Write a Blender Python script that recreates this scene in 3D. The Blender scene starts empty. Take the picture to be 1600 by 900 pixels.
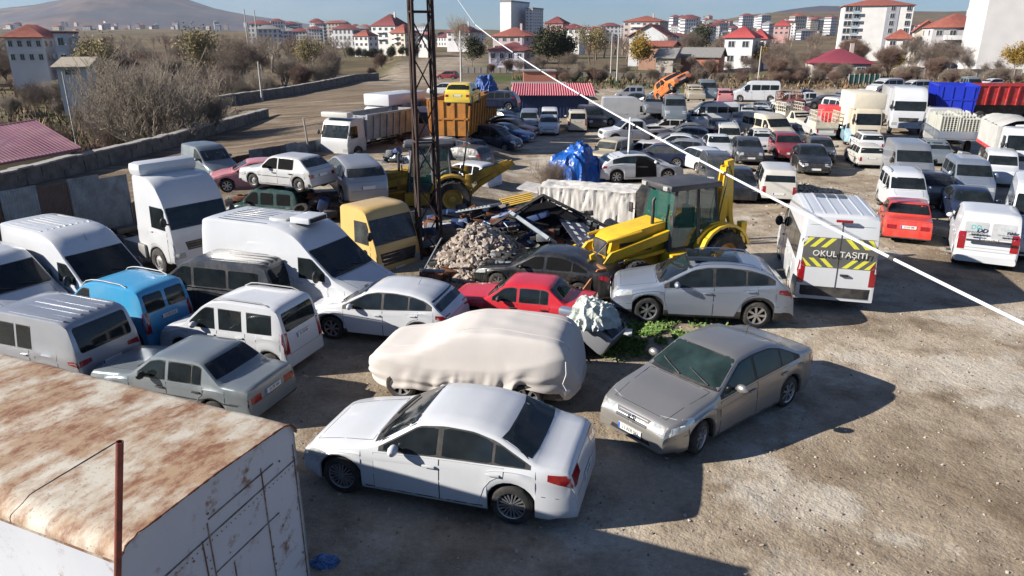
import bpy, bmesh, math, random
from mathutils import Vector, Matrix, noise
from mathutils.bvhtree import BVHTree
R = math.radians
random.seed(7)
sc = bpy.context.scene
COL = sc.collection
# ---------------------------------------------------------------- camera, sky, sun, exposure
F_PX, H_CAM = 1120.0, 6.8
TH = math.atan((450 - 58) / F_PX)
cam_d = bpy.data.cameras.new('camera')
cam_d.sensor_width = 36; cam_d.lens = F_PX / 1600 * 36
cam_d.clip_start = 0.1; cam_d.clip_end = 20000
cam = bpy.data.objects.new('camera', cam_d); COL.objects.link(cam)
cam.location = (0, 0, H_CAM); cam.rotation_euler = (math.pi / 2 - TH, 0, 0)
sc.camera = cam
SUN_EL, SUN_AZ = 26.0, 190.0            # direction to the sun, azimuth counter-clockwise from +X
world = bpy.data.worlds.new('World'); sc.world = world; world.use_nodes = True
nt = world.node_tree; bg = nt.nodes['Background']
sky = nt.nodes.new('ShaderNodeTexSky'); sky.sky_type = 'NISHITA'; sky.sun_disc = False
sky.sun_elevation = R(SUN_EL); sky.sun_rotation = R(90 - SUN_AZ)
sky.altitude = 1200; sky.air_density = 1.0; sky.dust_density = 0.3; sky.ozone_density = 2.5
tc = nt.nodes.new('ShaderNodeTexCoord'); mp = nt.nodes.new('ShaderNodeMapping')
mp.inputs['Scale'].default_value = (1.2, 1.0, 7.0); mp.inputs['Rotation'].default_value = (0, R(9), 0)
nz = nt.nodes.new('ShaderNodeTexNoise'); nz.inputs['Scale'].default_value = 2.3; nz.inputs['Detail'].default_value = 8
nz.inputs['Roughness'].default_value = .62
rp = nt.nodes.new('ShaderNodeValToRGB'); rp.color_ramp.elements[0].position = .47; rp.color_ramp.elements[1].position = .78
mxc = nt.nodes.new('ShaderNodeMix'); mxc.data_type = 'RGBA'; mxc.inputs['B'].default_value = (6.5, 7.0, 7.6, 1)
L_ = nt.links.new
tn = nt.nodes.new('ShaderNodeMix'); tn.data_type = 'RGBA'; tn.blend_type = 'MULTIPLY'; tn.inputs['Factor'].default_value = 1; tn.inputs['B'].default_value = (.56, .75, 1.02, 1)
L_(tc.outputs['Generated'], mp.inputs['Vector']); L_(mp.outputs[0], nz.inputs['Vector']); L_(nz.outputs[0], rp.inputs[0])
mu = nt.nodes.new('ShaderNodeMath'); mu.operation = 'MULTIPLY'; mu.inputs[1].default_value = .6
L_(rp.outputs[0], mu.inputs[0]); L_(mu.outputs[0], mxc.inputs['Factor']); L_(sky.outputs[0], tn.inputs['A']); L_(tn.outputs['Result'], mxc.inputs['A'])
L_(mxc.outputs['Result'], bg.inputs[0]); bg.inputs[1].default_value = .05
sd = bpy.data.lights.new('sun', 'SUN'); sd.energy = 5.0; sd.angle = R(.5); sd.color = (1, .93, .83)
sun = bpy.data.objects.new('sun', sd); COL.objects.link(sun)
_d = Vector((math.cos(R(SUN_AZ)) * math.cos(R(SUN_EL)), math.sin(R(SUN_AZ)) * math.cos(R(SUN_EL)), math.sin(R(SUN_EL))))
sun.rotation_euler = _d.to_track_quat('Z', 'Y').to_euler(); sun.location = _d * 100
sc.view_settings.view_transform = 'Standard'; sc.view_settings.look = 'None'
sc.view_settings.exposure = 0.9; sc.view_settings.gamma = 1
sc.cycles.max_bounces = 5; sc.cycles.diffuse_bounces = 1; sc.cycles.glossy_bounces = 3; sc.cycles.transmission_bounces = 3
sc.cycles.transparent_max_bounces = 6; sc.cycles.caustics_reflective = False; sc.cycles.caustics_refractive = False

# ---------------------------------------------------------------- placing helpers
def G(px, py, z=0.0):
    "ground (or height z) point seen at a pixel of the 1600x900 photograph"
    u = (px - 800) / F_PX; v = (py - 450) / F_PX
    t = (H_CAM - z) / (math.sin(TH) + v * math.cos(TH))
    return Vector((u * t, (math.cos(TH) - v * math.sin(TH)) * t, z))
def AT(px, py, Y):
    "point at distance Y seen at a pixel"
    u = (px - 800) / F_PX; v = (py - 450) / F_PX
    t = Y / (math.cos(TH) - v * math.sin(TH))
    return Vector((u * t, Y, H_CAM - (math.sin(TH) + v * math.cos(TH)) * t))
def PX(p):
    Z = p[2] - H_CAM
    d = p[1] * math.cos(TH) - Z * math.sin(TH); up = p[1] * math.sin(TH) + Z * math.cos(TH)
    return (800 + F_PX * p[0] / d, 450 - F_PX * up / d)

# ---------------------------------------------------------------- object helpers
def tag(o, label=None, cat=None, group=None, kind=None):
    if label: o['label'] = label
    if cat: o['category'] = cat
    if group: o['group'] = group
    if kind: o['kind'] = kind
    return o
def empty(name, loc=(0, 0, 0), rot=(0, 0, 0)):
    o = bpy.data.objects.new(name, None); COL.objects.link(o); o.location = loc; o.rotation_euler = rot
    o.empty_display_size = .3
    return o
def link(name, me, parent=None, loc=None, rot=None):
    o = bpy.data.objects.new(name, me); COL.objects.link(o)
    if parent: o.parent = parent
    if loc is not None: o.location = loc
    if rot is not None: o.rotation_euler = rot
    return o
def copy_tree(o, parent=None):
    c = o.copy(); COL.objects.link(c); c.parent = parent
    for ch in [x for x in KIDS.get(o.name, [])]:
        copy_tree(ch, c)
    return c
KIDS = {}
def kids(o):
    KIDS[o.name] = [x for x in COL.objects if x.parent == o]
    for x in KIDS[o.name]: kids(x)
class MB:
    def __init__(s): s.v = []; s.f = []; s.m = []
    def add(s, vs, fs, mi=0, M=None):
        b = len(s.v)
        s.v += [tuple(M @ Vector(p)) for p in vs] if M is not None else [tuple(p) for p in vs]
        for f in fs: s.f.append([b + i for i in f]); s.m.append(mi)
    def box(s, a, b, mi=0, M=None):
        (x0, y0, z0), (x1, y1, z1) = a, b
        s.add([(x0,y0,z0),(x1,y0,z0),(x1,y1,z0),(x0,y1,z0),(x0,y0,z1),(x1,y0,z1),(x1,y1,z1),(x0,y1,z1)],
              [(0,3,2,1),(4,5,6,7),(0,1,5,4),(1,2,6,5),(2,3,7,6),(3,0,4,7)], mi, M)
    def bbox(s, a, b, r=.03, mi=0, M=None):
        "box with chamfered edges"
        bm = bmesh.new(); bmesh.ops.create_cube(bm, size=1)
        for v in bm.verts: v.co = Vector([a[i] + (v.co[i] + .5) * (b[i] - a[i]) for i in range(3)])
        bmesh.ops.bevel(bm, geom=bm.edges[:], offset=r, segments=2, affect='EDGES', profile=.6)
        s.bm(bm, mi, M)
    def bm(s, bm, mi=0, M=None):
        bm.verts.index_update()
        s.add([v.co[:] for v in bm.verts], [[v.index for v in f.verts] for f in bm.faces], mi, M); bm.free()
    def bar(s, p, q, r, mi=0, n=4, r2=None, up=None):
        p = Vector(p); q = Vector(q); d = (q - p)
        if d.length < 1e-6: return
        d.normalize(); a = d.orthogonal().normalized() if up is None else Vector(up).cross(d).normalized()
        b = d.cross(a); r2 = r if r2 is None else r2
        vs = []; off = math.pi / n
        for P, rr in ((p, r), (q, r2)):
            for k in range(n):
                t = 2 * math.pi * k / n + off; vs.append(P + (a * math.cos(t) + b * math.sin(t)) * rr)
        fs = [(k, (k+1) % n, n + (k+1) % n, n + k) for k in range(n)] + [tuple(range(n-1, -1, -1)), tuple(range(n, 2*n))]
        s.add(vs, fs, mi)
    def tube(s, pts, r, mi=0, n=6):
        pts = [Vector(p) for p in pts]; rs = r if isinstance(r, (list, tuple)) else [r] * len(pts)
        vs = []; a = None
        for i, p in enumerate(pts):
            d = (pts[min(i+1, len(pts)-1)] - pts[max(i-1, 0)]).normalized()
            a = d.orthogonal().normalized() if a is None else (a - d * a.dot(d)).normalized()
            b = d.cross(a)
            for k in range(n):
                t = 2*math.pi*k/n; vs.append(p + (a*math.cos(t) + b*math.sin(t)) * rs[i])
        fs = []
        for i in range(len(pts)-1):
            for k in range(n): fs.append((i*n+k, i*n+(k+1) % n, (i+1)*n+(k+1) % n, (i+1)*n+k))
        fs += [tuple(range(n-1, -1, -1)), tuple(range((len(pts)-1)*n, len(pts)*n))]
        s.add(vs, fs, mi)
    def lathe(s, prof, n=20, mi=0, M=None, axis='Y'):
        "prof: list of (radius, offset along axis)"
        vs = []
        for r, h in prof:
            for k in range(n):
                t = 2*math.pi*k/n
                vs.append((r*math.cos(t), h, r*math.sin(t)) if axis == 'Y' else (r*math.cos(t), r*math.sin(t), h))
        fs = []
        for i in range(len(prof)-1):
            for k in range(n): fs.append((i*n+k, i*n+(k+1) % n, (i+1)*n+(k+1) % n, (i+1)*n+k))
        s.add(vs, fs, mi, M)
    def prism(s, poly, y0, y1, mi=0, M=None):
        "poly in (x,z) extruded along y"
        n = len(poly)
        vs = [(x, y0, z) for x, z in poly] + [(x, y1, z) for x, z in poly]
        fs = [tuple(range(n)), tuple(range(2*n-1, n-1, -1))] + [(i, n+i, n+(i+1) % n, (i+1) % n) for i in range(n)]
        s.add(vs, fs, mi, M)
    def mesh(s, name, mats, ang=40):
        me = bpy.data.meshes.new(name); me.from_pydata(s.v, [], s.f)
        for m in (mats if isinstance(mats, (list, tuple)) else [mats]): me.materials.append(m)
        me.polygons.foreach_set('material_index', s.m)
        bm = bmesh.new(); bm.from_mesh(me); bmesh.ops.recalc_face_normals(bm, faces=bm.faces)
        ca = math.cos(R(ang))
        for f in bm.faces: f.smooth = True
        for e in bm.edges:
            if len(e.link_faces) != 2 or e.link_faces[0].normal.dot(e.link_faces[1].normal) < ca: e.smooth = False
        bm.to_mesh(me); bm.free(); me.update()
        return me
    def build(s, name, mats, parent=None, loc=None, rot=None, ang=40):
        return link(name, s.mesh(name, mats, ang), parent, loc, rot)

# ---------------------------------------------------------------- materials
MATS = {}
def new_mat(name):
    m = bpy.data.materials.new(name); m.use_nodes = True
    return m, m.node_tree, m.node_tree.nodes['Principled BSDF']
def rampn(nt, src, stops):
    r = nt.nodes.new('ShaderNodeValToRGB'); cr = r.color_ramp
    while len(cr.elements) < len(stops): cr.elements.new(.5)
    for e, (p, c) in zip(cr.elements, stops): e.position = p; e.color = (*c, 1) if len(c) == 3 else c
    nt.links.new(src, r.inputs[0]); return r.outputs[0]
def noisen(nt, scale, detail=5, rough=.55, coord='Object', scl=None):
    t = nt.nodes.new('ShaderNodeTexCoord'); n = nt.nodes.new('ShaderNodeTexNoise')
    n.inputs['Scale'].default_value = scale; n.inputs['Detail'].default_value = detail; n.inputs['Roughness'].default_value = rough
    if scl:
        mp = nt.nodes.new('ShaderNodeMapping'); mp.inputs['Scale'].default_value = scl
        nt.links.new(t.outputs[coord], mp.inputs[0]); nt.links.new(mp.outputs[0], n.inputs['Vector'])
    else: nt.links.new(t.outputs[coord], n.inputs['Vector'])
    return n.outputs[0]
def mixn(nt, fac, a, b, mode='MIX'):
    m = nt.nodes.new('ShaderNodeMix'); m.data_type = 'RGBA'; m.blend_type = mode
    for s, v in ((m.inputs['Factor'], fac), (m.inputs['A'], a), (m.inputs['B'], b)):
        if isinstance(v, (int, float)): s.default_value = v
        elif isinstance(v, tuple): s.default_value = (*v, 1)
        else: nt.links.new(v, s)
    return m.outputs['Result']
def bumpn(nt, p, h, strength=.3, dist=.02):
    b = nt.nodes.new('ShaderNodeBump'); b.inputs['Strength'].default_value = strength; b.inputs['Distance'].default_value = dist
    nt.links.new(h, b.inputs['Height']); nt.links.new(b.outputs[0], p.inputs['Normal'])
def mat(name, col, rough=.6, metal=0, var=.25, scale=3, bump=0, spec=.5, coat=0, dirt=None, dirtamt=.0, stretch=None):
    if name in MATS: return MATS[name]
    m, nt, p = new_mat(name)
    p.inputs['Roughness'].default_value = rough; p.inputs['Metallic'].default_value = metal
    p.inputs['Specular IOR Level'].default_value = spec; p.inputs['Coat Weight'].default_value = coat
    p.inputs['Coat Roughness'].default_value = .06
    n = noisen(nt, scale, 6, .6, scl=stretch)
    c = rampn(nt, n, [(.25, tuple(x*(1-var) for x in col)), (.75, tuple(min(1, x*(1+var*.7)) for x in col))])
    if dirtamt:
        n2 = noisen(nt, scale*.6+.7, 8, .68)
        if name.startswith('paint_'):
            n3 = noisen(nt, 9, 5, .6, scl=(1, 1, .12)); ad_ = nt.nodes.new('ShaderNodeMix'); ad_.data_type = 'FLOAT'; ad_.inputs[0].default_value = .35
            nt.links.new(n2, ad_.inputs[2]); nt.links.new(n3, ad_.inputs[3]); n2 = ad_.outputs[0]
        f = rampn(nt, n2, [(.45, (0,0,0)), (.45+.4*(1.15-dirtamt), (dirtamt,)*3)])
        c = mixn(nt, f, c, dirt or (.3,.26,.21))
        rr = nt.nodes.new('ShaderNodeMapRange'); rr.inputs['To Min'].default_value = rough; rr.inputs['To Max'].default_value = min(1, rough+.45)
        nt.links.new(f, rr.inputs[0]); nt.links.new(rr.outputs[0], p.inputs['Roughness'])
    nt.links.new(c, p.inputs['Base Color'])
    if bump: bumpn(nt, p, noisen(nt, scale*6, 4), bump, .02)
    MATS[name] = m; return m
def paint(key):
    col, metal = PAINTS[key]
    k = 'paint_' + key
    if k in MATS: return MATS[k]
    return mat(k, col, .3 if metal < .3 else .36, metal, .05, 1.1, 0, .5, .45, (.36,.32,.27), DIRT.get(key, .3))
PAINTS = {'white': ((.55,.57,.60), 0), 'offwhite': ((.54,.53,.49), 0), 'dullwhite': ((.46,.47,.48), 0), 'silver': ((.36,.38,.42), .55), 'bluesilver': ((.30,.35,.43), .55),
 'champagne': ((.36,.35,.335), .7), 'grey': ((.16,.17,.19), .4), 'oldgrey': ((.20,.235,.26), .4), 'darkgrey': ((.05,.055,.065), .2), 'black': ((.012,.013,.016), .1),
 'navy': ((.012,.022,.06), .2), 'blue': ((.03,.10,.30), .1), 'skyblue': ((.045,.30,.55), 0), 'palblue': ((.25,.42,.52), 0), 'red': ((.55,.02,.035), 0), 'brightred': ((.58,.045,.03), 0),
 'darkred': ((.22,.02,.03), .1), 'orange': ((.75,.20,.05), 0), 'yellow': ((.75,.55,.05), 0), 'ochre': ((.62,.42,.14), 0), 'cream': ((.56,.50,.39), 0), 'brown': ((.35,.10,.03), .2),
 'darkgreen': ((.02,.06,.06), .2), 'tan': ((.42,.36,.26), 0), 'pink': ((.55,.20,.22), 0)}
DIRT = {'black': .22, 'white': .16, 'champagne': .1, 'silver': .35, 'bluesilver': .3, 'oldgrey': .3, 'red': .2, 'red': .12, 'navy': .15, 'offwhite': .3, 'dullwhite': .45, 'tan': .5, 'pink': .5, 'grey': .3, 'darkgrey': .35}
def glassmat(name, col, rough=.04, dust=.0):
    m, nt, p = new_mat(name)
    p.inputs['Roughness'].default_value = rough; p.inputs['Specular IOR Level'].default_value = .38
    n = noisen(nt, 2.2, 4)
    nt.links.new(rampn(nt, n, [(.3, tuple(c*.55 for c in col)), (.7, tuple(c*1.5 for c in col))]), p.inputs['Base Color'])
    if dust:
        f = rampn(nt, noisen(nt, 5, 8, .7), [(.4, (rough,)*3), (.8, (rough+dust,)*3)]); nt.links.new(f, p.inputs['Roughness'])
    MATS[name] = m; return m
GLASS = glassmat('car_glass', (.012,.016,.018), .04, .12)
GLASST = glassmat('car_glass_teal', (.018,.032,.032), .05, .15)
GLASSD = glassmat('dusty_glass', (.045,.05,.05), .15, .3)
BLK = mat('black_plastic', (.02,.02,.022), .55, var=.3, dirtamt=.3)
DARK = mat('dark_interior', (.008,.008,.009), .9, var=.3, spec=.1)
TYRE = mat('tyre_rubber', (.018,.018,.018), .85, var=.3, scale=8, dirtamt=.45, dirt=(.16,.14,.12))
ALLOY = mat('alloy', (.5,.51,.53), .3, .8, var=.1)
ALLOYD = mat('alloy_dark', (.34,.35,.37), .35, .7, var=.1)
STEEL = mat('steel_rim', (.32,.32,.32), .5, .5, var=.2, dirtamt=.4)
CHROME = mat('chrome', (.7,.7,.72), .15, 1, var=.05)
REDL = mat('red_lamp', (.26,.006,.01), .12, var=.3, scale=14, coat=.5)
ORNL = mat('orange_lamp', (.6,.16,.02), .15, var=.2, coat=.5)
CLRL = mat('clear_lamp', (.55,.57,.56), .08, .35, var=.35, scale=16, coat=.6)
PLATE = mat('plate_white', (.7,.7,.68), .4, var=.08)
PLBLUE = mat('plate_blue', (.02,.09,.45), .4)
INK = mat('ink_black', (.02,.02,.02), .6)
RUST = mat('rust', (.20,.075,.035), .85, .1, var=.5, scale=5, bump=.4, dirtamt=.6, dirt=(.07,.04,.03))
def textobj(s, size, m, parent, loc, rot, name='lettering', ext=.003, sx=1):
    cu = bpy.data.curves.new('t', 'FONT'); cu.body = s; cu.size = size; cu.align_x = 'CENTER'; cu.align_y = 'CENTER'; cu.extrude = ext; cu.resolution_u = 3
    o = bpy.data.objects.new('t', cu); COL.objects.link(o)
    me = bpy.data.meshes.new_from_object(o.evaluated_get(bpy.context.evaluated_depsgraph_get()))
    bpy.data.objects.remove(o); bpy.data.curves.remove(cu)
    me.materials.clear(); me.materials.append(m)
    o = link(name, me, parent, loc, rot); o.scale = (sx, 1, 1)
    return o
# ---------------------------------------------------------------- vehicles
def lin(pts, s):
    if s <= pts[0][0]: return pts[0][1]
    for (a, za), (b, zb) in zip(pts, pts[1:]):
        if s <= b: return za + (zb - za) * (s - a) / max(b - a, 1e-6)
    return pts[-1][1]
def smo(pts, s, r):
    L = pts[-1][0]; r = min(r, s, L - s)
    if r <= 0: return lin(pts, s)
    return sum(lin(pts, s + r * k / 3) for k in (-3, -2, -1, 0, 1, 2, 3)) / 7
T = {}
T['sedan'] = dict(L=4.77, W=1.83, top=[(0,.5),(.03,.66),(.2,.76),(.75,.88),(1.25,.95),(1.4,.99),(2.15,1.41),(2.6,1.46),(3.1,1.45),(3.5,1.37),(4.2,1.07),(4.45,1.05),(4.66,1.02),(4.74,.85),(4.77,.5)],
 belt=[(0,.58),(.2,.68),(1.2,.86),(2.5,.93),(4.2,.98),(4.77,.92)], wh=(.93,3.72), r=.33, tum=.42, ws=(1.36,2.14), rw=(3.5,4.16), dlo=(1.5,4.0,9), panes=[(1.5,2.5),(2.6,3.42),(3.47,3.95)],
 doors=[(1.42,2.55),(2.57,3.62)], hl=(.46,.88,.55,.72,.5), tl=(.42,.88,.76,.95,.42), gr=(.42,.50,.66), pf=.4, pr=.6, taper=.2)
T['vectra'] = dict(T['sedan'], L=4.6, W=1.8, top=[(0,.5),(.02,.64),(.14,.75),(.7,.9),(1.2,.98),(1.32,1.02),(2.05,1.42),(2.45,1.46),(3.0,1.45),(3.35,1.37),(3.95,1.11),(4.2,1.08),(4.5,1.04),(4.57,.85),(4.6,.5)],
 wh=(.88,3.58), r=.32, ws=(1.3,2.06), rw=(3.36,3.94), dlo=(1.45,3.85,9), panes=[(1.45,2.4),(2.48,3.25),(3.3,3.7)], doors=[(1.36,2.45),(2.47,3.5)], hl=(.44,.86,.54,.79,.6), tl=(.55,.86,.7,.95,.3), gr=(.38,.56,.70), pf=.4, pr=.8)
T['oldsedan'] = dict(L=4.25, W=1.66, sm=.03, top=[(0,.45),(.02,.72),(.07,.8),(1.1,.9),(1.2,.92),(1.72,1.32),(1.95,1.37),(2.9,1.38),(3.05,1.35),(3.5,1.0),(3.56,.97),(4.18,.93),(4.22,.85),(4.25,.45)],
 belt=[(0,.66),(1.2,.84),(3.5,.88),(4.25,.85)], wh=(.82,3.31), r=.29, tum=.3, ws=(1.2,1.72), rw=(3.06,3.48), dlo=None, panes=[(1.42,2.12),(2.22,2.8),(2.83,3.05)],
 doors=[(1.28,2.16),(2.18,3.1)], hl=(.42,.78,.56,.7,.04), tl=(.4,.8,.6,.74,.06), gr=(.4,.55,.7), pf=.4, pr=.68, bump=1, taper=.06, wstyle='steel', strip=1)
T['oldhatch'] = dict(T['oldsedan'], L=3.85, top=[(0,.45),(.02,.72),(.07,.8),(1.05,.9),(1.15,.92),(1.65,1.34),(1.9,1.4),(3.1,1.38),(3.25,1.34),(3.7,.95),(3.8,.88),(3.85,.45)],
 belt=[(0,.66),(1.2,.84),(3.85,.86)], wh=(.78,3.2), rw=(3.26,3.66), ws=(1.15,1.65), panes=[(1.36,2.1),(2.18,2.95)], doors=[(1.25,2.13),(2.15,3.0)], tl=(.55,.78,.6,.74,.1))
T['oldwagon'] = dict(T['oldsedan'], top=[(0,.45),(.02,.72),(.07,.8),(1.1,.9),(1.2,.92),(1.72,1.32),(1.95,1.39),(3.7,1.38),(3.85,1.34),(4.12,.92),(4.2,.85),(4.25,.45)], rw=(3.86,4.1), panes=[(1.42,2.12),(2.2,2.9),(2.98,3.75)], tl=(.6,.8,.5,.74,.06))
T['coupe'] = dict(L=4.25, W=1.81, top=[(0,.5),(.03,.66),(.2,.78),(.7,.9),(1.1,.97),(1.9,1.36),(2.3,1.4),(3.0,1.38),(3.6,1.26),(4.0,1.02),(4.18,.9),(4.25,.5)],
 belt=[(0,.6),(.2,.7),(1.1,.88),(3.2,.98),(4.25,.9)], wh=(.85,3.43), r=.33, tum=.42, ws=(1.1,1.9), rw=(3.3,3.98), dlo=(1.3,3.6,9), panes=[(1.35,2.5),(2.55,3.5)],
 doors=[(1.35,2.6)], hl=(.5,.86,.58,.72,.35), tl=(.5,.84,.7,.86,.3), gr=(.5,.35,.5), pf=.4, pr=.6)
T['suv'] = dict(L=4.42, W=1.83, top=[(0,.55),(.03,.74),(.15,.88),(.85,1.01),(1.12,1.06),(1.95,1.49),(2.3,1.56),(2.8,1.575),(3.3,1.54),(3.7,1.45),(3.92,1.34),(4.17,1.08),(4.32,.98),(4.39,.85),(4.42,.5)],
 belt=[(0,.68),(.2,.78),(1.1,.93),(2.5,1.02),(3.4,1.09),(4.0,1.14),(4.42,.95)], wh=(.9,3.54), r=.35, sill=.24, tum=.36, ws=(1.12,1.95), rw=(3.82,4.17), dlo=(1.35,3.85,9), panes=[(1.4,2.42),(2.5,3.2),(3.25,3.72)],
 doors=[(1.3,2.46),(2.48,3.5)], hl=(.48,.86,.66,.86,.5), tl=(.5,.88,.84,1.02,.42), gr=(.5,.58,.74), pf=.5, pr=.72, clad=1, rails=(1.95,3.55))
T['hatch'] = dict(T['suv'], hx=1, L=4.0, W=1.72, top=[(0,.5),(.03,.68),(.15,.8),(.75,.92),(1.0,.97),(1.75,1.4),(2.1,1.47),(3.2,1.45),(3.5,1.4),(3.85,1.0),(3.95,.85),(4.0,.5)],
 belt=[(0,.6),(.2,.7),(1.0,.86),(4.0,.95)], wh=(.8,3.3), r=.3, sill=.2, ws=(1.0,1.75), rw=(3.52,3.82), dlo=(1.2,3.5,9), panes=[(1.25,2.15),(2.2,2.95),(3.0,3.4)], doors=[(1.15,2.17),(2.19,3.1)], clad=0, rails=None, pr=.7)
T['kangoo'] = dict(taper=.1, L=4.0, W=1.67, top=[(0,.48),(.04,.7),(.2,.88),(.75,1.03),(.9,1.08),(1.5,1.6),(1.8,1.76),(2.2,1.81),(3.5,1.8),(3.78,1.75),(3.93,1.2),(3.97,.9),(4.0,.45)],
 belt=[(0,.65),(.2,.78),(.9,1.0),(4.0,1.08)], wh=(.78,3.48), r=.3, tum=.13, ws=(.92,1.52), rw=(3.8,3.9), rwz=(1.15,1.62), dlo=None, panes=[(1.15,1.9),(2.05,2.72),(2.9,3.6)], wz=(None,1.6),
 doors=[(1.05,1.96),(1.99,2.82)], hl=(.45,.8,.62,.84,.3), tl=(.62,.83,.62,1.18,.13), gr=(.4,.5,.62), pf=.42, pr=.95, rails=(1.8,3.5), wstyle='steel')
T['panelkangoo'] = dict(T['kangoo'], panes=[(1.15,1.9)], rw2=1)
T['minivan'] = dict(taper=.1, L=4.75, W=1.86, top=[(0,.5),(.04,.8),(.2,.98),(.7,1.13),(.85,1.18),(1.6,1.74),(1.95,1.88),(2.4,1.92),(4.2,1.91),(4.48,1.84),(4.68,1.2),(4.72,.9),(4.75,.45)],
 belt=[(0,.7),(.2,.85),(.85,1.06),(4.75,1.12)], wh=(.85,3.75), r=.33, tum=.15, ws=(.88,1.62), rw=(4.5,4.66), rwz=(1.15,1.74), dlo=None, panes=[(1.15,1.95),(2.05,3.15),(3.25,4.25)], wz=(None,1.68),
 doors=[(1.08,2.0),(2.03,3.2)], hl=(.5,.88,.62,.84,.3), tl=(.5,.9,.85,1.0,.3), gr=(.45,.58,.74), pf=.45, pr=.75)
T['bigvan'] = dict(taper=.1, L=5.65, W=2.02, top=[(0,.5),(.05,.86),(.22,1.05),(.85,1.3),(.95,1.34),(1.75,2.0),(2.0,2.24),(2.3,2.45),(2.7,2.56),(3.2,2.6),(5.4,2.58),(5.56,2.5),(5.62,1.5),(5.65,.45)],
 belt=[(0,.8),(.22,.92),(.9,1.2),(5.65,1.3)], wh=(1.0,4.45), r=.35, tum=.075, ws=(.97,1.78), rw=(5.56,5.6), rwz=None, dlo=None, panes=[(1.25,2.1)], wz=(None,1.82),
 doors=[(1.15,2.15),(2.3,3.5)], hl=(.55,.95,.72,1.08,.35), tl=(.8,1.0,.72,1.3,.12), gr=(.55,.6,.8), pf=.5, pr=.75, wstyle='steel')
T['minibus'] = dict(T['bigvan'], panes=[(1.25,2.1),(2.3,3.3),(3.38,4.35),(4.42,5.35)], rwz=(1.35,2.0), wz=(None,1.95))
T['lowvan'] = dict(T['bigvan'], L=5.2, top=[(0,.5),(.05,.86),(.22,1.05),(.75,1.28),(.85,1.32),(1.6,1.95),(1.95,2.18),(2.5,2.26),(4.9,2.25),(5.1,2.15),(5.17,1.4),(5.2,.45)], belt=[(0,.8),(.22,.92),(.9,1.2),(5.2,1.3)],
 wh=(1.0,4.2), ws=(.87,1.62), rw=(5.12,5.17))
T['lowbus'] = dict(T['lowvan'], panes=[(1.2,1.95),(2.15,3.05),(3.1,4.0),(4.05,4.95)], rwz=(1.3,1.9), wz=(None,1.86))
T['pickup'] = dict(L=5.1, W=1.76, top=[(0,.5),(.03,.85),(.12,.98),(1.05,1.08),(1.2,1.12),(1.75,1.6),(2.0,1.68),(3.0,1.67),(3.15,1.6),(3.3,1.08),(3.4,1.02),(5.0,1.02),(5.07,.98),(5.1,.5)],
 belt=[(0,.8),(1.2,1.0),(5.1,.98)], wh=(.9,3.95), r=.36, sill=.32, tum=.2, ws=(1.2,1.75), rw=(3.14,3.28), dlo=None, panes=[(1.4,2.1),(2.2,2.95)], doors=[(1.3,2.15),(2.18,3.1)], bed=(3.42,4.98,.62),
 hl=(.45,.84,.66,.86,.12), tl=(.74,.86,.6,.95,.05), gr=(.44,.66,.86), pf=.5, pr=.6, wstyle='steel', bump=1)
T['topup'] = dict(T['pickup'], L=4.9, top=[(0,.5),(.03,.85),(.12,.98),(1.05,1.08),(1.2,1.12),(1.75,1.6),(2.0,1.7),(3.0,1.72),(4.6,1.72),(4.75,1.66),(4.84,1.1),(4.87,.98),(4.9,.5)], belt=[(0,.8),(1.2,1.0),(4.9,1.02)], rw=(4.76,4.83),
 bed=None, panes=[(1.4,2.1),(2.2,2.95),(3.1,4.4)], clad=1)
T['jeep'] = dict(T['topup'], L=3.9, W=1.66, top=[(0,.5),(.03,.85),(.12,.98),(1.15,1.06),(1.25,1.1),(1.6,1.6),(1.8,1.68),(3.6,1.68),(3.75,1.6),(3.84,1.1),(3.9,.5)], belt=[(0,.8),(1.2,1.0),(3.9,1.02)], wh=(.8,3.05), ws=(1.25,1.6), rw=(3.76,3.83), panes=[(1.45,2.1),(2.2,2.9)], doors=[(1.35,2.15)])
# forward-control cabs
T['cab'] = dict(L=2.0, W=2.42, sm=.05, top=[(0,.6),(.02,1.35),(.1,1.6),(.42,2.5),(.55,2.75),(.8,2.86),(1.9,2.86),(2.0,2.8)], belt=[(0,1.3),(.3,1.55),(2.0,1.6)],
 wh=(1.05,), r=.5, sill=.55, tum=.05, ws=(.1,.42), rw=None, dlo=None, panes=[(.4,1.15)], wz=(None,2.4), doors=[(.32,1.35)], hl=(.75,1.12,.75,.95,.05), tl=None, gr=(.7,1.0,1.3), pf=.62, pr=None, wstyle='truck', taper=.05)
T['highcab'] = dict(T['cab'], L=2.25, top=[(0,.6),(.02,1.45),(.08,1.75),(.3,2.55),(.42,2.8),(.75,3.25),(1.1,3.45),(2.2,3.5),(2.25,3.4)], belt=[(0,1.4),(.3,1.7),(2.25,1.75)], ws=(.09,.3), panes=[(.35,1.2)], wz=(None,2.5), doors=[(.28,1.4)])

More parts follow.
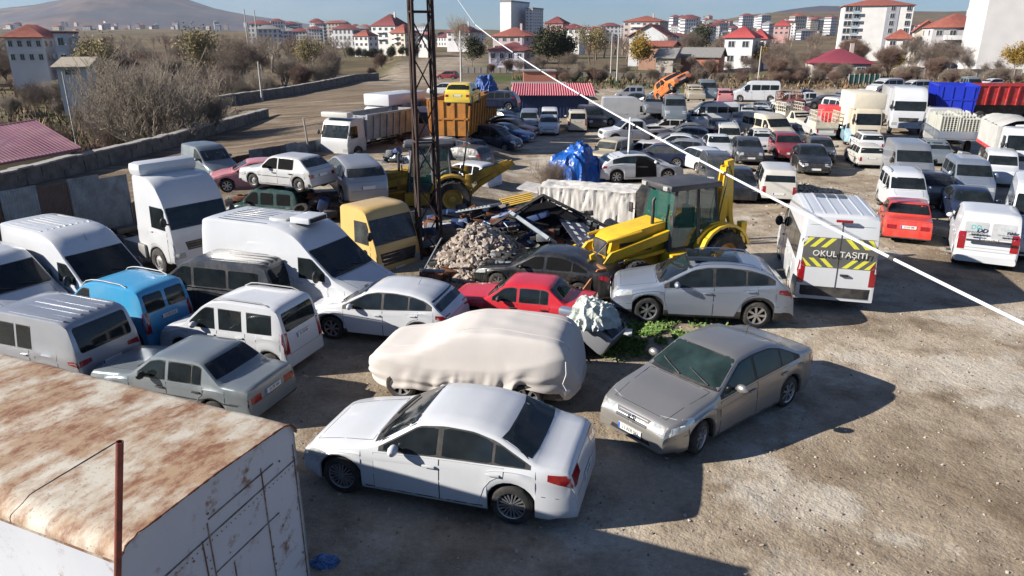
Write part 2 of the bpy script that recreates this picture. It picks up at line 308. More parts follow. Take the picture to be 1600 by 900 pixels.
def body(sp, colkey):
    L, W = sp['L'], sp['W']; top = sp['top']; sm = sp.get('sm', .07); r = sp['r']; sill = sp.get('sill', .2)
    Lt = sp.get('Lt', L)
    ss = [0, .012, .03, .06, .1, .16, .24, L, L-.012, L-.03, L-.06, L-.1, L-.16, L-.24]
    st = sp.get('step', .13); k = .3
    while k < L - .28: ss.append(k); k += st
    Ra = r + .055
    archlist = sp['wh']
    for c in archlist:
        e = math.sqrt(max(Ra**2 - (sill - r)**2, .01)) if sill < r else Ra
        for j in range(0, 11): ss.append(c + e * math.cos(math.pi * j / 10))
        ss += [c + e + .004, c - e - .004]
        ss = [s for s in ss if not (abs(s - c) < e and all(abs(s - (c + e*math.cos(math.pi*j/10))) > 1e-6 for j in range(11)))]
    for s_ in (sp.get('bed') or ())[:2]: ss += [s_ - .004, s_ + .004]
    ss = sorted(s for s in ss if 0 <= s <= L); out = [ss[0]]
    for s in ss[1:]:
        if s - out[-1] > .0035: out.append(s)
    ss = out
    tf, tr = sp.get('taper', .17), sp.get('taper', .17) * .75
    def w(s):
        a = W / 2
        if s < .75: a *= 1 - tf * (1 - s / .75) ** 2.6
        if L - s < .55: a *= 1 - tr * (1 - (L - s) / .55) ** 2.6
        return a
    def zt(s): return smo(top, s, sm)
    def zs(s): return min(lin(sp['belt'], s), zt(s) - .03)
    def zb(s):
        b = sill + (.04 if s < .3 or s > L - .3 else 0)
        for c in archlist:
            e = math.sqrt(max(Ra**2 - (sill - r)**2, .01)) if sill < r else Ra
            if abs(s - c) <= e + 1e-6: b = max(b, r + math.sqrt(max(Ra**2 - (s-c)**2, 0)) if sill < r or abs(s-c) < e*.999 else sill)
        return min(b, zs(s) - .05)
    def edge(s):
        h = zt(s) - zs(s); c = min(.055, h * .6)
        return w(s) - .035 - (h - c) * sp['tum'], c
    bed = sp.get('bed')
    def ring(s):
        b, z1, z2, wv = zb(s), zs(s), zt(s), w(s); h = z2 - z1; ye, c = edge(s); yb = wv - .035; d = z1 - b
        f = min(1, d / .5)
        P = [(0, b), (wv-.28, b), (wv-.05, b), (wv-.012, b+.05*f), (wv-.004, b+.24*d), (wv, b+.52*d), (wv-.018, b+.76*d), (wv-.008, b+.82*d), (yb, z1),
             (yb-.33*(h-c)*sp['tum']+.008*min(h,.5), z1+.33*(h-c)), (yb-.67*(h-c)*sp['tum']+.008*min(h,.5), z1+.67*(h-c)), (ye, z2-c), (ye-.05, z2-c*.4), (ye*.6, z2-.06*c), (0, z2)]
        if bed and bed[0] < s < bed[1]: P[-3:] = [(ye-.04, z2), (ye-.07, bed[2]), (0, bed[2])]
        if sp.get('wrk'): 
            P = [(y + .02*noise.noise((s*2, y*2, z*2+5)), z + .035*noise.noise((s*1.6, y*1.7+9, z))) for y, z in P]; P[0] = (0, P[0][1]); P[-1] = (0, P[-1][1])
        return P
    n = 15; nr = 2*n - 2
    mb = MB(); vs = []
    for s in ss:
        P = ring(s); X = Lt/2 - s
        vs += [(X, y, z) for y, z in P] + [(X, -y, z) for y, z in P[-2:0:-1]]
    mb.add(vs, [])
    for i in range(len(ss)-1):
        sm_ = (ss[i] + ss[i+1]) / 2
        for j in range(nr):
            k = j if j < n-1 else nr - 1 - j
            mi = 0
            if k <= 1: mi = 1
            elif sp.get('clad') and k <= 3: mi = 1
            elif sp.get('bump') and (sm_ < .14 or sm_ > L - .14) and k <= 3: mi = 1
            elif bed and bed[0]-.01 < sm_ < bed[1]+.01 and k >= 12: mi = 1
            mb.f.append([i*nr+j, i*nr+(j+1) % nr, (i+1)*nr+(j+1) % nr, (i+1)*nr+j]); mb.m.append(mi)
    for i, rev in ((0, 0), (len(ss)-1, 1)):
        b = i*nr; Pn = []
        for j in range(n-1):       # strips between left and right halves
            a_, b_ = b+j, b+j+1; c_ = b+(nr-j-1) if j+1 < n-1 else b+n-1; d_ = b+(nr-j) % nr if j else b
            q = [a_, b_, c_, d_]; q2 = []
            for x in q:
                if x not in q2: q2.append(x)
            if len(q2) > 2: mb.f.append(q2); mb.m.append(1 if (sp.get('bump') or sp.get('clad')) and j < 4 else 0)
    bvh = BVHTree.FromPolygons([Vector(v) for v in mb.v], mb.f)
    return mb, bvh, dict(w=w, zt=zt, zs=zs, zb=zb, edge=edge, Lt=Lt)

def patch(mb, bvh, Lt, poly, axis, off=.004, grid=.14, mi=0, skirt=.015):
    "project a polygon onto a body along an axis and lay it as a thin conforming sheet"
    area = sum(poly[i][0]*poly[(i+1) % len(poly)][1] - poly[(i+1) % len(poly)][0]*poly[i][1] for i in range(len(poly)))
    if abs(area) < 1e-4: return
    bm = bmesh.new()
    f = bm.faces.new([bm.verts.new((a, b, 0)) for a, b in poly])
    for ax in (0, 1):
        lo = min(p[ax] for p in poly); hi = max(p[ax] for p in poly)
        k = math.floor(lo/grid)*grid + grid
        while k < hi - 1e-3:
            if k > lo + 1e-3:
                nrm = (1,0,0) if ax == 0 else (0,1,0)
                bmesh.ops.bisect_plane(bm, geom=bm.verts[:]+bm.edges[:]+bm.faces[:], dist=1e-5, plane_co=(k,0,0) if ax == 0 else (0,k,0), plane_no=nrm)
            k += grid
    D = {'L': (0,-1,0), 'R': (0,1,0), 'F': (-1,0,0), 'B': (1,0,0), 'T': (0,0,-1)}[axis]; D = Vector(D)
    for v in bm.verts:
        a, b = v.co.x, v.co.y
        o = {'L': (Lt/2-a, 4, b), 'R': (Lt/2-a, -4, b), 'F': (Lt/2+2, a, b), 'B': (-Lt/2-2, a, b), 'T': (Lt/2-a, b, 8)}[axis]
        h = bvh.ray_cast(Vector(o), D)
        if h[0] is None:
            h = bvh.find_nearest(Vector(o) + D*3)
        v.co = h[0] - D*off + (h[1]*0)
    ed = [e for e in bm.edges if len(e.link_faces) == 1]
    ex = bmesh.ops.extrude_edge_only(bm, edges=ed)
    for v in [g for g in ex['geom'] if isinstance(g, bmesh.types.BMVert)]: v.co += D*skirt
    mb.bm(bm, mi)
def rpoly(a0, b0, a1, b1, r=.04, k=3):
    P = []
    for cx, cy, t0 in ((a1-r, b1-r, 0), (a0+r, b1-r, 90), (a0+r, b0+r, 180), (a1-r, b0+r, 270)):
        for j in range(k+1):
            t = R(t0 + 90*j/k); P.append((cx + r*math.cos(t), cy + r*math.sin(t)))
    return P
def sidepoly(sp, fn, a, b, ins=0, zmax=9, zmin=None, pad=0):
    lo, hi = [], []; n = max(5, int((b-a)/.08)); ok = []
    for i in range(n+1):
        s = a + (b-a)*i/n; t = fn['zt']; sl = abs(t(s+.05) - t(s-.05))/.1
        z0 = (lin(sp['belt'], s) + .025 if zmin is None else zmin) + ins; z1 = min(t(s) - .085*math.sqrt(1+sl*sl*.8), zmax) - ins
        if z1 - z0 > .05: ok.append((s, z0, z1))
    if len(ok) < 2: return None
    lo = [(s, z0) for s, z0, z1 in ok]; hi = [(s, z1) for s, z0, z1 in ok]
    if hi[0][1]-lo[0][1] > .12 and ins > 0: hi[0] = (hi[0][0], hi[0][1]-.02); lo[0] = (lo[0][0], lo[0][1]+.015)
    if hi[-1][1]-lo[-1][1] > .12 and ins > 0: hi[-1] = (hi[-1][0], hi[-1][1]-.02); lo[-1] = (lo[-1][0], lo[-1][1]+.015)
    return lo + hi[::-1]
WH = {}
def wheel_meshes(r, style):
    k = (round(r, 2), style)
    if k in WH: return WH[k]
    wd = .21 if style != 'truck' else .28
    n = 28; rr = r * (.66 if style in ('alloy', 'dark') else .6)
    t = MB(); t.lathe([(rr, -wd/2), (r*.86, -wd/2-.005), (r*.97, -wd/2+.025), (r, -wd/2+.06), (r, wd/2-.06), (r*.97, wd/2-.025), (r*.86, wd/2+.005), (rr, wd/2), (rr*.97, wd/2-.05), (rr*.97, -wd/2)], n)
    m = MB()
    if style in ('alloy', 'dark'):
        m.lathe([(rr*1.02, wd/2-.004), (rr*.94, wd/2-.012), (rr*.9, wd/2-.05)], n, 0)
        m.lathe([(rr*.9, wd/2-.07), (.001, wd/2-.075)], n, 1)
        m.lathe([(rr*.22, wd/2-.05), (rr*.2, wd/2-.015), (.001, wd/2-.012)], 12, 0)
        for j in range(7 if style == 'alloy' else 9):
            a = 2*math.pi*j/(7 if style == 'alloy' else 9)
            for da in (-.09, .09) if style == 'dark' else (0,):
                ca, sa = math.cos(a), math.sin(a); cb, sb = math.cos(a+da*2.2), math.sin(a+da*2.2)
                hw = rr*(.11 if style == 'alloy' else .045)
                p = Vector((ca*rr*.15, wd/2-.025, sa*rr*.15)); q = Vector((cb*rr*.94, wd/2-.022, sb*rr*.94)); d = (q-p).normalized(); c = Vector((-d.z, 0, d.x))*hw
                m.add([p-c*.8, p+c*.8, q+c*1.3, q-c*1.3, p-c*.8-Vector((0,.03,0)), p+c*.8-Vector((0,.03,0)), q+c*1.3-Vector((0,.03,0)), q-c*1.3-Vector((0,.03,0))], [(0,1,2,3),(0,4,5,1),(1,5,6,2),(2,6,7,3),(3,7,4,0)])
    else:
        m.lathe([(rr*1.02, wd/2-.004), (rr*.92, wd/2-.015), (rr*.85, wd/2-.06), (rr*.6, wd/2-.045), (rr*.5, wd/2-.02), (rr*.25, wd/2-.02), (rr*.2, wd/2+.005), (.001, wd/2+.008)], n, 0)
        for j in range(10):
            a = 2*math.pi*j/10; m.lathe([(rr*.08, .004), (.001, .005)], 6, 1, Matrix.Translation((math.cos(a)*rr*.72, wd/2-.05, math.sin(a)*rr*.72)))
    mats = {'alloy': [ALLOY, DARK], 'dark': [ALLOYD, DARK], 'steel': [STEEL, DARK], 'truck': [STEEL, DARK], 'yellow': [mat('rim_yellow', (.62,.36,.05), .5, var=.25, dirtamt=.4), DARK]}[style]
    WH[k] = (t.mesh('wheel', [TYRE], 50), m.mesh('rim', mats, 40)); return WH[k]
def add_wheel(root, x, y, r, side, style, steer=0, lbl=None):
    a, b = wheel_meshes(r, style)
    w = link('wheel', a, root, (x, y, r), (0, random.uniform(0, 6) if side > 0 else random.uniform(0, 6), 0 if side > 0 else math.pi))
    w.rotation_mode = 'ZYX' if False else 'XYZ'
    if steer: w.rotation_euler[2] += R(steer)
    link('rim', b, w); return w

def make_vehicle(name, tname, colkey, loc, head, label, cat, group=None, det=1, tilt=(0,0), plate=None, over=None, wheels=True, flags=(), scale=1):
    sp = dict(T[tname]); sp.update(over or {})
    if det == 0: sp['step'] = .3
    root = empty(name, loc, (R(tilt[0]), R(tilt[1]), R(head)))
    root.scale = (scale,)*3
    tag(root, label, cat, group)
    P = paint(colkey); L, W = sp['L'], sp['W']; Lt = sp.get('Lt', L); grid = .12 if det == 2 else (.17 if det == 1 else .3)
    if 'wrk' in flags: sp['wrk'] = 1
    mb, bvh, fn = body(sp, colkey)
    BM = [P, BLK]
    if 'dustroof' in flags: pass
    mb2 = MB(); mb2.v, mb2.f, mb2.m = list(mb.v), list(mb.f), list(mb.m)
    seam = MB()
    # door seams
    doors = [] if ('nodoors' in flags or det == 0) else sp['doors']
    def doorpoly(a, b, g):
        n = 10; lo = []
        for i in range(n+1):
            s = a + (b-a)*i/n; z = fn['zb'](s)
            for c in sp['wh']:
                if abs(s-c) < sp['r']+.12: z = max(z, sp['r'] + math.sqrt(max((sp['r']+.12)**2-(s-c)**2, 0)))
            lo.append((s, z + .07 - g))
        lo[0] = (lo[0][0]-g, lo[0][1]); lo[-1] = (lo[-1][0]+g, lo[-1][1])
        return lo + [(b+g, lin(sp['belt'], b)-.01+g*.3), (a-g, lin(sp['belt'], a)-.01+g*.3)]
    for a, b in doors:
        for sd in 'LR':
            patch(seam, bvh, Lt, doorpoly(a, b, .009), sd, .0015, grid, 0, .012)
    if doors and not 'nohood' in flags and L > 3:
        ws0 = sp['ws'][0]; hw = W/2 - .22
        if fn['zt'](.25) > .6 and ws0 > .7:
            o = [(.22, -hw*.86), (ws0-.02, -hw), (ws0-.02, hw), (.22, hw*.86)]; i_ = [(.228, -hw*.86+.01), (ws0-.03, -hw+.01), (ws0-.03, hw-.01), (.228, hw*.86-.01)]
            for q in range(4):
                patch(seam, bvh, Lt, [o[q], o[(q+1) % 4], i_[(q+1) % 4], i_[q]], 'T', .002, .2, 0, .01)
    if det == 2 and L > 3:
        for sd in 'LR':
            patch(seam, bvh, Lt, [(L-.5, .60), (L-.01, .585), (L-.01, .592), (L-.5, .609)], sd, .002, .2, 0, .01)
            if sp['wh'][0] > .6: patch(seam, bvh, Lt, [(.02, .48), (sp['wh'][0]-sp['r']-.06, .53), (sp['wh'][0]-sp['r']-.06, .538), (.02, .488)], sd, .002, .2, 0, .01)
            patch(seam, bvh, Lt, [(sp['wh'][0]+sp['r']+.1, .27), (sp['wh'][-1]-sp['r']-.1, .27), (sp['wh'][-1]-sp['r']-.1, .283), (sp['wh'][0]+sp['r']+.1, .283)], sd, .006, .3, 0, .02)
        patch(seam, bvh, Lt, [(-W*.4, .588), (W*.4, .588), (W*.4, .596), (-W*.4, .596)], 'B', .002, .3, 0, .01)
        z9 = fn['zt'](L-.12)-.05; patch(seam, bvh, Lt, [(-W*.38, z9), (W*.38, z9), (W*.38, z9+.007), (-W*.38, z9+.007)], 'B', .002, .3, 0, .01)
    if sp.get('strip') and det:
        for sd in 'LR': patch(seam, bvh, Lt, [(.35, .56), (L-.3, .56), (L-.3, .59), (.35, .59)], sd, .006, .2, 0, .015)
    if seam.v: mb2.add(seam.v, seam.f, 1)
    mb2.build('body', BM, root, ang=38)
    for a, b in doors:
        for sd in 'LR':
            d = MB(); patch(d, bvh, Lt, doorpoly(a, b, 0), sd, .006, grid)
            if not d.v: continue
            od = d.build('door', [P], root)
            if det >= 1:
                s_ = b - .16; z_ = lin(sp['belt'], s_) - .12
                h = bvh.ray_cast(Vector((Lt/2-s_, 4 if sd == 'L' else -4, z_)), Vector((0, -1 if sd == 'L' else 1, 0)))
                if h[0] is not None:
                    q = MB(); y = h[0].y; sg = 1 if sd == 'L' else -1; X = Lt/2 - s_
                    q.bbox((X-.11, min(y+sg*.006, y+sg*.04), z_-.018), (X+.09, max(y+sg*.006, y+sg*.04), z_+.018), .008)
                    q.build('handle', [BLK if 'bump' in sp and sp['bump'] else P], od)
    # glass
    gm = {'teal': GLASST, 'dusty': GLASSD}.get(next((f for f in flags if f in ('teal', 'dusty')), ''), GLASS)
    opn = DARK
    def yz(s0, s1, m=.055, lo=.03, hi=.03):
        n = 7; pts = []
        for i in range(n+1):
            s = s0 + (s1-s0)*i/n; y, c = fn['edge'](s); pts.append((y - m, fn['zt'](s)))
        pts.sort(key=lambda p: p[1]); pts[0] = (pts[0][0], pts[0][1]+lo); pts[-1] = (pts[-1][0]-.02, pts[-1][1]-hi)
        pts = [p for i, p in enumerate(pts) if i == 0 or p[1] - pts[i-1][1] > .01]
        return pts
    if sp['ws'] and 'nows' not in flags:
        q = yz(*sp['ws']); poly = q + [(-y, z) for y, z in q[::-1]]
        g = MB(); patch(g, bvh, Lt, poly, 'F', .005, grid*.8); g.build('windscreen', [gm], root)
        if det == 2:
            g = MB(); q2 = [(y+.022, z) for y, z in q]; q2[0] = (q2[0][0], q2[0][1]-.03); q2[-1] = (q2[-1][0], q2[-1][1]+.012); patch(g, bvh, Lt, q2+[(-y, z) for y, z in q2[::-1]], 'F', .0025, grid*.8); g.build('windscreen_seal', [BLK], root)
            for sg in (.05, -.62):
                g = MB(); X0 = Lt/2 - sp['ws'][0]
                pts = []
                for t in (0, .33, .66, 1):
                    y = sg*-1 - t*.55 if False else (.55 - t*.55) + (sg if sg > 0 else -.6) ; z = q[0][1] + .0 + t*.1
                    h = bvh.ray_cast(Vector((Lt/2+2, y*.95, z)), Vector((-1,0,0)))
                    if h[0] is not None: pts.append(h[0] + Vector((.025, 0, .015)))
                if len(pts) > 1: g.tube(pts, .011, 0, 5); g.build('wiper', [BLK], root)
    if sp['rw'] and 'norw' not in flags:
        if sp.get('rwz'):
            z0, z1 = sp['rwz']; s = sp['rw'][0]; y0 = fn['edge'](s)[0]-.09
            z0m = fn['edge'](L-.12)[0]
            if sp.get('rw2'):
                polys = [rpoly(.05, z0, y0, z1, .06), rpoly(-y0, z0, -.05, z1, .06)]
            else: polys = [rpoly(-y0, z0, y0, z1, .07)]
            for pl in polys:
                g = MB(); patch(g, bvh, Lt, pl, 'B', .005, grid); g.build('rear_window', [gm if 'whiterear' not in flags else mat('film_grey', (.42,.43,.44), .3)], root)
        else:
            q = yz(*sp['rw']); g = MB(); patch(g, bvh, Lt, q + [(-y, z) for y, z in q[::-1]], 'B', .005, grid*.8)
            if g.v and not tname in ('bigvan', 'lowvan'): g.build('rear_window', [gm], root)
    if sp['dlo'] and 'open' not in flags:
        for sd in 'LR':
            q = sidepoly(sp, fn, sp['dlo'][0]-.08, sp['dlo'][1]+.05, -.008, sp['dlo'][2])
            if q: g = MB(); patch(g, bvh, Lt, q, sd, .003, grid); g.build('window_trim', [BLK if 'chromeline' not in flags else BLK], root)
    zmin, zmax = sp.get('wz', (None, 9)); zmax = zmax or 9
    for a, b in sp['panes']:
        for sd in 'LR':
            q = sidepoly(sp, fn, a, b, .014, zmax, zmin)
            if not q: continue
            if det == 2 and not sp['dlo']:
                q1 = sidepoly(sp, fn, a-.015, b+.015, 0, zmax, zmin); g = MB(); patch(g, bvh, Lt, q1, sd, .003, grid); g.build('window_trim', [BLK], root)
            g = MB(); patch(g, bvh, Lt, q, sd, .007, grid); g.build('side_window', [opn if 'open' in flags else gm], root)
    # lamps
    for nm, key, ax, M_ in (('headlight', 'hl', 'F', CLRL), ('tail_light', 'tl', 'B', REDL)):
        if not sp.get(key) or 'no'+key in flags: continue
        y0, y1, z0, z1, sb = sp[key]
        for sg in (1, -1):
            g = MB(); zz = z0*.45 + z1*.55
            ym = min(y1, fn['w'](0 if ax == 'F' else L) - .003)
            y0 = min(y0, ym-.15 if key == 'tl' else ym-.25)
            pl = [(sg*y0, z0+(.05 if sb > .2 else 0)), (sg*ym, z0), (sg*ym, z1), (sg*y0, z1-(.01 if sb > .2 else 0))]
            patch(g, bvh, Lt, pl, ax, .006, .1)
            if sb > .02:
                s0, s1 = (0.001, sb) if ax == 'F' else (L-.001, L-sb)
                patch(g, bvh, Lt, [(s0, z0), (s1, zz), (s1, z1+.01), (s0, z1)], 'L' if sg > 0 else 'R', .006, .1)
            if g.v: g.build(nm, [M_], root)
    if sp.get('gr') and 'nogr' not in flags and det:
        hw, z0, z1 = sp['gr']; g = MB(); patch(g, bvh, Lt, [(-hw*.9, z0), (hw*.9, z0), (hw, z1), (-hw, z1)], 'F', .005, .15)
        if det == 2:
            for k in range(3):
                zz = z0 + (z1-z0)*(k+.6)/3.2; patch(g, bvh, Lt, [(-hw*.88, zz), (hw*.88, zz), (hw*.88, zz+.012), (-hw*.88, zz+.012)], 'F', .012, .15, 1)
        g.build('grille', [BLK, CHROME], root)
        if z0 > .42:
            g = MB(); patch(g, bvh, Lt, [(-hw*1.2, .29), (hw*1.2, .29), (hw*1.1, .37), (-hw*1.1, .37)], 'F', .005, .15); g.build('air_intake', [BLK], root) if g.v else None
    # plates
    if det:
        for key, ax, sg in (('pf', 'F', 1), ('pr', 'B', -1)):
            if sp.get(key) is None or 'no'+key in flags: continue
            z = sp[key]; h = bvh.ray_cast(Vector((sg*(Lt/2+3), 0, z)), Vector((-sg, 0, 0)))
            if h[0] is None: continue
            X = h[0].x + sg*.012
            g = MB(); g.box((X-.008, -.26, z-.056), (X+.008, .26, z+.056), 0); g.box((X-.009 + (0 if sg < 0 else .002), (.215 if sg < 0 else -.258), z-.054), (X+.009 - (.002 if sg < 0 else 0) + (0 if sg > 0 else 0), (.258 if sg < 0 else -.215), z+.054), 1)
            pl = g.build('number_plate', [PLATE, PLBLUE], root)
            pl.rotation_euler = (0, 0, 0)
            if plate and det == 2:
                textobj(plate, .1, INK, pl, (X+sg*.011, sg*.02, z), (math.pi/2, 0, sg*math.pi/2), 'plate_lettering', .001, .8)
    # mirrors
    if det and 'nomirror' not in flags:
        s = sp['ws'][0] + (.45 if sp['L'] > 3 else .02); z = lin(sp['belt'], s) + (.1 if sp['L'] > 3 else .5); tall = .1 if sp['H_'] < 1.9 else .2
        for sg in (1, -1):
            y = sg*(W/2 - .03); g = MB(); X = Lt/2 - s
            bm = bmesh.new(); bmesh.ops.create_uvsphere(bm, u_segments=10, v_segments=6, radius=1)
            for v in bm.verts: v.co = Vector((v.co.x*.075, v.co.y*.12, v.co.z*tall*.85))
            g.bm(bm, 0, Matrix.Translation((X, y+sg*.13, z+tall*.4))); g.bar((X, y-sg*.06, z-.03), (X, y+sg*.06, z+.02), .03, 1)
            g.build('mirror', [P if not sp.get('bump') and tname not in ('cab', 'highcab', 'bigvan', 'lowvan', 'minibus') else BLK, BLK], root)
    if sp.get('rails') and det:
        a, b = sp['rails']
        for sg in (1, -1):
            g = MB(); pts = []
            for i in range(9):
                s = a + (b-a)*i/8; y, c = fn['edge'](s); pts.append((Lt/2-s, sg*(y-.07), fn['zt'](s) - .0 + (.045 if 0 < i < 8 else -.02)))
            g.tube(pts, .016, 0, 6); g.build('roof_rail', [CHROME if tname == 'suv' else STEEL], root)
    if 'antenna' in flags:
        s = sp['ws'][1]+.25 if 'van' in tname else L*.72
        g = MB(); g.bar((Lt/2-s, 0, fn['zt'](s)-.02), (Lt/2-s-.12, 0, fn['zt'](s)+.2), .008, 0, 5, .004); g.build('antenna', [BLK], root)
    # wheels
    if wheels:
        for i, c in enumerate(sp['wh']):
            for sg in (1, -1):
                add_wheel(root, Lt/2-c, sg*(W/2-.03-.105), sp['r'], sg, sp.get('wstyle', 'alloy') if 'darkrim' not in flags else 'dark', (next((f[1] for f in flags if isinstance(f, tuple) and f[0] == 'steer'), 0) if i == 0 else 0))
    return root, bvh, fn, sp
for k_, v_ in T.items(): v_['H_'] = max(z for s, z in v_['top'])

def solve(tname, bb, head, z=0, over=None, sc_=None):
    "stand a vehicle on the ground so that its outline spans x0..x1 with its roof at ytop"
    sp = dict(T[tname]); sp.update(over or {})
    def run(k):
        L = sp.get('Lt', sp['L'])*k; W = sp['W']*k; H = max(zz for s, zz in sp['top'])*k
        ra = [s*k for s, zz in sp['top'] if zz*k > H*.95]; a = R(head); ca, sa = math.cos(a), math.sin(a)
        def ext(X, Y):
            xs, ys = [], []
            for s, hz, ww in ((0, .6, .8), (L, .6, .85), (.5, .7, 1), (L-.4, .8, 1), (0, .3, .8), (L, .3, .8)):
                for sg in (1, -1):
                    lx, ly = L/2 - s, sg*W/2*ww; p = PX((X+lx*ca-ly*sa, Y+lx*sa+ly*ca, z+min(hz, H))); xs.append(p[0])
            for s in (min(ra), max(ra)):
                for sg in (1, -1):
                    lx, ly = L/2 - s, sg*(W/2-.03-(H-1)*sp['tum']*.8); p = PX((X+lx*ca-ly*sa, Y+lx*sa+ly*ca, z+H)); ys.append(p[1]); xs.append(p[0])
            return min(xs), max(xs), min(ys)
        cx = (bb[0]+bb[1])/2; p0 = G(cx, bb[2], z+H-.02); X, Y = p0.x, max(p0.y-1, 5)
        for _ in range(25):
            e = ext(X, Y); d = Y
            X += ((cx - (e[0]+e[1])/2))/F_PX*d*.8
            e1 = ext(X, Y+.1); g = (e1[2]-e[2])/.1
            Y += max(-3, min(3, (bb[2]-e[2])/g))*.8
        e = ext(X, Y); return abs((e[1]-e[0])-(bb[1]-bb[0])), k, X, Y, e
    _, k, X, Y, e = min((run(k) for k in ([sc_] if sc_ else [1.04, 1, .96, .92, .88, .85])), key=lambda t: t[0])
    return Vector((X, Y, z)), e, k
def from_wheels(tname, f, r, side, over=None):
    sp = dict(T[tname]); sp.update(over or {}); A = G(*f); B = G(*r); d = (A-B).normalized(); L, W = sp['L'], sp['W']
    nrm = Vector((-d.y, d.x, 0)) * (1 if side == 'L' else -1)
    mid = (A+B)/2 - nrm*(W/2-.03)
    off = (sp['wh'][0]+sp['wh'][1])/2 - L/2
    return mid + d*off, math.degrees(math.atan2(d.y, d.x))
# ---------------------------------------------------------------- terrain
XW = [(-60,-27),(33,-24),(46,-22.4),(65,-21.6),(70,-26),(77,-30),(90,-27),(120,-25.8),(127,-22.8),(140,-21),(400,-60)]
def sst(a, b, x):
    t = max(0, min(1, (x-a)/(b-a))); return t*t*(3-2*t)
def hgt(x, y):
    xw = lin(XW, y); drop = 4.6 - 3.4*sst(80, 130, y)
    z = -drop*sst(0, 5, xw - x)
    z += .55*sst(3, 9, x - xw)*sst(14, 3, x + 9.5 - max(0, (y-30)*.12))*sst(20, 30, y)*sst(75, 50, y) if x < 0 else 0     # dirt bank
    if y > 48 and x < 5: z += 1.0*math.exp(-((x+13)/9)**2 - ((y-80)/20)**2)
    # low mounds in the lot
    z += .35*math.exp(-((x-13.5)/1.6)**2 - ((y-31)/3.2)**2)
    z += .12*noise.noise((x*.12, y*.12, 3))*sst(25, 60, y)
    if y > 150:
        z += sst(300, 1800, y)*(22 + 8*noise.noise((x*.003, y*.003, 1)))
        u = x/y
        z += sst(900, 2600, y)*60*sst(.18, .36, u)*(1 + .25*noise.noise((x*.004, y*.004, 5)))
        z += .9*noise.noise((x*.02, y*.02, 7))*sst(150, 250, y)
    return z
def axis_vals(step, lim, g, neg):
    v = [0]; s = step
    while v[-1] < lim:
        if v[-1] > 60 if neg else v[-1] > 130: s *= g
        v.append(v[-1]+s)
    return v
xs = axis_vals(1.6, 6000, 1.09, True); xs = [-x for x in xs[:0:-1]] + xs
ys = [-14 + k for k in axis_vals(1.6, 7000, 1.07, False)]
gm = MB(); gm.v = [(x, y, hgt(x, y)) for y in ys for x in xs]; nx = len(xs)
gm.f = [[j*nx+i, j*nx+i+1, (j+1)*nx+i+1, (j+1)*nx+i] for j in range(len(ys)-1) for i in range(nx-1)]; gm.m = [0]*len(gm.f)
m, nt, p = new_mat('ground'); p.inputs['Roughness'].default_value = .95; p.inputs['Specular IOR Level'].default_value = .15
va = nt.nodes.new('ShaderNodeVertexColor'); va.layer_name = 'zone'
sep = nt.nodes.new('ShaderNodeSeparateColor'); nt.links.new(va.outputs[0], sep.inputs[0])
big = noisen(nt, .16, 7, .62); med = noisen(nt, .75, 7, .65); fine = noisen(nt, 9, 5, .7); streak = noisen(nt, .5, 5, .6, scl=(.35, 2.2, 1))
g1 = rampn(nt, big, [(.32, (.235,.185,.13)), (.5, (.40,.335,.255)), (.7, (.56,.495,.40))])
g1 = mixn(nt, rampn(nt, med, [(.46, (0,0,0)), (.66, (.75,)*3)]), g1, (.14,.10,.065))
g1 = mixn(nt, rampn(nt, noisen(nt, .33, 6, .6), [(.54, (0,0,0)), (.60, (.85,)*3)]), g1, (.50,.455,.385))
wv = nt.nodes.new('ShaderNodeTexWave'); wv.wave_type = 'RINGS'; wv.rings_direction = 'Z'; wv.inputs['Scale'].default_value = .16; wv.inputs['Distortion'].default_value = 2.2; wv.inputs['Detail'].default_value = 3
twv = nt.nodes.new('ShaderNodeTexCoord'); mwv = nt.nodes.new('ShaderNodeMapping'); mwv.inputs['Location'].default_value = (-26, 6, 0); nt.links.new(twv.outputs['Object'], mwv.inputs[0]); nt.links.new(mwv.outputs[0], wv.inputs['Vector'])
tm = nt.nodes.new('ShaderNodeMath'); tm.operation = 'MULTIPLY'; nt.links.new(rampn(nt, wv.outputs['Fac'], [(.80, (0,0,0)), (.93, (.55,)*3)]), tm.inputs[0]); nt.links.new(rampn(nt, noisen(nt, .22, 5, .6), [(.45, (0,0,0)), (.6, (1,)*3)]), tm.inputs[1])
g1 = mixn(nt, tm.outputs[0], g1, (.24,.185,.13))
g1 = mixn(nt, rampn(nt, noisen(nt, .45, 3, .5), [(.70, (0,0,0)), (.76, (.75,)*3)]), g1, (.10,.08,.06))
g1 = mixn(nt, .36, g1, rampn(nt, fine, [(.3, (.55,)*3), (.7, (1.45,)*3)]), 'MULTIPLY')
vo = nt.nodes.new('ShaderNodeTexVoronoi'); vo.inputs['Scale'].default_value = 22
tcx = nt.nodes.new('ShaderNodeTexCoord'); nt.links.new(tcx.outputs['Object'], vo.inputs['Vector'])
g1 = mixn(nt, .32, g1, rampn(nt, vo.outputs['Distance'], [(.1, (1.25,1.22,1.18)), (.55, (.72,.7,.68))]), 'MULTIPLY')
dirt = rampn(nt, streak, [(.3, (.085,.06,.04)), (.55, (.20,.155,.11)), (.75, (.30,.25,.19))])
dirt = mixn(nt, .5, dirt, rampn(nt, fine, [(.3, (.5,)*3), (.7, (1.5,)*3)]), 'MULTIPLY')
grass = rampn(nt, med, [(.3, (.035,.055,.015)), (.6, (.085,.12,.03)), (.8, (.16,.14,.06))])
field = rampn(nt, streak, [(.3, (.13,.09,.05)), (.6, (.23,.165,.09)), (.8, (.30,.24,.15))])
farn = noisen(nt, .02, 7, .65); field = mixn(nt, rampn(nt, farn, [(.42, (.85,)*3), (.6, (0,0,0))]), field, (.09,.075,.05))
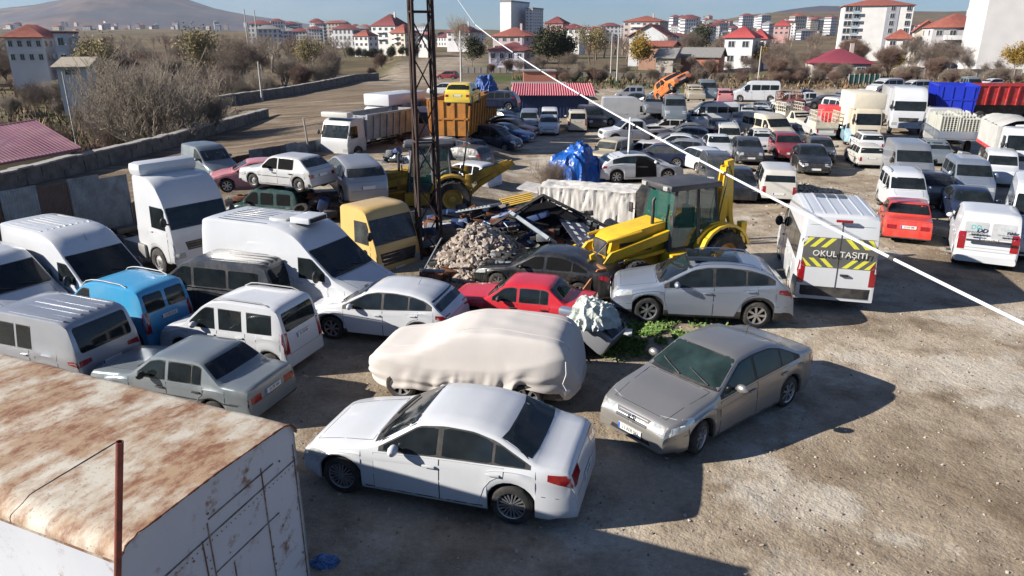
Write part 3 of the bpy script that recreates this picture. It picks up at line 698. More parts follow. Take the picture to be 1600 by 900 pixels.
c = mixn(nt, sep.outputs[0], g1, dirt); c = mixn(nt, sep.outputs[1], c, grass); c = mixn(nt, sep.outputs[2], c, field)
nt.links.new(c, p.inputs['Base Color'])
ad = nt.nodes.new('ShaderNodeMath'); ad.operation = 'MULTIPLY_ADD'; ad.inputs[1].default_value = -.35
nt.links.new(vo.outputs['Distance'], ad.inputs[0]); nt.links.new(fine, ad.inputs[2])
b1 = nt.nodes.new('ShaderNodeBump'); b1.inputs['Strength'].default_value = .5; b1.inputs['Distance'].default_value = .035
b2 = nt.nodes.new('ShaderNodeBump'); b2.inputs['Strength'].default_value = .5; b2.inputs['Distance'].default_value = .25
nt.links.new(ad.outputs[0], b1.inputs['Height']); nt.links.new(med, b2.inputs['Height']); nt.links.new(b2.outputs[0], b1.inputs['Normal']); nt.links.new(b1.outputs[0], p.inputs['Normal'])
GROUND = m
me = gm.mesh('ground', [m], 180)
vc = me.color_attributes.new('zone', 'FLOAT_COLOR', 'POINT')
for i, (x, y, z) in enumerate(gm.v):
    n = noise.noise((x*.05, y*.05, 2)); n2 = noise.noise((x*.012, y*.012, 4)); xw = lin(XW, y)
    d = sst(1, -1, x + 10.5 - max(0, (y-31)*.16)*1.0 + n*2)*sst(14, 22, y)
    d = max(d, sst(98, 112, y + n*10)*sst(-8, 4, x))
    g = sst(0, 4, xw - x)*(.35 + .5*(n > -.1)) + .5*sst(125, 140, y)*sst(-.05, .3, n)
    if 96 < y < 150 and -6 < x < 30: g += .85*sst(-.15, .15, n)
    f = sst(125, 150, y)*sst(.25, -.2, n + n2*.5)*.9 + sst(0, 4, xw-x)*sst(95, 115, y)*.8
    road = math.exp(-(((x - lin([(0,0),(100,-10),(128,-20),(200,-20),(300,-22)], y))/lin([(0,1),(100,5),(130,9),(200,13),(300,8)], y))**2)**1.5)*sst(95, 125, y)*sst(420, 260, y)
    d = max(d, .55*sst(4.5, -1, x + n*4 - 0*y)*sst(30, 20, y)*sst(.35, -.25, n2))
    d *= 1-road*.8; g *= 1-road; f *= 1-road
    if y > 300: f = max(f, .6); d = max(d, .5)
    vc.data[i].color = (min(1, max(0, d)), min(1, max(0, g)), min(1, max(0, f)), 1)
tag(link('ground', me), 'gravel yard and dirt land', kind='structure')

def skyline_hill(name, sky_px, Y0, wid, ysz, mat_, nzs, u0, u1, n=220):
    hm = MB(); rows = 44
    for j in range(rows+1):
        Y = Y0 - wid + 2*wid*j/rows
        for i in range(n+1):
            u = u0 + (u1-u0)*i/n; px = 800 + u*F_PX
            hs = (58 - lin(sky_px, px))/F_PX*Y0 + H_CAM + 30
            env = math.cos((Y-Y0)/wid*math.pi/2)**1.3 if abs(Y-Y0) < wid else 0
            X = u*(Y0*.35+Y*.65)
            r = noise.fractal((X*nzs, Y*nzs, 3), 1, 2.1, 6)
            hm.v.append((X, Y, -30 + hs*env*(1 + .42*r*(1-env*.82)) ))
    for j in range(rows):
        for i in range(n): a = j*(n+1)+i; hm.f.append([a, a+1, a+n+2, a+n+1]); hm.m.append(0)
    return tag(hm.build(name, [mat_], ang=180), kind='structure')
m1, nt, p = new_mat('mountain_rock'); p.inputs['Roughness'].default_value = 1
c = rampn(nt, noisen(nt, .004, 9, .62), [(.35, (.045,.035,.04)), (.5, (.11,.078,.07)), (.68, (.19,.145,.115))])
c = mixn(nt, rampn(nt, noisen(nt, .0018, 6, .6), [(.49, (0,0,0)), (.55, (.8,)*3)]), c, (.035,.042,.07)); nt.links.new(c, p.inputs['Base Color'])
skyline_hill('mountain', [(-600,35),(-200,30),(0,23),(60,18),(120,14),(170,7),(200,-1),(240,-9),(290,-3),(330,8),(370,20),(420,30),(480,38),(560,48),(700,58)], 4800, 2000, 0, m1, .0011, -1.1, 0)
skyline_hill('brown_hill', [(900,60),(1000,50),(1080,43),(1130,37),(1180,25),(1215,17),(1250,13),(1290,15),(1340,22),(1420,30),(1500,34),(1600,30),(1900,30)], 3000, 900, 0, m1, .002, .1, 1.1, 90)

# ---------------------------------------------------------------- walls and fence of the yard
STONE = mat('wall_stone', (.20,.175,.15), .9, var=.5, scale=1.6, bump=.6, dirtamt=.4, dirt=(.07,.06,.05))
CAPM = mat('wall_cap', (.36,.34,.31), .85, var=.25, scale=2)
def stone_wall(pts, h, name, label):
    root = empty(name, (pts[0][0], pts[0][1], 0)); tag(root, label, 'wall'); o = Vector((pts[0][0], pts[0][1], 0))
    w = MB(); c = MB()
    for (x0, y0), (x1, y1) in zip(pts, pts[1:]):
        a = Vector((x0, y0, 0)); b = Vector((x1, y1, 0)); n = max(1, int((b-a).length/.5))
        dr = (b-a).normalized(); nr = Vector((-dr.y, dr.x, 0))
        for i in range(n):
            p = a + (b-a)*i/n; q = a + (b-a)*(i+1)/n; zz = .06*noise.noise((p.x, p.y, 0))
            for k in range(3):
                g0 = -1 if k == 0 else h*k/3; g1 = h*(k+1)/3; t = .2 + random.uniform(-.03, .05)
                vs = []
                for P in (p, q):
                    for s in (-t, t):
                        for z in (g0, g1 + (zz if k == 2 else 0)): vs.append(P + nr*s + Vector((0, 0, z)) - o)
                w.add(vs, [(0,1,3,2),(4,6,7,5),(0,4,5,1),(2,3,7,6),(1,5,7,3)], 0)
            vs = []
            for P in (p, q):
                for s in (-.27, .27):
                    for z in (h+zz+.004, h+zz+.09): vs.append(P + nr*s + Vector((0, 0, z)) - o)
            c.add(vs, [(0,1,3,2),(4,6,7,5),(0,4,5,1),(2,3,7,6),(1,5,7,3)], 0)
    w.build('masonry', [STONE], root); c.build('coping', [CAPM], root)
stone_wall([(-26.5, 12), (-24, 33.2), (-22.4, 45.9), (-21.7, 64.9)], .78, 'stone_wall', 'long low stone wall with pale coping below the thicket, running past the purple roof')
stone_wall([(-30.5, 76), (-27.5, 90), (-26.2, 108), (-25.8, 120), (-22.8, 127)], 1.0, 'stone_wall', 'farther curved dark stone wall ending beside the dirt road')
FS = [mat('sheet_%d' % i, c, .55, .5, var=.3, scale=2, dirtamt=.5, dirt=d) for i, (c, d) in enumerate([((.26,.30,.35), (.12,.11,.10)), ((.36,.40,.45), (.2,.18,.16)), ((.16,.18,.21), (.07,.06,.05)), ((.12,.09,.09), (.16,.09,.06))])]
root = empty('sheet_fence', (-15.4, 19, 0)); tag(root, 'tall fence of dark overlapping corrugated metal sheets behind the white vans', 'fence')
q1, q2 = G(300, 254, 1.3), G(480, 220, 1.3)
fp = [(-17.2, 15), (-14.8, 20.4), (-13.1, 24.2), (q1.x, q1.y), (q2.x, q2.y), (q2.x+1.6, q2.y+7)]; o = Vector((-15.4, 19, 0))
for (x0, y0), (x1, y1) in zip(fp, fp[1:]):
    a = Vector((x0, y0, 0)); b = Vector((x1, y1, 0)); n = max(1, round((b-a).length/.95)); dr = (b-a).normalized(); nr = Vector((-dr.y, dr.x, 0))
    for i in range(n):
        g = MB(); p = a + (b-a)*i/n; ww = (b-a).length/n + .05; hh = (2.5 if y0 < 22 else 1.3) + random.uniform(-.12, .1); k = 14; vs = []; tl = random.uniform(-.03, .03); of = (i % 2)*.025
        for j in range(k*2+1):
            t = ww*j/(k*2); P = p + dr*t + nr*((.018 if j % 2 else -.018)+of) - o
            vs += [P + Vector((0, 0, -.3)), P + Vector((0, 0, hh + tl*t)) + nr*.02]
        g.add(vs, [(2*j, 2*j+2, 2*j+3, 2*j+1) for j in range(k*2)]); g.build('sheet', [random.choice(FS)], root, ang=20)
        if i % 3 == 0:
            g = MB(); g.bar(p + nr*.12 - o, p + nr*.12 - o + Vector((0, 0, hh-.15)), .04); g.build('post', [RUST], root)

# ---------------------------------------------------------------- trees
BARK = mat('bark', (.15,.125,.105), .9, var=.3, scale=4); BARKP = mat('bark_pale', (.50,.44,.37), .9, var=.3, scale=4); TWIG = mat('twigs', (.20,.155,.125), .9, var=.35, scale=.8)
TWIGP = mat('twigs_pale', (.29,.245,.195), .9, var=.3, scale=.8); TWIGR = mat('twigs_red', (.20,.13,.10), .9, var=.3, scale=.8)
def leafm(n, c): return mat(n, c, .8, var=.5, scale=1.3, spec=.15)
def tree_mesh(seed, h, barkm, twigm, leaves=None, upr=.5, dense=1, lvl=5, multi=1, fat=1):
    rnd = random.Random(seed); tr = MB(); cr = MB(); tips = []
    def seg(mb, p, q, r, r2, n=3):
        d = (q-p).normalized(); a = d.orthogonal().normalized(); b = d.cross(a); vs = []
        for P, rr in ((p, r), (q, r2)):
            for k in range(n): t = 2*math.pi*k/n; vs.append(P + (a*math.cos(t)+b*math.sin(t))*rr)
        mb.add(vs, [(k, (k+1) % n, n+(k+1) % n, n+k) for k in range(n)])
    def grow(p, d, ln, r, lv):
        n = 3 if lv < 3 else 2; mb = tr if lv < 2 else cr; P = p; D = d
        for i in range(n):
            D = (D + Vector((rnd.uniform(-1,1), rnd.uniform(-1,1), rnd.uniform(-.5,1)))*(.16 if lv < 2 else .22)).normalized()
            Q = P + D*ln/n; seg(mb, P, Q, max(r*(1-.35*i/n), h*.0013), max(r*(1-.35*(i+1)/n), h*.0010), 6 if lv == 0 else (4 if lv == 1 else 3)); 
            if lv < lvl:
                for _ in range(1 if i < n-1 or lv == 0 else 2):
                    if lv == 0 and i == 0 and multi == 1: continue
                    for __ in range((dense if rnd.random() < .62 else 1) if lv > 1 else 2):
                        sd = Vector((rnd.uniform(-1,1), rnd.uniform(-1,1), rnd.uniform(-.25,1)*upr*1.2)).normalized()
                        nd = (D*.8 + sd*1.0 + Vector((0,0,upr*.22))).normalized()
                        grow(Q, nd, ln*rnd.uniform(.55, .82), r*.56*(1-.35*(i+1)/n), lv+1)
            P = Q
        if lv >= lvl-1: tips.append(P)
    for k in range(multi):
        a = rnd.uniform(0, 6.28); d = Vector((math.cos(a)*.5*(multi > 1), math.sin(a)*.5*(multi > 1), 1)).normalized()
        grow(Vector((0, 0, -.2)), d, h*(.42 if multi == 1 else .36), h*.016*fat, 0)
    mx = max([v[2] for v in cr.v] or [h]); s = h/mx
    for mb in (tr, cr): mb.v = [(x*s, y*s, z*s) for x, y, z in mb.v]
    if leaves:
        nl, sz = leaves[1], leaves[2]; step = max(1, len(tips)*1.0/nl)
        for _ in range(nl):
            t = rnd.choice(tips)*s; c = t + Vector([rnd.gauss(0, .45) for _ in range(3)])
            n = Vector([rnd.gauss(0, 1) for _ in range(3)]).normalized(); a = n.orthogonal().normalized(); b = n.cross(a); z = sz*rnd.uniform(.6, 1.4)
            cr.add([c+a*z, c+b*z, c-a*z, c-b*z], [(0,1,2,3)], 1)
    return tr.mesh('trunk', [barkm], 60), cr.mesh('crown', [twigm] + ([leaves[0]] if leaves else []), 180)
PROTO = {
 'bare': [tree_mesh(i, 7, BARK, TWIG, dense=2) for i in (1, 2)] + [tree_mesh(8, 6.5, BARK, TWIGR, dense=2, multi=3)],
 'pale': [tree_mesh(i, 7.5, BARKP, TWIGP, dense=1, multi=3, upr=.8, fat=1.9) for i in (3, 4)],
 'shrub': [tree_mesh(i, 4, BARK, m_, dense=2, multi=6, lvl=4, upr=.9) for i, m_ in ((5, TWIG), (6, TWIGR), (9, TWIGP))],
 'yellow': [tree_mesh(11, 6.5, BARK, TWIG, (leafm('leaf_yellow', (.34,.22,.045)), 4200, .11))],
 'green': [tree_mesh(12, 6.5, BARK, TWIG, (leafm('leaf_green', (.06,.065,.035)), 5200, .11))],
 'olive': [tree_mesh(13, 6.5, BARK, TWIGP, (leafm('leaf_olive', (.30,.245,.115)), 3600, .09), upr=.9)],
 'poplar': [tree_mesh(14, 10, BARKP, TWIGP, None, upr=2.2, dense=2, lvl=4)] }
def tree(kind, x, y, h, label, group=None, zg=None):
    a, b = random.choice(PROTO[kind]); base = max(v.co.z for v in b.vertices[:1]) if False else {'bare': 7, 'pale': 7.5, 'shrub': 4, 'yellow': 6.5, 'green': 6.5, 'olive': 6.5, 'poplar': 10}[kind]
    nm = {'shrub': 'bare_shrub', 'poplar': 'poplar_tree', 'green': 'evergreen_tree', 'bare': 'bare_tree', 'pale': 'bare_tree', 'yellow': 'autumn_tree', 'olive': 'autumn_tree'}[kind]
    r = empty(nm, (x, y, hgt(x, y) if zg is None else zg), (0, 0, random.uniform(0, 6.28))); s = h/base; r.scale = (s*random.uniform(.9, 1.15), s*random.uniform(.9, 1.15), s)
    tag(r, label, 'tree' if kind != 'shrub' else 'shrub', group); link('trunk', a, r); link('crown', b, r); return r
GL = 'bare trees of the thicket beyond the stone wall'
cnt = 0
for k in range(2500):
    if cnt >= 170: break
    Y = random.uniform(36, 210); x = lin(XW, Y) - random.uniform(2.5, 50 + Y*.5)
    px = PX((x, Y, 0))[0]
    if px < -60 or (75 < px < 160 and Y < 95 and Y > 60 and random.random() < .6): continue
    if px > 385 and random.random() < .85: continue
    kd = random.choices(['bare', 'pale', 'shrub'], [.5, .2, .3])[0]
    h = random.uniform(4.2, 6.4) if kd != 'shrub' else random.uniform(2.2, 3.8)
    tree(kd, x, Y, h, {'bare': 'leafless dark twiggy tree in the thicket left of the stone wall', 'pale': 'leafless pale stemmed tree in the thicket left of the stone wall', 'shrub': 'low leafless shrub in the thicket left of the stone wall'}[kd], GL + {'bare': '', 'pale': ', pale ones', 'shrub': ', low shrubs'}[kd]); cnt += 1
def tpx(kind, px, pytop, Y, label, group=None):
    top = AT(px, pytop, Y); g = hgt(top.x, Y); return tree(kind, top.x, Y, max(1.5, top.z - g), label, group)
tpx('pale', 235, 62, 52, 'large leafless tree with several whitish stems rising just behind the stone wall')
tpx('pale', 190, 66, 70, 'slim whitish bare tree to the left of the large whitish-stemmed tree')
tpx('pale', 325, 135, 54, 'small whitish bush-like bare tree close behind the stone wall coping')
tpx('olive', 318, 45, 125, 'pale yellowish round tree at the far edge of the thicket')
tpx('olive', 130, 60, 110, 'tall pale yellowish tree behind the flat-roofed shed')
tpx('bare', 375, 48, 120, 'dark wide tree left of the field, near two white flag poles')
tpx('olive', 478, 60, 150, 'pale willowy tree before the white house row')
tpx('bare', 515, 62, 122, 'broad bare tree beside the curved stone wall and the dirt road')
tpx('bare', 462, 90, 118, 'small bare tree in the dry field left of the broad bare tree')
tpx('bare', 405, 62, 140, 'dark bare tree in the far field by the concrete poles')
tpx('poplar', 718, 18, 165, 'tall thin leafless poplar beside the road end, left of the tall white slab building')
tpx('green', 737, 52, 172, 'green-brown bushy tree at the foot of the tall poplar')
tpx('green', 856, 38, 158, 'tall dark conical tree left of the twin-topped one')
tpx('green', 874, 40, 160, 'dark conical tree of the twin-topped pair behind the brick shed')
tpx('yellow', 997, 52, 152, 'round golden autumn tree before the big grey gabled house')
tpx('olive', 930, 42, 190, 'yellowish tree behind the sheds left of the dormered house')
tpx('yellow', 1408, 82, 140, 'small yellow tree beneath the bare trees near the red-roofed bungalow')
tpx('yellow', 1592, 66, 140, 'orange-brown autumn tree at the right edge before the plain white block')
tpx('yellow', 1196, 68, 160, 'rusty autumn tree at the right corner of the white two-storey house')
tpx('green', 1100, 35, 260, 'dark tree right of the bare orchard, before distant blocks')
GR = 'bare orchard trees behind the yard'
for px, top, Y in [(930,100,118),(905,88,130),(880,78,140),(950,92,135),(975,100,128),(1090,92,125),(1110,86,132),(1140,88,128),(1165,84,135),(1085,80,150),(1060,96,140),(1035,98,135),(1180,92,120),
    (1205,60,150),(1230,62,140),(1245,72,125),(1220,80,118),(1265,68,135),(1290,90,120),(1320,95,118),(1400,60,135),(1425,50,150),(1440,62,130),(1460,60,140),(1480,52,150),(1500,58,132),(1520,70,128),(1470,80,118),(1345,60,190),(1335,50,200),
    (1545,92,120),(1565,86,125),(840,82,128),(815,90,132),(790,88,150),(770,96,145),(1190,55,170),(1075,45,220),(1125,48,240),(1015,102,122),(860,95,120),(1575,100,118),(1365,98,122)]:
    tpx('bare', px + random.uniform(-4, 4), top, Y, 'leafless brown tree in the orchard belt between the car yard and the houses', GR)
for k in range(46):
    px = random.uniform(830, 1600); Y = random.uniform(112, 128); q = AT(px, 100, Y)
    tree('shrub', q.x, Y, random.uniform(1.6, 3), 'low leafless shrub along the back edge of the car yard', 'bare shrubs behind the yard')
for k in range(16):
    px = random.uniform(400, 660); Y = random.uniform(150, 260); q = AT(px, 80, Y)
    if 590 < px < 690: continue
    tree('shrub', q.x, Y, random.uniform(1.6, 3), 'distant bare shrub in the dry field before the white houses', 'bare shrubs in the far field')
fw = MB(); lo = [tree_mesh(s_, 7, BARK, TWIG, dense=2, lvl=3, fat=2.2, upr=.6) for s_ in (31, 32, 33)]
for k in range(300):
    px = random.choice([random.uniform(-20, 420), random.uniform(-20, 400), random.uniform(400, 620), random.uniform(700, 1600), random.uniform(860, 1320)]); Y = random.uniform(170, 620); q = AT(px, 60, Y)
    if 520 < px < 760 and Y < 300: continue
    tr_, cr_ = random.choice(lo); s_ = random.uniform(.8, 1.5); M_ = Matrix.Translation((q.x, Y, hgt(q.x, Y))) @ Matrix.Rotation(random.uniform(0, 6.28), 4, 'Z') @ Matrix.Scale(s_, 4)
    mi = random.randrange(3)
    for me_ in (tr_, cr_): fw.add([v.co for v in me_.vertices], [tuple(f.vertices) for f in me_.polygons], mi, M_)
tag(fw.build('far_woods', [TWIG, TWIGR, TWIGP], ang=180), 'far-off bare woods and gardens between the houses of the town', 'woods', kind='stuff')
for k in range(14):
    px = random.uniform(545, 660); Y = 270; q = AT(px, 80, Y); tree('green', q.x, Y, random.uniform(3.5, 5), 'dark hedge-like tree in front of the row of white houses', 'hedge trees before the white houses')
# undergrowth: one uncountable mass
ug = MB(); rnd = random.Random(4)
for k in range(26000):
    if k < 19000:
        Y = rnd.uniform(34, 125); x = lin(XW, Y) - 1 - abs(rnd.gauss(0, 26)); hh = rnd.uniform(.25, 1.3)
    elif k < 23500: Y = rnd.uniform(103, 135); x = rnd.uniform(0, 115); hh = rnd.uniform(.2, .9)
    else: Y = rnd.uniform(102, 112); x = rnd.uniform(2, 100); hh = rnd.uniform(.15, .5)
    z = hgt(x, Y) - .05; a = rnd.uniform(0, 6.28); w = rnd.uniform(.05, .2); lx, ly = rnd.uniform(-.5, .5)*hh, rnd.uniform(-.5, .5)*hh
    ug.add([(x-w*math.cos(a), Y-w*math.sin(a), z), (x+w*math.cos(a), Y+w*math.sin(a), z), (x+lx, Y+ly, z+hh)], [(0,1,2)], rnd.choice([0,0,1,2,3]))
tag(ug.build('undergrowth', [mat('ug_brown', (.13,.09,.06), .9, var=.4, scale=.5), mat('ug_tan', (.29,.21,.12), .9, var=.3, scale=.5), mat('ug_green', (.06,.075,.025), .9, var=.4, scale=.5), mat('ug_rust', (.2,.10,.045), .9, var=.4, scale=.5)], ang=180), 'dry brown undergrowth below the bare trees', 'undergrowth', kind='stuff')

# ---------------------------------------------------------------- buildings
ROOF = mat('roof_tile', (.33,.10,.07), .85, var=.35, scale=1.2, bump=.3); ROOFD = mat('roof_tile_dark', (.22,.06,.06), .85, var=.3, scale=1.2, bump=.3); ROOFG = mat('roof_grey', (.25,.24,.23), .85, var=.3)
WIN = MB(); WIN.box((-.5,-.06,-.5),(.5,.03,.5),0); WIN.box((-.43,-.075,-.43),(-.03,-.055,.43),1); WIN.box((.03,-.075,-.43),(.43,-.055,.43),1)
WINM = WIN.mesh('window', [mat('window_frame', (.6,.6,.6), .5), mat('window_glass', (.035,.045,.055), .08)])
def wallm(c): return mat('wall_%d_%d_%d' % tuple(int(x*100) for x in c), c, .85, var=.14, scale=.5, dirtamt=.3, dirt=(.3,.27,.23))
def house(name, label, x0, x1, eave, base, Y, col, roof='hip', rh=1.8, rm=None, st=2, cols=3, rot=0, depth=None, group=None, side=True, extra=None, cat='house', eav=.5):
    mid = (x0+x1)/2; pb = AT(mid, base, Y); pt = AT(mid, eave, Y)
    dep = Y*math.cos(TH) + (H_CAM-pb.z)*math.sin(TH); w = (x1-x0)/F_PX*dep
    d = depth or w*.8; ca = abs(math.cos(R(rot))); sa = abs(math.sin(R(rot)))
    if rot: w = max(w*.4, (w - d*sa*.9)/ca)
    root = empty(name, (pb.x, Y, pb.z), (0, 0, R(rot))); tag(root, label, cat, group)
    h = pt.z - pb.z; m_ = wallm(col)
    g = MB(); g.box((-w/2, 0, -4), (w/2, d, h)); g.build('wall', [m_], root)
    rm = rm or ROOF; g = MB(); e = eav
    if roof == 'hip':
        r2 = min(w, d)/2*.95; xa = max(0, w/2 - r2); ya = max(0, d/2 - r2)
        g.add([(-w/2-e,-e,h),(w/2+e,-e,h),(w/2+e,d+e,h),(-w/2-e,d+e,h),(-xa,d/2-ya,h+rh),(xa,d/2-ya,h+rh),(xa,d/2+ya,h+rh),(-xa,d/2+ya,h+rh),(-w/2-e,-e,h-.15),(w/2+e,-e,h-.15),(w/2+e,d+e,h-.15),(-w/2-e,d+e,h-.15)],
              [(0,1,5,4),(1,2,6,5),(2,3,7,6),(3,0,4,7),(4,5,6,7),(8,9,1,0),(9,10,2,1),(10,11,3,2),(11,8,0,3),(11,10,9,8)])
    elif roof == 'gable':      # gable faces the camera
        g.prism([(-w/2-e, h), (0, h+rh), (w/2+e, h), (w/2+e, h+.15), (0, h+rh+.2), (-w/2-e, h+.15)], -e, d+e)
        g2 = MB(); g2.prism([(-w/2, h), (w/2, h), (0, h+rh)], .05, d-.05); g2.build('gable', [m_], root)
    elif roof == 'gablex':
        g.prism([(-e, h-.1), (d/2, h+rh), (d+e, h-.1), (d+e, h+.1), (d/2, h+rh+.2), (-e, h+.1)], -w/2-e, w/2+e, 0, Matrix(((0,1,0,0),(1,0,0,0),(0,0,1,0),(0,0,0,1))))
        g2 = MB(); g2.prism([(0, h-.1), (d/2, h+rh-.02), (d, h-.1)], -w/2, w/2, 0, Matrix(((0,1,0,0),(1,0,0,0),(0,0,1,0),(0,0,0,1)))); g2.build('gable', [m_], root)
    elif roof == 'shed':
        g.add([(-w/2-e,-e,h),(w/2+e,-e,h),(w/2+e,d+e,h+rh),(-w/2-e,d+e,h+rh),(-w/2-e,-e,h-.15),(w/2+e,-e,h-.15),(w/2+e,d+e,h-.15),(-w/2-e,d+e,h-.15)], [(0,1,2,3),(4,7,6,5),(0,4,5,1),(1,5,6,2),(2,6,7,3),(3,7,4,0)])
    else:
        g.box((-w/2-.15, -.15, h), (w/2+.15, d+.15, h+rh))
    ro = g.build('roof', [rm], root)
    if roof == 'hip' and cat == 'house' and w > 8:
        c = MB(); c.box((w*.18, d*.45, h+rh*.5), (w*.18+.6, d*.45+.6, h+rh+.9)); c.build('chimney', [m_], ro)
    sh = h/st
    if cols:
        for k in range(st):
            for c in range(cols):
                o = link('window', WINM, root, (-w/2 + w*(c+.5)/cols, -.02, sh*(k+.52))); o.scale = (min(1.5, w/cols*.5), 1, min(1.35, sh*.5))
            if side:
                nc = max(1, int(cols*d/w*.7))
                for sg in (-1, 1):
                    for c in range(nc):
                        o = link('window', WINM, root, (sg*(w/2+.02), d*(c+.5)/nc, sh*(k+.52)), (0, 0, sg*math.pi/2)); o.scale = (min(1.3, d/nc*.45), 1, min(1.35, sh*.5))
    if extra == 'balcony':
        for k in range(1, st):
            g = MB(); g.box((-w*.28, -1.1, sh*k-.1), (w*.05, .0, sh*k+.02)); g.box((-w*.28, -1.1, sh*k+.02), (w*.05, -1.02, sh*k+.9)); g.box((-w*.28, -1.02, sh*k+.02), (-w*.28+.08, 0, sh*k+.9)); g.build('balcony', [mat('balcony_white', (.7,.7,.7), .7)], root)
    return root, w, d, h
W1 = (.72,.71,.69); W2 = (.62,.62,.64); CR = (.62,.56,.45); GY = (.42,.42,.43); BR = (.42,.17,.10); PK = (.55,.32,.30)
house('house', 'white three-storey house with red hipped roof standing above the thicket at the far left', 10, 80, 58, 100, 118, W2, rh=1.9, st=2, cols=4, rot=14, depth=9)
house('house', 'narrow bluish tower-like wing with dark roof terrace right of the red hipped roof', 88, 118, 52, 105, 118, (.5,.54,.62), 'flat', .3, ROOFD, st=2, cols=1, rot=14, depth=6)
house('shed', 'small white shed with flat tan roof half hidden in the thicket', 82, 145, 104, 122, 84, (.6,.6,.6), 'shed', .9, mat('tan_roof', (.38,.33,.25), .9), st=1, cols=1, rot=20, depth=6, side=False, cat='shed')
# purple roof at lower left
P1, P2, P3, P4 = AT(127, 231, 39), AT(55, 188, 45), AT(-70, 268, 35), AT(-150, 222, 43)
root = empty('shed', (P1.x, P1.y, P1.z)); tag(root, 'shed with faded purple metal roof beyond the stone wall at the left edge', 'shed')
g = MB(); PUR = mat('purple_metal', (.16,.06,.095), .6, .1, var=.3, scale=.4, dirtamt=.3); dn = Vector((0, 0, -.12))
q4 = [p_ - P1 for p_ in (P1, P2, P4, P3)]; g.add(q4 + [p_+dn for p_ in q4], [(0,1,2,3),(7,6,5,4),(0,4,5,1),(1,5,6,2),(2,6,7,3),(3,7,4,0)])
for k in range(34):
    t = k/33; a_ = q4[0].lerp(q4[3], t); b_ = q4[1].lerp(q4[2], t); g.bar(a_, b_, .03, 0, 4)
g.bar(q4[1], q4[2], .09, 0, 6); g.build('roof', [PUR], root)
g = MB(); w4 = [q4[0]*.94+q4[2]*.06, q4[1]*.94+q4[3]*.06, q4[2]*.94+q4[0]*.06, q4[3]*.94+q4[1]*.06]; w4 = [v+Vector((0,0,-.15)) for v in w4]
g.add(w4 + [Vector((v.x, v.y, -8)) for v in w4], [(0,1,5,4),(1,2,6,5),(2,3,7,6),(3,0,4,7)]); g.build('wall', [wallm(CR)], root)
hs = [
 ('house', 'white house with small red roof, leftmost of the row beyond the field', 548, 582, 56, 74, 330, W1, 'hip', 2.6, None, 2, 3, 0),
 ('house', 'tall white house with wide red pyramid roof topped by a small turret', 572, 628, 40, 72, 345, W1, 'hip', 5.0, ROOFD, 3, 4, 0),
 ('house', 'cream house with enclosed bay and steep red roof, right of the pyramid-roofed house', 602, 642, 51, 74, 300, CR, 'hip', 3.2, None, 3, 3, 8),
 ('house', 'small white house with grey gable behind the lattice pylon', 650, 672, 64, 80, 280, W1, 'gable', 2, ROOFG, 1, 2, 0),
 ('house', 'blue-grey house with red hipped roof to the left of the tall poplar', 690, 742, 50, 66, 330, W2, 'hip', 3.5, ROOFD, 2, 4, 0),
 ('house', 'purplish one-storey house with dark red roof below the tall white slab', 752, 830, 78, 97, 165, (.40,.38,.46), 'hip', 1.6, ROOFD, 1, 4, 0),
 ('house', 'red-roofed house right behind the purplish one', 760, 828, 56, 80, 200, (.45,.36,.36), 'hip', 2.2, ROOF, 2, 4, 0),
 ('house', 'pink-grey house with turret on its roof right of the tall white slab', 846, 884, 36, 60, 300, PK, 'hip', 2.5, ROOFD, 2, 3, 0),
 ('house', 'white house with small flat dormer, between the turreted one and the yellowish tree', 872, 910, 44, 66, 260, W1, 'hip', 1.5, ROOFD, 2, 3, 0),
 ('apartment_house', 'four-storey house with red roof and two roof dormers', 964, 1038, 33, 60, 310, (.5,.40,.38), 'hip', 2.2, ROOF, 3, 6, 0),
 ('house', 'big pale grey gabled house standing behind the golden tree', 972, 1050, 58, 92, 185, (.58,.6,.62), 'gable', 2.8, ROOFD, 1, 2, 0),
 ('shed', 'stone shed with sloped dark roof right of the golden tree', 1020, 1055, 90, 106, 150, (.42,.38,.33), 'shed', 1.8, ROOFG, 1, 0, 0),
 ('barn', 'long orange brick barn below the white two-storey house', 1055, 1130, 89, 104, 152, BR, 'gablex', 1.6, ROOFG, 1, 0, 0),
 ('barn', 'brown tile roofed barn behind the reed fence', 990, 1056, 72, 90, 165, (.35,.2,.14), 'gablex', .9, ROOF, 1, 0, 0),
 ('house', 'white two-storey house with bright red roof in the centre right', 1121, 1180, 58, 103, 160, W1, 'hip', 2.2, mat('roof_bright', (.42,.07,.07), .8, var=.2), 2, 2, 8),
 ('house', 'red-roofed wing at the right side of the white two-storey house', 1160, 1198, 60, 100, 168, W2, 'hip', 2.0, mat('roof_bright', (.42,.07,.07), .8), 2, 2, 8),
 ('bungalow', 'low bungalow with wide maroon hipped roof before the white tower block', 1262, 1362, 98, 124, 128, (.45,.40,.38), 'hip', 2.2, mat('roof_maroon', (.27,.045,.07), .7, var=.2), 1, 3, -6),
 ('house', 'red-roofed house left of the golden-brown bare trees, below the tower block', 1378, 1424, 60, 90, 170, W1, 'hip', 2, ROOF, 2, 2, 0),
 ('house', 'large grey gabled house with dark red roof near the plain white block', 1445, 1535, 42, 100, 175, (.48,.46,.48), 'hip', 3.0, ROOF, 3, 4, 10),
 ('house', 'cream gable-fronted house joined to the large grey one', 1418, 1462, 50, 95, 185, (.6,.54,.45), 'gable', 2.6, ROOF, 2, 2, 0),
 ('house', 'white upper house with red roof peeping over the large grey house', 1500, 1545, 30, 60, 230, W1, 'hip', 2, ROOF, 2, 3, 0),
 ('house', 'red-roofed house on the rise above the bare trees right of centre', 1205, 1235, 40, 55, 400, PK, 'hip', 3, mat('roof_bright', (.42,.07,.07), .8), 2, 3, 0),
]
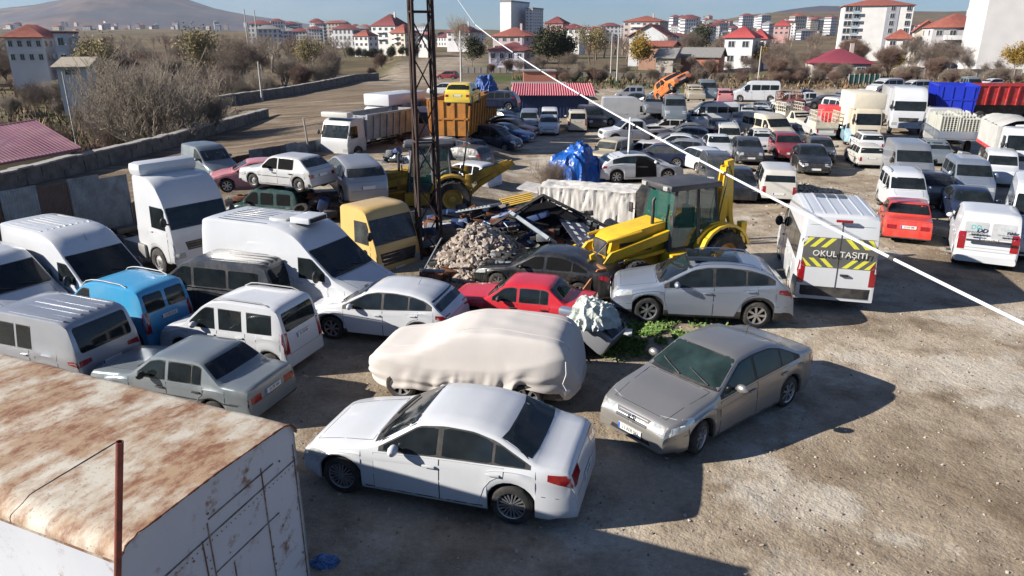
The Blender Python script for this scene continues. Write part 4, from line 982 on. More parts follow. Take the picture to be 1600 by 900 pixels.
for nm, lb, x0, x1, e, b, Y, col, rf, rh, rm, st, cols, rot in hs:
    rot = {0: -24, 8: -32, 10: -16, -6: -14}.get(rot, rot)
    house(nm, lb, x0, x1, e, b, Y, col, rf, rh, rm, st, cols, rot, cat={'shed': 'shed', 'barn': 'barn'}.get(nm, 'house'), extra='balcony' if st == 3 else None)
house('tower_block', 'tall plain white slab block standing out above the skyline in the centre', 768, 812, 3, 52, 420, (.75,.74,.75), 'flat', .8, ROOFG, 8, 0, -24, depth=26, cat='tower block')
house('tower_block', 'slimmer grey-white block attached at the right of the plain white slab', 813, 840, 14, 52, 425, (.62,.62,.66), 'flat', .8, ROOFG, 8, 2, -24, depth=16, cat='tower block')
r_, w_, d_, h_ = house('apartment_block', 'seven-storey white apartment block with red roof overhang and grey window strip', 1304, 1418, 8, 88, 225, (.74,.73,.72), 'hip', 1.8, ROOF, 7, 0, -20, depth=14, cat='apartment block')
g = MB(); g.box((w_*.12, -.12, 0), (w_*.3, .0, h_-.05)); g.build('window_strip', [mat('strip_grey', (.33,.34,.38), .8)], r_)
for k in range(7):
    z = h_*(k+.55)/7
    for x, s in ((w_*.21, 1.2), (-w_*.42, 2.2), (-w_*.3, 1.6), (w_*.43, 1.2)):
        o = link('window', WINM, r_, (x, -.15, z)); o.scale = (s, 1, 1.5)
    g = MB(); g.box((-w_*.36, -.9, z-1.5), (-w_*.26, 0, z-1.4)); g.box((-w_*.36, -.9, z-1.4), (-w_*.26, -.84, z-.6)); g.build('balcony', [mat('balcony_blue', (.35,.42,.48), .5)], r_)
house('apartment_block', 'huge plain pale block cut off by the right edge of the picture', 1524, 1760, -90, 108, 150, (.58,.57,.57), 'flat', .8, ROOFG, 10, 0, -20, depth=18, cat='apartment block')
# far town: small blocks on the skyline, copied from three
FARP = []
for i, (c, rm_) in enumerate((((.72,.71,.70), ROOFD), ((.55,.56,.60), ROOFG), ((.66,.58,.48), ROOF))):
    fm, nt, p = new_mat('far_wall_%d' % i); p.inputs['Roughness'].default_value = .9
    br = nt.nodes.new('ShaderNodeTexBrick'); tcb = nt.nodes.new('ShaderNodeTexCoord'); mpb = nt.nodes.new('ShaderNodeMapping'); mpb.inputs['Rotation'].default_value = (math.pi/2, 0, 0)
    nt.links.new(tcb.outputs['Object'], mpb.inputs[0]); nt.links.new(mpb.outputs[0], br.inputs['Vector']); br.offset = 0
    br.inputs['Scale'].default_value = 1; br.inputs['Brick Width'].default_value = 2.4; br.inputs['Row Height'].default_value = 3; br.inputs['Mortar Size'].default_value = .62
    br.inputs['Color1'].default_value = (.12,.13,.15,1); br.inputs['Color2'].default_value = (.16,.17,.19,1); br.inputs['Mortar'].default_value = (*c, 1); nt.links.new(br.outputs[0], p.inputs['Base Color'])
    g = MB(); g.box((-6,-5,-6),(6,5,12)); a = g.mesh('wall', [fm]); g = MB(); e = .6
    g.add([(-6-e,-5-e,12),(6+e,-5-e,12),(6+e,5+e,12),(-6-e,5+e,12),(-2,0,14.5),(2,0,14.5)], [(0,1,5,4),(1,2,5),(2,3,4,5),(3,0,4),(3,2,1,0)]); FARP.append((a, g.mesh('roof', [rm_])))
FL = ['far white apartment block with dark red roof on the skyline', 'far grey apartment block with grey roof on the skyline', 'far beige house with red roof on the skyline']
def far(px, py, Y, s, i=None):
    i = random.choices([0, 1, 2], [.5, .25, .25])[0] if i is None else i; q = AT(px, py, Y)
    r = empty('far_block', (q.x, Y, q.z - 14*s*.9), (0, 0, random.uniform(-.5, .5))); r.scale = (s*random.uniform(.7, 1.4), s, s*random.uniform(.9, 1.15)); tag(r, FL[i], 'apartment block', 'far town blocks, ' + ['white', 'grey', 'beige'][i])
    link('wall', FARP[i][0], r); link('roof', FARP[i][1], r)
for k in range(60): far(random.uniform(400, 545), random.uniform(34, 50), random.uniform(500, 1100), random.uniform(.7, 1.2))
for k in range(30): far(random.uniform(545, 760), random.uniform(40, 56), random.uniform(480, 900), random.uniform(.6, 1.0))
for k in range(34): far(random.uniform(880, 1120), random.uniform(38, 55), random.uniform(500, 1100), random.uniform(.6, 1.0))
for k in range(70): far(random.uniform(1050, 1310), random.uniform(24, 50), random.uniform(700, 1500), random.uniform(.7, 1.2))
for k in range(18): far(random.uniform(1400, 1530), random.uniform(30, 52), random.uniform(400, 900), random.uniform(.6, .9))
for k in range(90): far(random.uniform(-10, 420), random.uniform(33, 58), random.uniform(1400, 2600), random.uniform(.6, 1.1))
# ---------------------------------------------------------------- the parked cars
# name, type, colour, outline (x0, x1, roof y) in photo pixels, heading, label, category, options
CHK = []
def V(name, tname, col, bb, head, label, cat='car', z=0, **k):
    over = k.get('over'); loc, e, s_ = solve(tname, bb, head, z, over, k.pop('sc_', None))
    CHK.append((label[:34], [round(v) for v in bb[:2]], [round(v) for v in e[:2]], round(loc.y, 1), s_))
    return make_vehicle(name, tname, col, loc, head, label, cat, scale=s_, **k)
def Wv(name, tname, col, f, r, side, label, cat='car', z=0, **k):
    loc, h = from_wheels(tname, f, r, side, k.get('over')); loc.z = z
    return make_vehicle(name, tname, col, loc, h, label, cat, **k)
# foreground
def squeeze(t, f0, L, wh):
    s = T[t]; k = L/s['L']; q = lambda P: tuple(v*k for v in P) if P else P
    return dict(L=L, wh=wh, top=[(x*k, z) for x, z in s['top']], belt=[(x*k, z) for x, z in s['belt']], ws=q(s['ws']), rw=q(s['rw']), dlo=(s['dlo'][0]*k, s['dlo'][1]*k, 9), panes=[q(p) for p in s['panes']], doors=[q(p) for p in s['doors']])
PAS = squeeze('sedan', 0, 4.46, (.74,3.5)); VEC = squeeze('vectra', 0, 4.46, (.84,3.54))
Wv('sedan_car', 'sedan', 'white', (540,773), (793,820), 'L', 'clean white sedan with dark ten-spoke wheels parked in the foreground beside the rusty container', det=2, flags=('darkrim',), plate='23 LE 421', over=PAS)
r_, bvh_, fn_, sp_ = Wv('sedan_car', 'vectra', 'champagne', (1090,712), (1232,635), 'L', 'champagne grey sedan facing the camera with front wheels turned, alone on open gravel', det=2, flags=(('steer', 14), 'teal', 'antenna'), plate='23 AEB 043', over=VEC)
g = MB(); h = bvh_.ray_cast(Vector((4, 0, .62)), Vector((-1,0,0)))
g.lathe([(.075, -.006), (.075, .006), (.06, .006), (.06, -.006)], 20, 0, Matrix.Translation((h[0].x+.02, 0, .62)) @ Matrix.Rotation(math.pi/2, 4, 'Z')); g.box((h[0].x+.015, -.075, .61), (h[0].x+.03, .075, .63)); g.build('emblem', [CHROME], r_)
Wv('crossover_car', 'suv', 'bluesilver', (1010,506), (1180,514), 'L', 'dusty silver crossover with black wheel-arch cladding and dark glass roof, nose towards the digger bucket', det=2, flags=('antenna', 'panoroof'))
r_, bvh_, fn_, sp_ = V('crossover_car', 'suv', 'white', (490,720,426), 165, 'white crossover with red tail lamps parked between the small white van and the red saloon', det=2, flags=('antenna',), over=dict(rails=None))
V('sedan_car', 'oldsedan', 'oldgrey', (146,457,515), 162, 'old boxy blue-grey saloon next to the rusty container roof', det=2, plate='23 ZR 164')
q = [('small_van', 'kangoo', 'white', 'white small van with roof rails and tall red tail lamps behind the old grey saloon', G(445,548), 160),
     ]
V('small_van', 'kangoo', 'white', (250,503,440), 161, 'white small passenger van with roof rails, its back doors beside the white crossover', 'van', det=2, plate='23 DR 870', over=dict(tl=(.7,.83,.62,1.15,.12)))
V('small_van', 'panelkangoo', 'skyblue', (103,281,415), 155, 'bright sky-blue small panel van with roof bars between the silver minivan and the dark one', 'van', det=2, plate='23 EU 514', over=dict(rails=(1.5,3.3), rw2=1))
V('minivan', 'minivan', 'silver', (-70,210,450), 159, 'dusty silver minivan with ribbed roof cut by the left edge beside the old grey saloon', 'van', det=2, over=dict(panes=[(1.15,1.95),(2.05,2.75),(2.85,3.3)]), flags=('ribs',))
V('minivan', 'minivan', 'darkgrey', (236,476,381), 163, 'long dark grey minivan with chrome side line in front of the big white van', 'van', det=2, over=dict(L=4.9, wh=(.85,3.85)))
V('large_van', 'bigvan', 'white', (316,624,318), -24, 'big white high-roof van with a roof hatch, parked behind the dark grey minivan', 'van', det=2)
V('large_van', 'bigvan', 'white', (0,242,328), -30, 'white high-roof van with streaked dirty ribbed roof, second from the left edge', 'van', det=2, flags=('antenna',), over=dict(L=5.2, H_=2.5))
V('large_van', 'lowvan', 'white', (-150,106,362), -28, 'white van at the left edge seen only from roof and windscreen', 'van', det=2)
V('sedan_car', 'oldsedan', 'red', (706,930,420), 163, 'red boxy old saloon with a bundle of sheeting on its boot', det=2, over=dict(H_=1.38))
V('wrecked_sedan', 'sedan', 'black', (752,962,376), 159, 'dusty black saloon wreck without bonnet and side glass, next to the rubble heap', det=2, flags=('open','nohood','teal','norw'))
r_, bvh_, fn_, sp_ = Wv('wrecked_coupe', 'coupe', 'white', (1044,285), (962,287), 'R', 'white coupe wreck missing its driver door and headlamps, standing right of the blue tarpaulin', det=2, flags=('nodoors','teal','nohl'))
# right side, near
V('pickup_truck', 'topup', 'offwhite', (1178,1247,251), 76, 'white covered pickup seen from behind, left of the heap of dry earth', 'pickup', det=1)
V('sedan_car', 'oldsedan', 'brightred', (1376,1459,304), 66, 'bright red old saloon seen from behind with grey bumper', det=2, plate='23 DF 098', over=dict(rw=(3.0,3.5), tum=.26))
V('small_van', 'panelkangoo', 'white', (1486,1598,311), 62, 'white panel van with pale sign panels on its back doors, one rear wheel skirt broken', 'van', det=2, flags=('whiterear',), plate='34 GA 6784', over=dict(rails=None, L=4.1, W=1.8, rwz=(1.0,1.5), wh=(.8,3.5), panes=[(1.15,1.9)]))
V('small_van', 'kangoo', 'white', (1372,1452,256), -107, 'white small van facing the camera just behind the bright red saloon', 'van', det=1)
V('large_van', 'lowvan', 'silver', (1380,1458,213), -107, 'silver-grey tall van facing the camera behind the white small van', 'van', det=1, over=dict(H_=2.25))
V('minivan', 'minivan', 'bluesilver', (1474,1552,238), -110, 'grey minivan facing the camera behind the dark blue car', 'van', det=1)
V('sedan_car', 'sedan', 'navy', (1472,1562,287), -112, 'dark blue saloon facing the camera directly behind the white panel van', det=1)
V('minibus', 'lowbus', 'white', (1566,1700,262), -122, 'white minibus at the right edge next to the dark blue saloon', 'minibus', det=1)
# centre rows
V('station_wagon', 'kangoo', 'darkgrey', (1091,1152,233), -96, 'dark grey dusty tall wagon facing the camera just behind the digger cab', det=1, flags=('dusty',))
V('crossover_car', 'suv', 'darkgrey', (1143,1194,211), -100, 'black crossover with red roof panel left of the white covered pickup', det=1, over=dict(rails=None))
V('hatchback', 'hatch', 'darkred', (1200,1258,203), -101, 'dark red hatchback wreck with its bonnet off', det=1, flags=('nogr','nohl'))
V('sedan_car', 'vectra', 'black', (1236,1300,223), -103, 'shiny black saloon facing the camera on the bare earth', det=1)
V('hatchback', 'hatch', 'darkgrey', (1256,1308,210), -106, 'dark grey car partly hidden right behind the shiny black saloon', det=1)
V('hatchback', 'oldwagon', 'offwhite', (1324,1380,222), 78, 'cream-white old wagon seen from behind at the front of its file', det=1)
V('hatchback', 'oldwagon', 'white', (1328,1382,204), 77, 'white old wagon seen from behind, second in its file', det=1)
V('station_wagon', 'hatch', 'palblue', (1312,1364,184), -108, 'pale blue car facing the camera left of the white lorry cab', det=1)
V('sedan_car', 'sedan', 'navy', (973,1082,221), 163, 'dark navy saloon wreck right behind the white coupe wreck', det=1, flags=('dusty',))
V('hatchback', 'hatch', 'white', (1070,1114,226), 108, 'white hatchback with red lamps squeezed left of the dark grey tall wagon', det=1)
V('sedan_car', 'sedan', 'white', (1100,1144,208), -98, 'small white saloon facing the camera, in front of the white van with large windscreen', det=1)
V('sedan_car', 'sedan', 'white', (1012,1094,206), 166, 'white saloon with dark roof behind the dark navy wreck', det=1)
V('wrecked_car', 'oldwagon', 'dullwhite', (976,1036,217), 160, 'battered whitish wreck frame left of the white saloon with dark roof', det=1, flags=('open','wrk'))
V('off_road_car', 'jeep', 'tan', (925,980,212), -128, 'dusty tan off-roader with white bonnet right of the blue tarpaulin', det=1, flags=('dusty',))
V('pickup_truck', 'pickup', 'white', (934,1046,184), 190, 'white double-cab pickup facing left behind the tan off-roader', 'pickup', det=1)
V('sedan_car', 'sedan', 'navy', (994,1052,175), 168, 'dark blue saloon in front of the long white van', det=0)
V('wrecked_car', 'hatch', 'dullwhite', (1018,1068,183), 170, 'stripped pale car shell with open window frames near the dark red wreck', det=0, flags=('open','wrk'))
V('wrecked_car', 'hatch', 'darkred', (1058,1108,196), 175, 'low dark red burnt wreck behind the white saloon', det=0, flags=('open','wrk'), wheels=False)
V('van', 'kangoo', 'offwhite', (1114,1160,189), -98, 'off-white van with large windscreen behind the small white saloon', 'van', det=1)
V('minibus', 'lowbus', 'cream', (1156,1242,172), -76, 'cream minibus with black racks on its long side', 'minibus', det=1, over=dict(L=5.6))
V('minibus', 'lowbus', 'white', (1068,1154,157), 172, 'white minibus with red curtains standing across the row', 'minibus', det=1)
V('hatchback', 'hatch', 'white', (1074,1106,170), -96, 'white car facing the camera before the minibus with red curtains', det=0)
V('hatchback', 'hatch', 'darkgrey', (1106,1142,183), -100, 'dark car half hidden between the off-white van and the stripped shell', det=0)
V('large_van', 'bigvan', 'dullwhite', (931,1036,149), -3, 'long white panel van parked sideways behind the white double-cab pickup', 'van', det=1, over=dict(L=5.9, wh=(1.0,4.7)))
V('sedan_car', 'sedan', 'navy', (966,1012,144), 168, 'dark saloon behind the roof of the long white panel van', det=0, z=.6)
V('hatchback', 'hatch', 'white', (1014,1048,138), 150, 'white car tilted on the pile under the orange car', det=0, z=1.6, tilt=(0,8))
V('hatchback', 'hatch', 'grey', (1004,1040,146), -98, 'grey car shell on top of a dark one right of the long white panel van', det=0, z=1.2)
V('hatchback', 'hatch', 'black', (1006,1040,162), -98, 'crushed black car under the grey shell', det=0)
V('small_van', 'kangoo', 'oldgrey', (1036,1072,146), -98, 'grey-green tall van stacked on top of the dark green one', 'van', det=0, z=1.75)
V('small_van', 'kangoo', 'darkgreen', (1036,1072,162), -98, 'dark green tall van beneath the grey-green one', 'van', det=0)
V('hatchback', 'oldhatch', 'orange', (1038,1074,113), -78, 'bright orange old car tilted on its side on top of the pile', det=1, z=3.3, tilt=(24,-22))
V('hatchback', 'oldwagon', 'tan', (1072,1101,131), -98, 'beige old car on top of the stack next to the tilted orange car', det=0, z=2.0)
V('van', 'kangoo', 'oldgrey', (1094,1116,123), -98, 'pale blue-grey van behind the beige old car', 'van', det=0, z=2.0)
V('hatchback', 'hatch', 'pink', (1117,1144,137), 82, 'faded red car shell left of the long white far minibus', det=0, z=1.3)
V('minibus', 'lowbus', 'white', (1142,1227,125), 166, 'long white minibus with dark side windows at the back of the yard', 'minibus', det=1, over=dict(L=5.8, rwz=None))
V('pickup_truck', 'pickup', 'dullwhite', (1232,1302,143), 170, 'small white pickup cab far back beside the bare shrubs', 'pickup', det=0)
V('sedan_car', 'suv', 'silver', (1302,1338,140), 195, 'silver crossover far back, left of the cream box lorry', det=0)
V('large_van', 'kangoo', 'white', (1216,1246,143), 170, 'white rounded car cabin at the tail of the long white far minibus', det=0)
V('van', 'minivan', 'dullwhite', (1364,1402,121), 200, 'white van on the rise above the high white lorry cab', 'van', det=0, z=1.0)
V('van', 'kangoo', 'oldgrey', (1502,1534,119), -100, 'pale grey-green van above the blue tipper body', 'van', det=0, z=1.2)
V('hatchback', 'hatch', 'dullwhite', (1174,1212,163), -98, 'white car with yellow roof rack behind the cream minibus', det=0)
# by the low building
V('small_van', 'kangoo', 'bluesilver', (811,842,168), -94, 'pale blue small van facing the camera under the red corrugated roof', 'van', det=0)
V('small_van', 'kangoo', 'white', (845,873,166), -92, 'white small van directly behind the white crossover by the low building', 'van', det=0)
V('crossover_car', 'suv', 'white', (841,874,178), -94, 'white crossover facing the camera before the low building', det=1, over=dict(rails=None, clad=0))
V('small_van', 'kangoo', 'cream', (885,918,170), 88, 'cream small van with its back to the camera by the low building', 'van', det=1)
V('van', 'minivan', 'black', (906,942,162), -80, 'black van in the shade left of the long white panel van', 'van', det=0)
V('minivan', 'minivan', 'darkgreen', (770,806,160), -40, 'dark green van behind the dark blue car row', 'van', det=0)
# left of the aisle
V('crossover_car', 'kangoo', 'navy', (729,818,192), -27, 'dark navy tall wagon with alloy wheels at the head of the row', det=1, over=dict(rails=None, wstyle='alloy'))
V('sedan_car', 'sedan', 'blue', (752,828,190), -27, 'blue saloon behind the dark navy tall wagon', det=1)
V('sedan_car', 'sedan', 'brown', (764,834,183), -27, 'brown-orange saloon behind the blue one', det=1)
V('sedan_car', 'sedan', 'navy', (768,830,178), -27, 'navy saloon farthest back in the slanted row by the orange tipper', det=0)
V('hatchback', 'hatch', 'darkgrey', (678,768,223), 150, 'dark grey hatchback in the shade behind the white hatchback shell', det=1, flags=('dusty',))
V('small_van', 'kangoo', 'white', (636,712,211), -122, 'white-roofed small van behind the far digger cab', 'van', det=1)
V('sedan_car', 'hatch', 'navy', (696,746,213), 140, 'blue car between the white-roofed van and the dark navy wagon', det=0)
V('wrecked_hatchback', 'hatch', 'white', (690,764,248), 151, 'white hatchback shell without side glass, right of the pylon', det=1, flags=('open','nodoors'))
V('wrecked_hatchback', 'oldhatch', 'dullwhite', (376,522,235), 155, 'battered whitish old hatchback raised on top of scrap', det=2, z=1.55, flags=('open','wrk','dusty'))
V('wrecked_hatchback', 'hatch', 'silver', (500,606,236), 118, 'silver hatchback wreck with its tailgate missing, standing on scrap behind the ochre cab', det=2, z=1.1, flags=('wrk','dusty','nodoors'), tilt=(0,-6), over=dict(tl=None))
V('wrecked_van', 'kangoo', 'oldgrey', (286,372,222), -38, 'grey-white van front section leaning over the sheet fence', 'van', det=1, z=.9, tilt=(0,10), flags=('wrk','nodoors','dusty'), over=dict(L=3.2, top=[(0,.48),(.04,.7),(.2,.88),(.75,1.03),(.9,1.08),(1.5,1.55),(1.8,1.66),(2.6,1.6),(3.2,1.5)], belt=[(0,.65),(.2,.78),(.9,1.0),(3.2,1.05)], wh=(.78,), panes=[(1.15,1.9)], rw=None, doors=[], tl=None, pr=None, rails=None))
V('wrecked_sedan', 'coupe', 'pink', (344,450,243), 200, 'crumpled car with faded red and bleached bonnet behind the whitish old hatchback', det=1, z=.9, flags=('wrk','open'))
V('wrecked_van', 'kangoo', 'darkgreen', (352,500,283), 160, 'dark teal crushed van beneath the raised whitish hatchback', 'van', det=1, flags=('wrk','open'), over=dict(rails=None, H_=1.6))
V('hatchback', 'oldhatch', 'yellow', (702,744,127), 82, 'small yellow old car standing on top of the orange tipper body', det=1, z=3.35)
V('hatchback', 'hatch', 'dullwhite', (682,706,128), 160, 'white small car wreck far back, left of the yellow old car', det=0, z=1.2)
V('hatchback', 'hatch', 'darkred', (682,716,110), 165, 'dark red wreck farthest back behind the yellow old car', det=0, z=.8)
V('hatchback', 'hatch', 'navy', (752,792,140), 170, 'dark crushed car behind the blue bundle', det=0, z=2.2, flags=('wrk',))
fill = [('hatch','black',(1128,1182,256),-100,'black car in the shade directly behind the raised digger arm'),('suv','grey',(1046,1092,196),166,'grey car roof in the crowded row behind the white saloon'),('hatch','dullwhite',(1176,1206,198),-100,'small whitish car left of the dark red hatchback wreck'),('hatch','dullwhite',(1150,1186,161),-96,'white battered car before the long white far minibus'),('hatch','grey',(1186,1216,157),-60,'grey wreck between the far minibus and the rack lorries'),('kangoo','offwhite',(1208,1236,158),-95,'off-white van roof peeking behind the cream slatted lorry'),
 ('hatch','navy',(1140,1170,172),-98,'navy car left of the cream minibus, behind the off-white van'),('suv','darkgrey',(1268,1306,147),175,'dark car behind the small white pickup at the back'),('hatch','white',(1338,1368,138),-96,'white car above the cream box lorry'),
 ('minivan','dullwhite',(1296,1330,150),-80,'pale van right of the red canopy pickup'),('hatch','darkgrey',(1300,1322,172),-100,'dark car squeezed between the canopy pickup and the cream box lorry'),('kangoo','silver',(968,1000,133),170,'silver van behind the long white panel van'),
 ('sedan','grey',(1046,1096,190),168,'grey car behind the white saloon with dark roof'),('hatch','silver',(1040,1080,214),163,'silver hatchback wedged between the navy wreck and the small white saloon'),('hatch','darkgrey',(1218,1256,190),-98,'dark car nose behind the dark red hatchback wreck'),
 ('hatch','oldgrey',(1448,1476,214),-108,'grey car in the gap beside the silver-grey tall van'),('hatch','black',(1444,1476,262),-108,'black wreck in the shade between the white small van and dark blue saloon'),('suv','navy',(772,806,170),-40,'navy car nose beside the pale blue small van'),
 ('kangoo','white',(1546,1580,228),-118,'white van nose left of the white minibus at the right edge'),('minivan','dullwhite',(1410,1446,124),190,'pale van by the boundary wall above the high white lorry'),('hatch','white',(1534,1562,122),190,'white car by the boundary wall behind the red trailer')]
for t_, c_, bb_, h_, l_ in fill: V({'kangoo':'small_van','minivan':'van'}.get(t_, 'parked_car'), t_, c_, bb_, h_, l_, 'van' if t_ in ('kangoo','minivan') else 'car', det=0)
for c_ in CHK:
    a, b = c_[1], c_[2]
    if abs((a[1]-a[0]) - (b[1]-b[0])) > 10 or abs(sum(a)-sum(b)) > 8: print('WIDTH', c_)

# ---------------------------------------------------------------- school minibus
lb = 'white school minibus with yellow and grey chevrons on its back window'
loc = G(1300, 462); hd_ = 77
loc = G(1301, 468, .33); loc.z = 0; hd_ = 75; loc = loc + Vector((math.cos(R(hd_)), math.sin(R(hd_)), 0))*(2.9*.98)
busover = dict(L=5.8, W=2.06, top=[(0,.5),(.05,.86),(.22,1.05),(.85,1.3),(.95,1.34),(1.75,2.0),(2.0,2.24),(2.3,2.45),(2.6,2.55),(3.0,2.6),(5.5,2.6),(5.7,2.52),(5.77,1.5),(5.8,.4)], belt=[(0,.8),(.22,.92),(.9,1.2),(5.8,1.25)], wh=(1.0,4.35), tl=(.9,1.0,.75,1.35,.1), pr=.62, rwz=None, panes=[(1.25,2.1),(2.25,3.25),(3.3,4.3),(4.35,5.3)], sill=.28)
bus, bvh_, fn_, sp_ = make_vehicle('school_minibus', 'minibus', 'white', loc, hd_, lb, 'minibus', det=2, scale=.98, over=busover, plate='23 S 0271')
Lt = 5.8
YEL = mat('film_yellow', (.62,.60,.06), .4, var=.1); FGR = mat('film_dark_grey', (.10,.10,.095), .4, var=.2)
g = MB(); patch(g, bvh_, Lt, rpoly(-.93, 1.2, .93, 2.0, .12), 'B', .006, .15); wn = g.build('rear_window', [FGR], bus)
for sg in (1, -1):
    for up in (1, -1):
        for k in range(4):
            c0 = .1 + k*.27
            # diagonal stripes meeting in the middle
            if up > 0: pl = [(sg*(c0), 1.985), (sg*(c0+.13), 1.985), (sg*(c0+.13+.24), 1.74), (sg*(c0+.24), 1.74)]
            else: pl = [(sg*(c0), 1.215), (sg*(c0+.13), 1.215), (sg*(c0+.13+.24), 1.44), (sg*(c0+.24), 1.44)]
            pl = [(max(-.9, min(.9, a)), b) for a, b in pl]
            if abs(pl[0][0]-pl[1][0]) + abs(pl[2][0]-pl[3][0]) > .02:
                g = MB(); patch(g, bvh_, Lt, pl, 'B', .010, .15); g.build('chevron_stripe', [YEL], wn)
textobj('OKUL TAŞITI', .22, mat('film_text', (.75,.75,.72), .5), wn, (-Lt/2-.035, 0, 1.59), (math.pi/2+R(2), 0, -math.pi/2), 'lettering', .004, 1.02)
g = MB(); patch(g, bvh_, Lt, [(-.008, .62), (.008, .62), (.008, 2.42), (-.008, 2.42)], 'B', .012, .2); g.build('door_gap', [BLK], bus)
g = MB(); patch(g, bvh_, Lt, [(-.98, .42), (.98, .42), (.98, .68), (-.98, .68)], 'B', .03, .2); g.build('bumper', [BLK], bus)
g = MB(); patch(g, bvh_, Lt, rpoly(2.6, -.42, 3.5, .42, .12), 'T', .012, .15); g.build('roof_hatch', [GLASSD], bus)
g = MB(); g.bbox((-Lt/2-.03, -.2, 2.44), (-Lt/2+.06, .2, 2.5), .01); g.build('brake_light', [REDL], bus)
g = MB(); g.bbox((-Lt/2-.05, -.28, 1.0), (-Lt/2+.02, -.08, 1.05), .01); g.build('handle', [BLK], bus)
for y in (-.75, -.45, -.15, .15, .45, .75):
    g = MB(); patch(g, bvh_, Lt, [(2.5, y-.02), (5.5, y-.02), (5.5, y+.02), (2.5, y+.02)], 'T', .014, .3, 0, .02); g.build('roof_rib', [paint('white')], bus)

# roof ribs and racks on the other vans
for o in [x for x in COL.objects if x.get('label') and x.get('category') in ('van',) and ('ribbed' in x['label'] or 'dark grey minivan' in x['label'])]:
    t = 'bigvan' if 'high-roof' in o['label'] else 'minivan'; L = 5.2 if t == 'bigvan' else T[t]['L']; H = T[t]['H_']; W = T[t]['W']
    n_ = 9 if t == 'bigvan' else 7
    for k in range(n_):
        y = -W*.36 + W*.72*k/(n_-1); g = MB(); g.bbox((-L/2+.45, y-.03, H-.045), (L/2-2.5 if t == 'minivan' else L/2-3.0, y+.03, H+.006 - abs(y)*.03), .012)
        g.build('roof_rib', [paint('silver' if 'silver' in o['label'] else ('darkgrey' if 'dark' in o['label'] else 'offwhite'))], o)
for o in [x for x in COL.objects if (x.get('label') or '').startswith('long dark grey minivan')]:
    for sg in (1, -1): g = MB(); g.bbox((-2.2, sg*.925-.008, 1.08), (1.7, sg*.925+.008, 1.105), .004); g.build('chrome_strip', [CHROME], o)
# hatch on the big van, glass roof on the crossover
for o in list(COL.objects):
    lb_ = o.get('label') or ''
    if lb_.startswith('big white high-roof'):
        g = MB(); g.bbox((.1, -.4, 2.58), (.75, .4, 2.75), .04, 0); g.box((.753, -.34, 2.61), (.765, .34, 2.72), 1); g.build('roof_vent', [paint('white'), GLASS], o)
        g = MB(); g.bbox((-.7, -.32, 2.58), (-.1, .32, 2.64), .02, 1); g.build('roof_hatch', [GLASSD, paint('dullwhite')], o)
        g = MB(); g.bbox((2.08, -.36, 1.12), (2.2, .36, 1.19), .01); g.build('bonnet_slot', [BLK], o)
    if lb_.startswith('dusty silver crossover'):
        g = MB(); g.bbox((-.85, -.52, 1.585), (.35, .52, 1.606), .008); g.build('glass_roof', [GLASS], o)

# ---------------------------------------------------------------- lorries
def cargo_box(root, x0, x1, w, z0, z1, m, name='cargo_box', ribs=0, r=.04):
    g = MB(); g.bbox((x0, -w/2, z0), (x1, w/2, z1), r)
    for k in range(ribs):
        x = x0 + (x1-x0)*(k+.5)/ribs
        for sg in (1, -1): g.box((x-.03, sg*w/2-.02 if sg > 0 else -w/2-.03, z0+.05), (x+.03, w/2+.03 if sg > 0 else -w/2+.02, z1-.05))
    return g.build(name, [m], root)
def tipper(root, x0, x1, w, z0, z1, m, fill=None, rim=None):
    g = MB(); t = .06
    g.box((x0, -w/2+.15, z0), (x1, w/2-.15, z0+.08))
    for sg in (1, -1):
        y0, y1 = sg*(w/2-.15), sg*w/2
        g.add([(x0,y0,z0),(x1,y0,z0),(x1,y1,z1),(x0,y1,z1),(x0,y0-sg*t,z0),(x1,y0-sg*t,z0),(x1,y1-sg*t,z1),(x0,y1-sg*t,z1)], [(0,1,2,3),(4,7,6,5),(3,2,6,7),(0,3,7,4),(1,5,6,2)])
        n = max(3, int((x1-x0)/.75))
        for k in range(n+1):
            x = x0 + (x1-x0)*k/n; g.add([(x-.05,y0,z0),(x+.05,y0,z0),(x+.05,y1,z1),(x-.05,y1,z1),(x-.05,y0+sg*.09,z0),(x+.05,y0+sg*.09,z0),(x+.05,y1+sg*.09,z1),(x-.05,y1+sg*.09,z1)], [(4,5,6,7),(0,4,7,3),(1,2,6,5),(3,7,6,2)])
        g.box((x0-.05, min(sg*w/2-.06, sg*w/2+.1), z1), (x1+.05, max(sg*w/2-.06, sg*w/2+.1), z1+.12))
    for x in (x0, x1):
        g.box((x-.04, -w/2+.05, z0), (x+.04, w/2-.05, z1+.06))
        for k in range(4):
            y = -w/2+.25 + (w-.5)*k/3; g.box((x-.1 if x == x0 else x+.04, y-.05, z0), (x-.04 if x == x0 else x+.1, y+.05, z1))
        g.box((x-.1 if x == x0 else x+.04, -w/2+.05, (z0+z1)/2-.05), (x-.042 if x == x0 else x+.1, w/2-.05, (z0+z1)/2+.05))
    return g.build('tipper_body', [m], root)
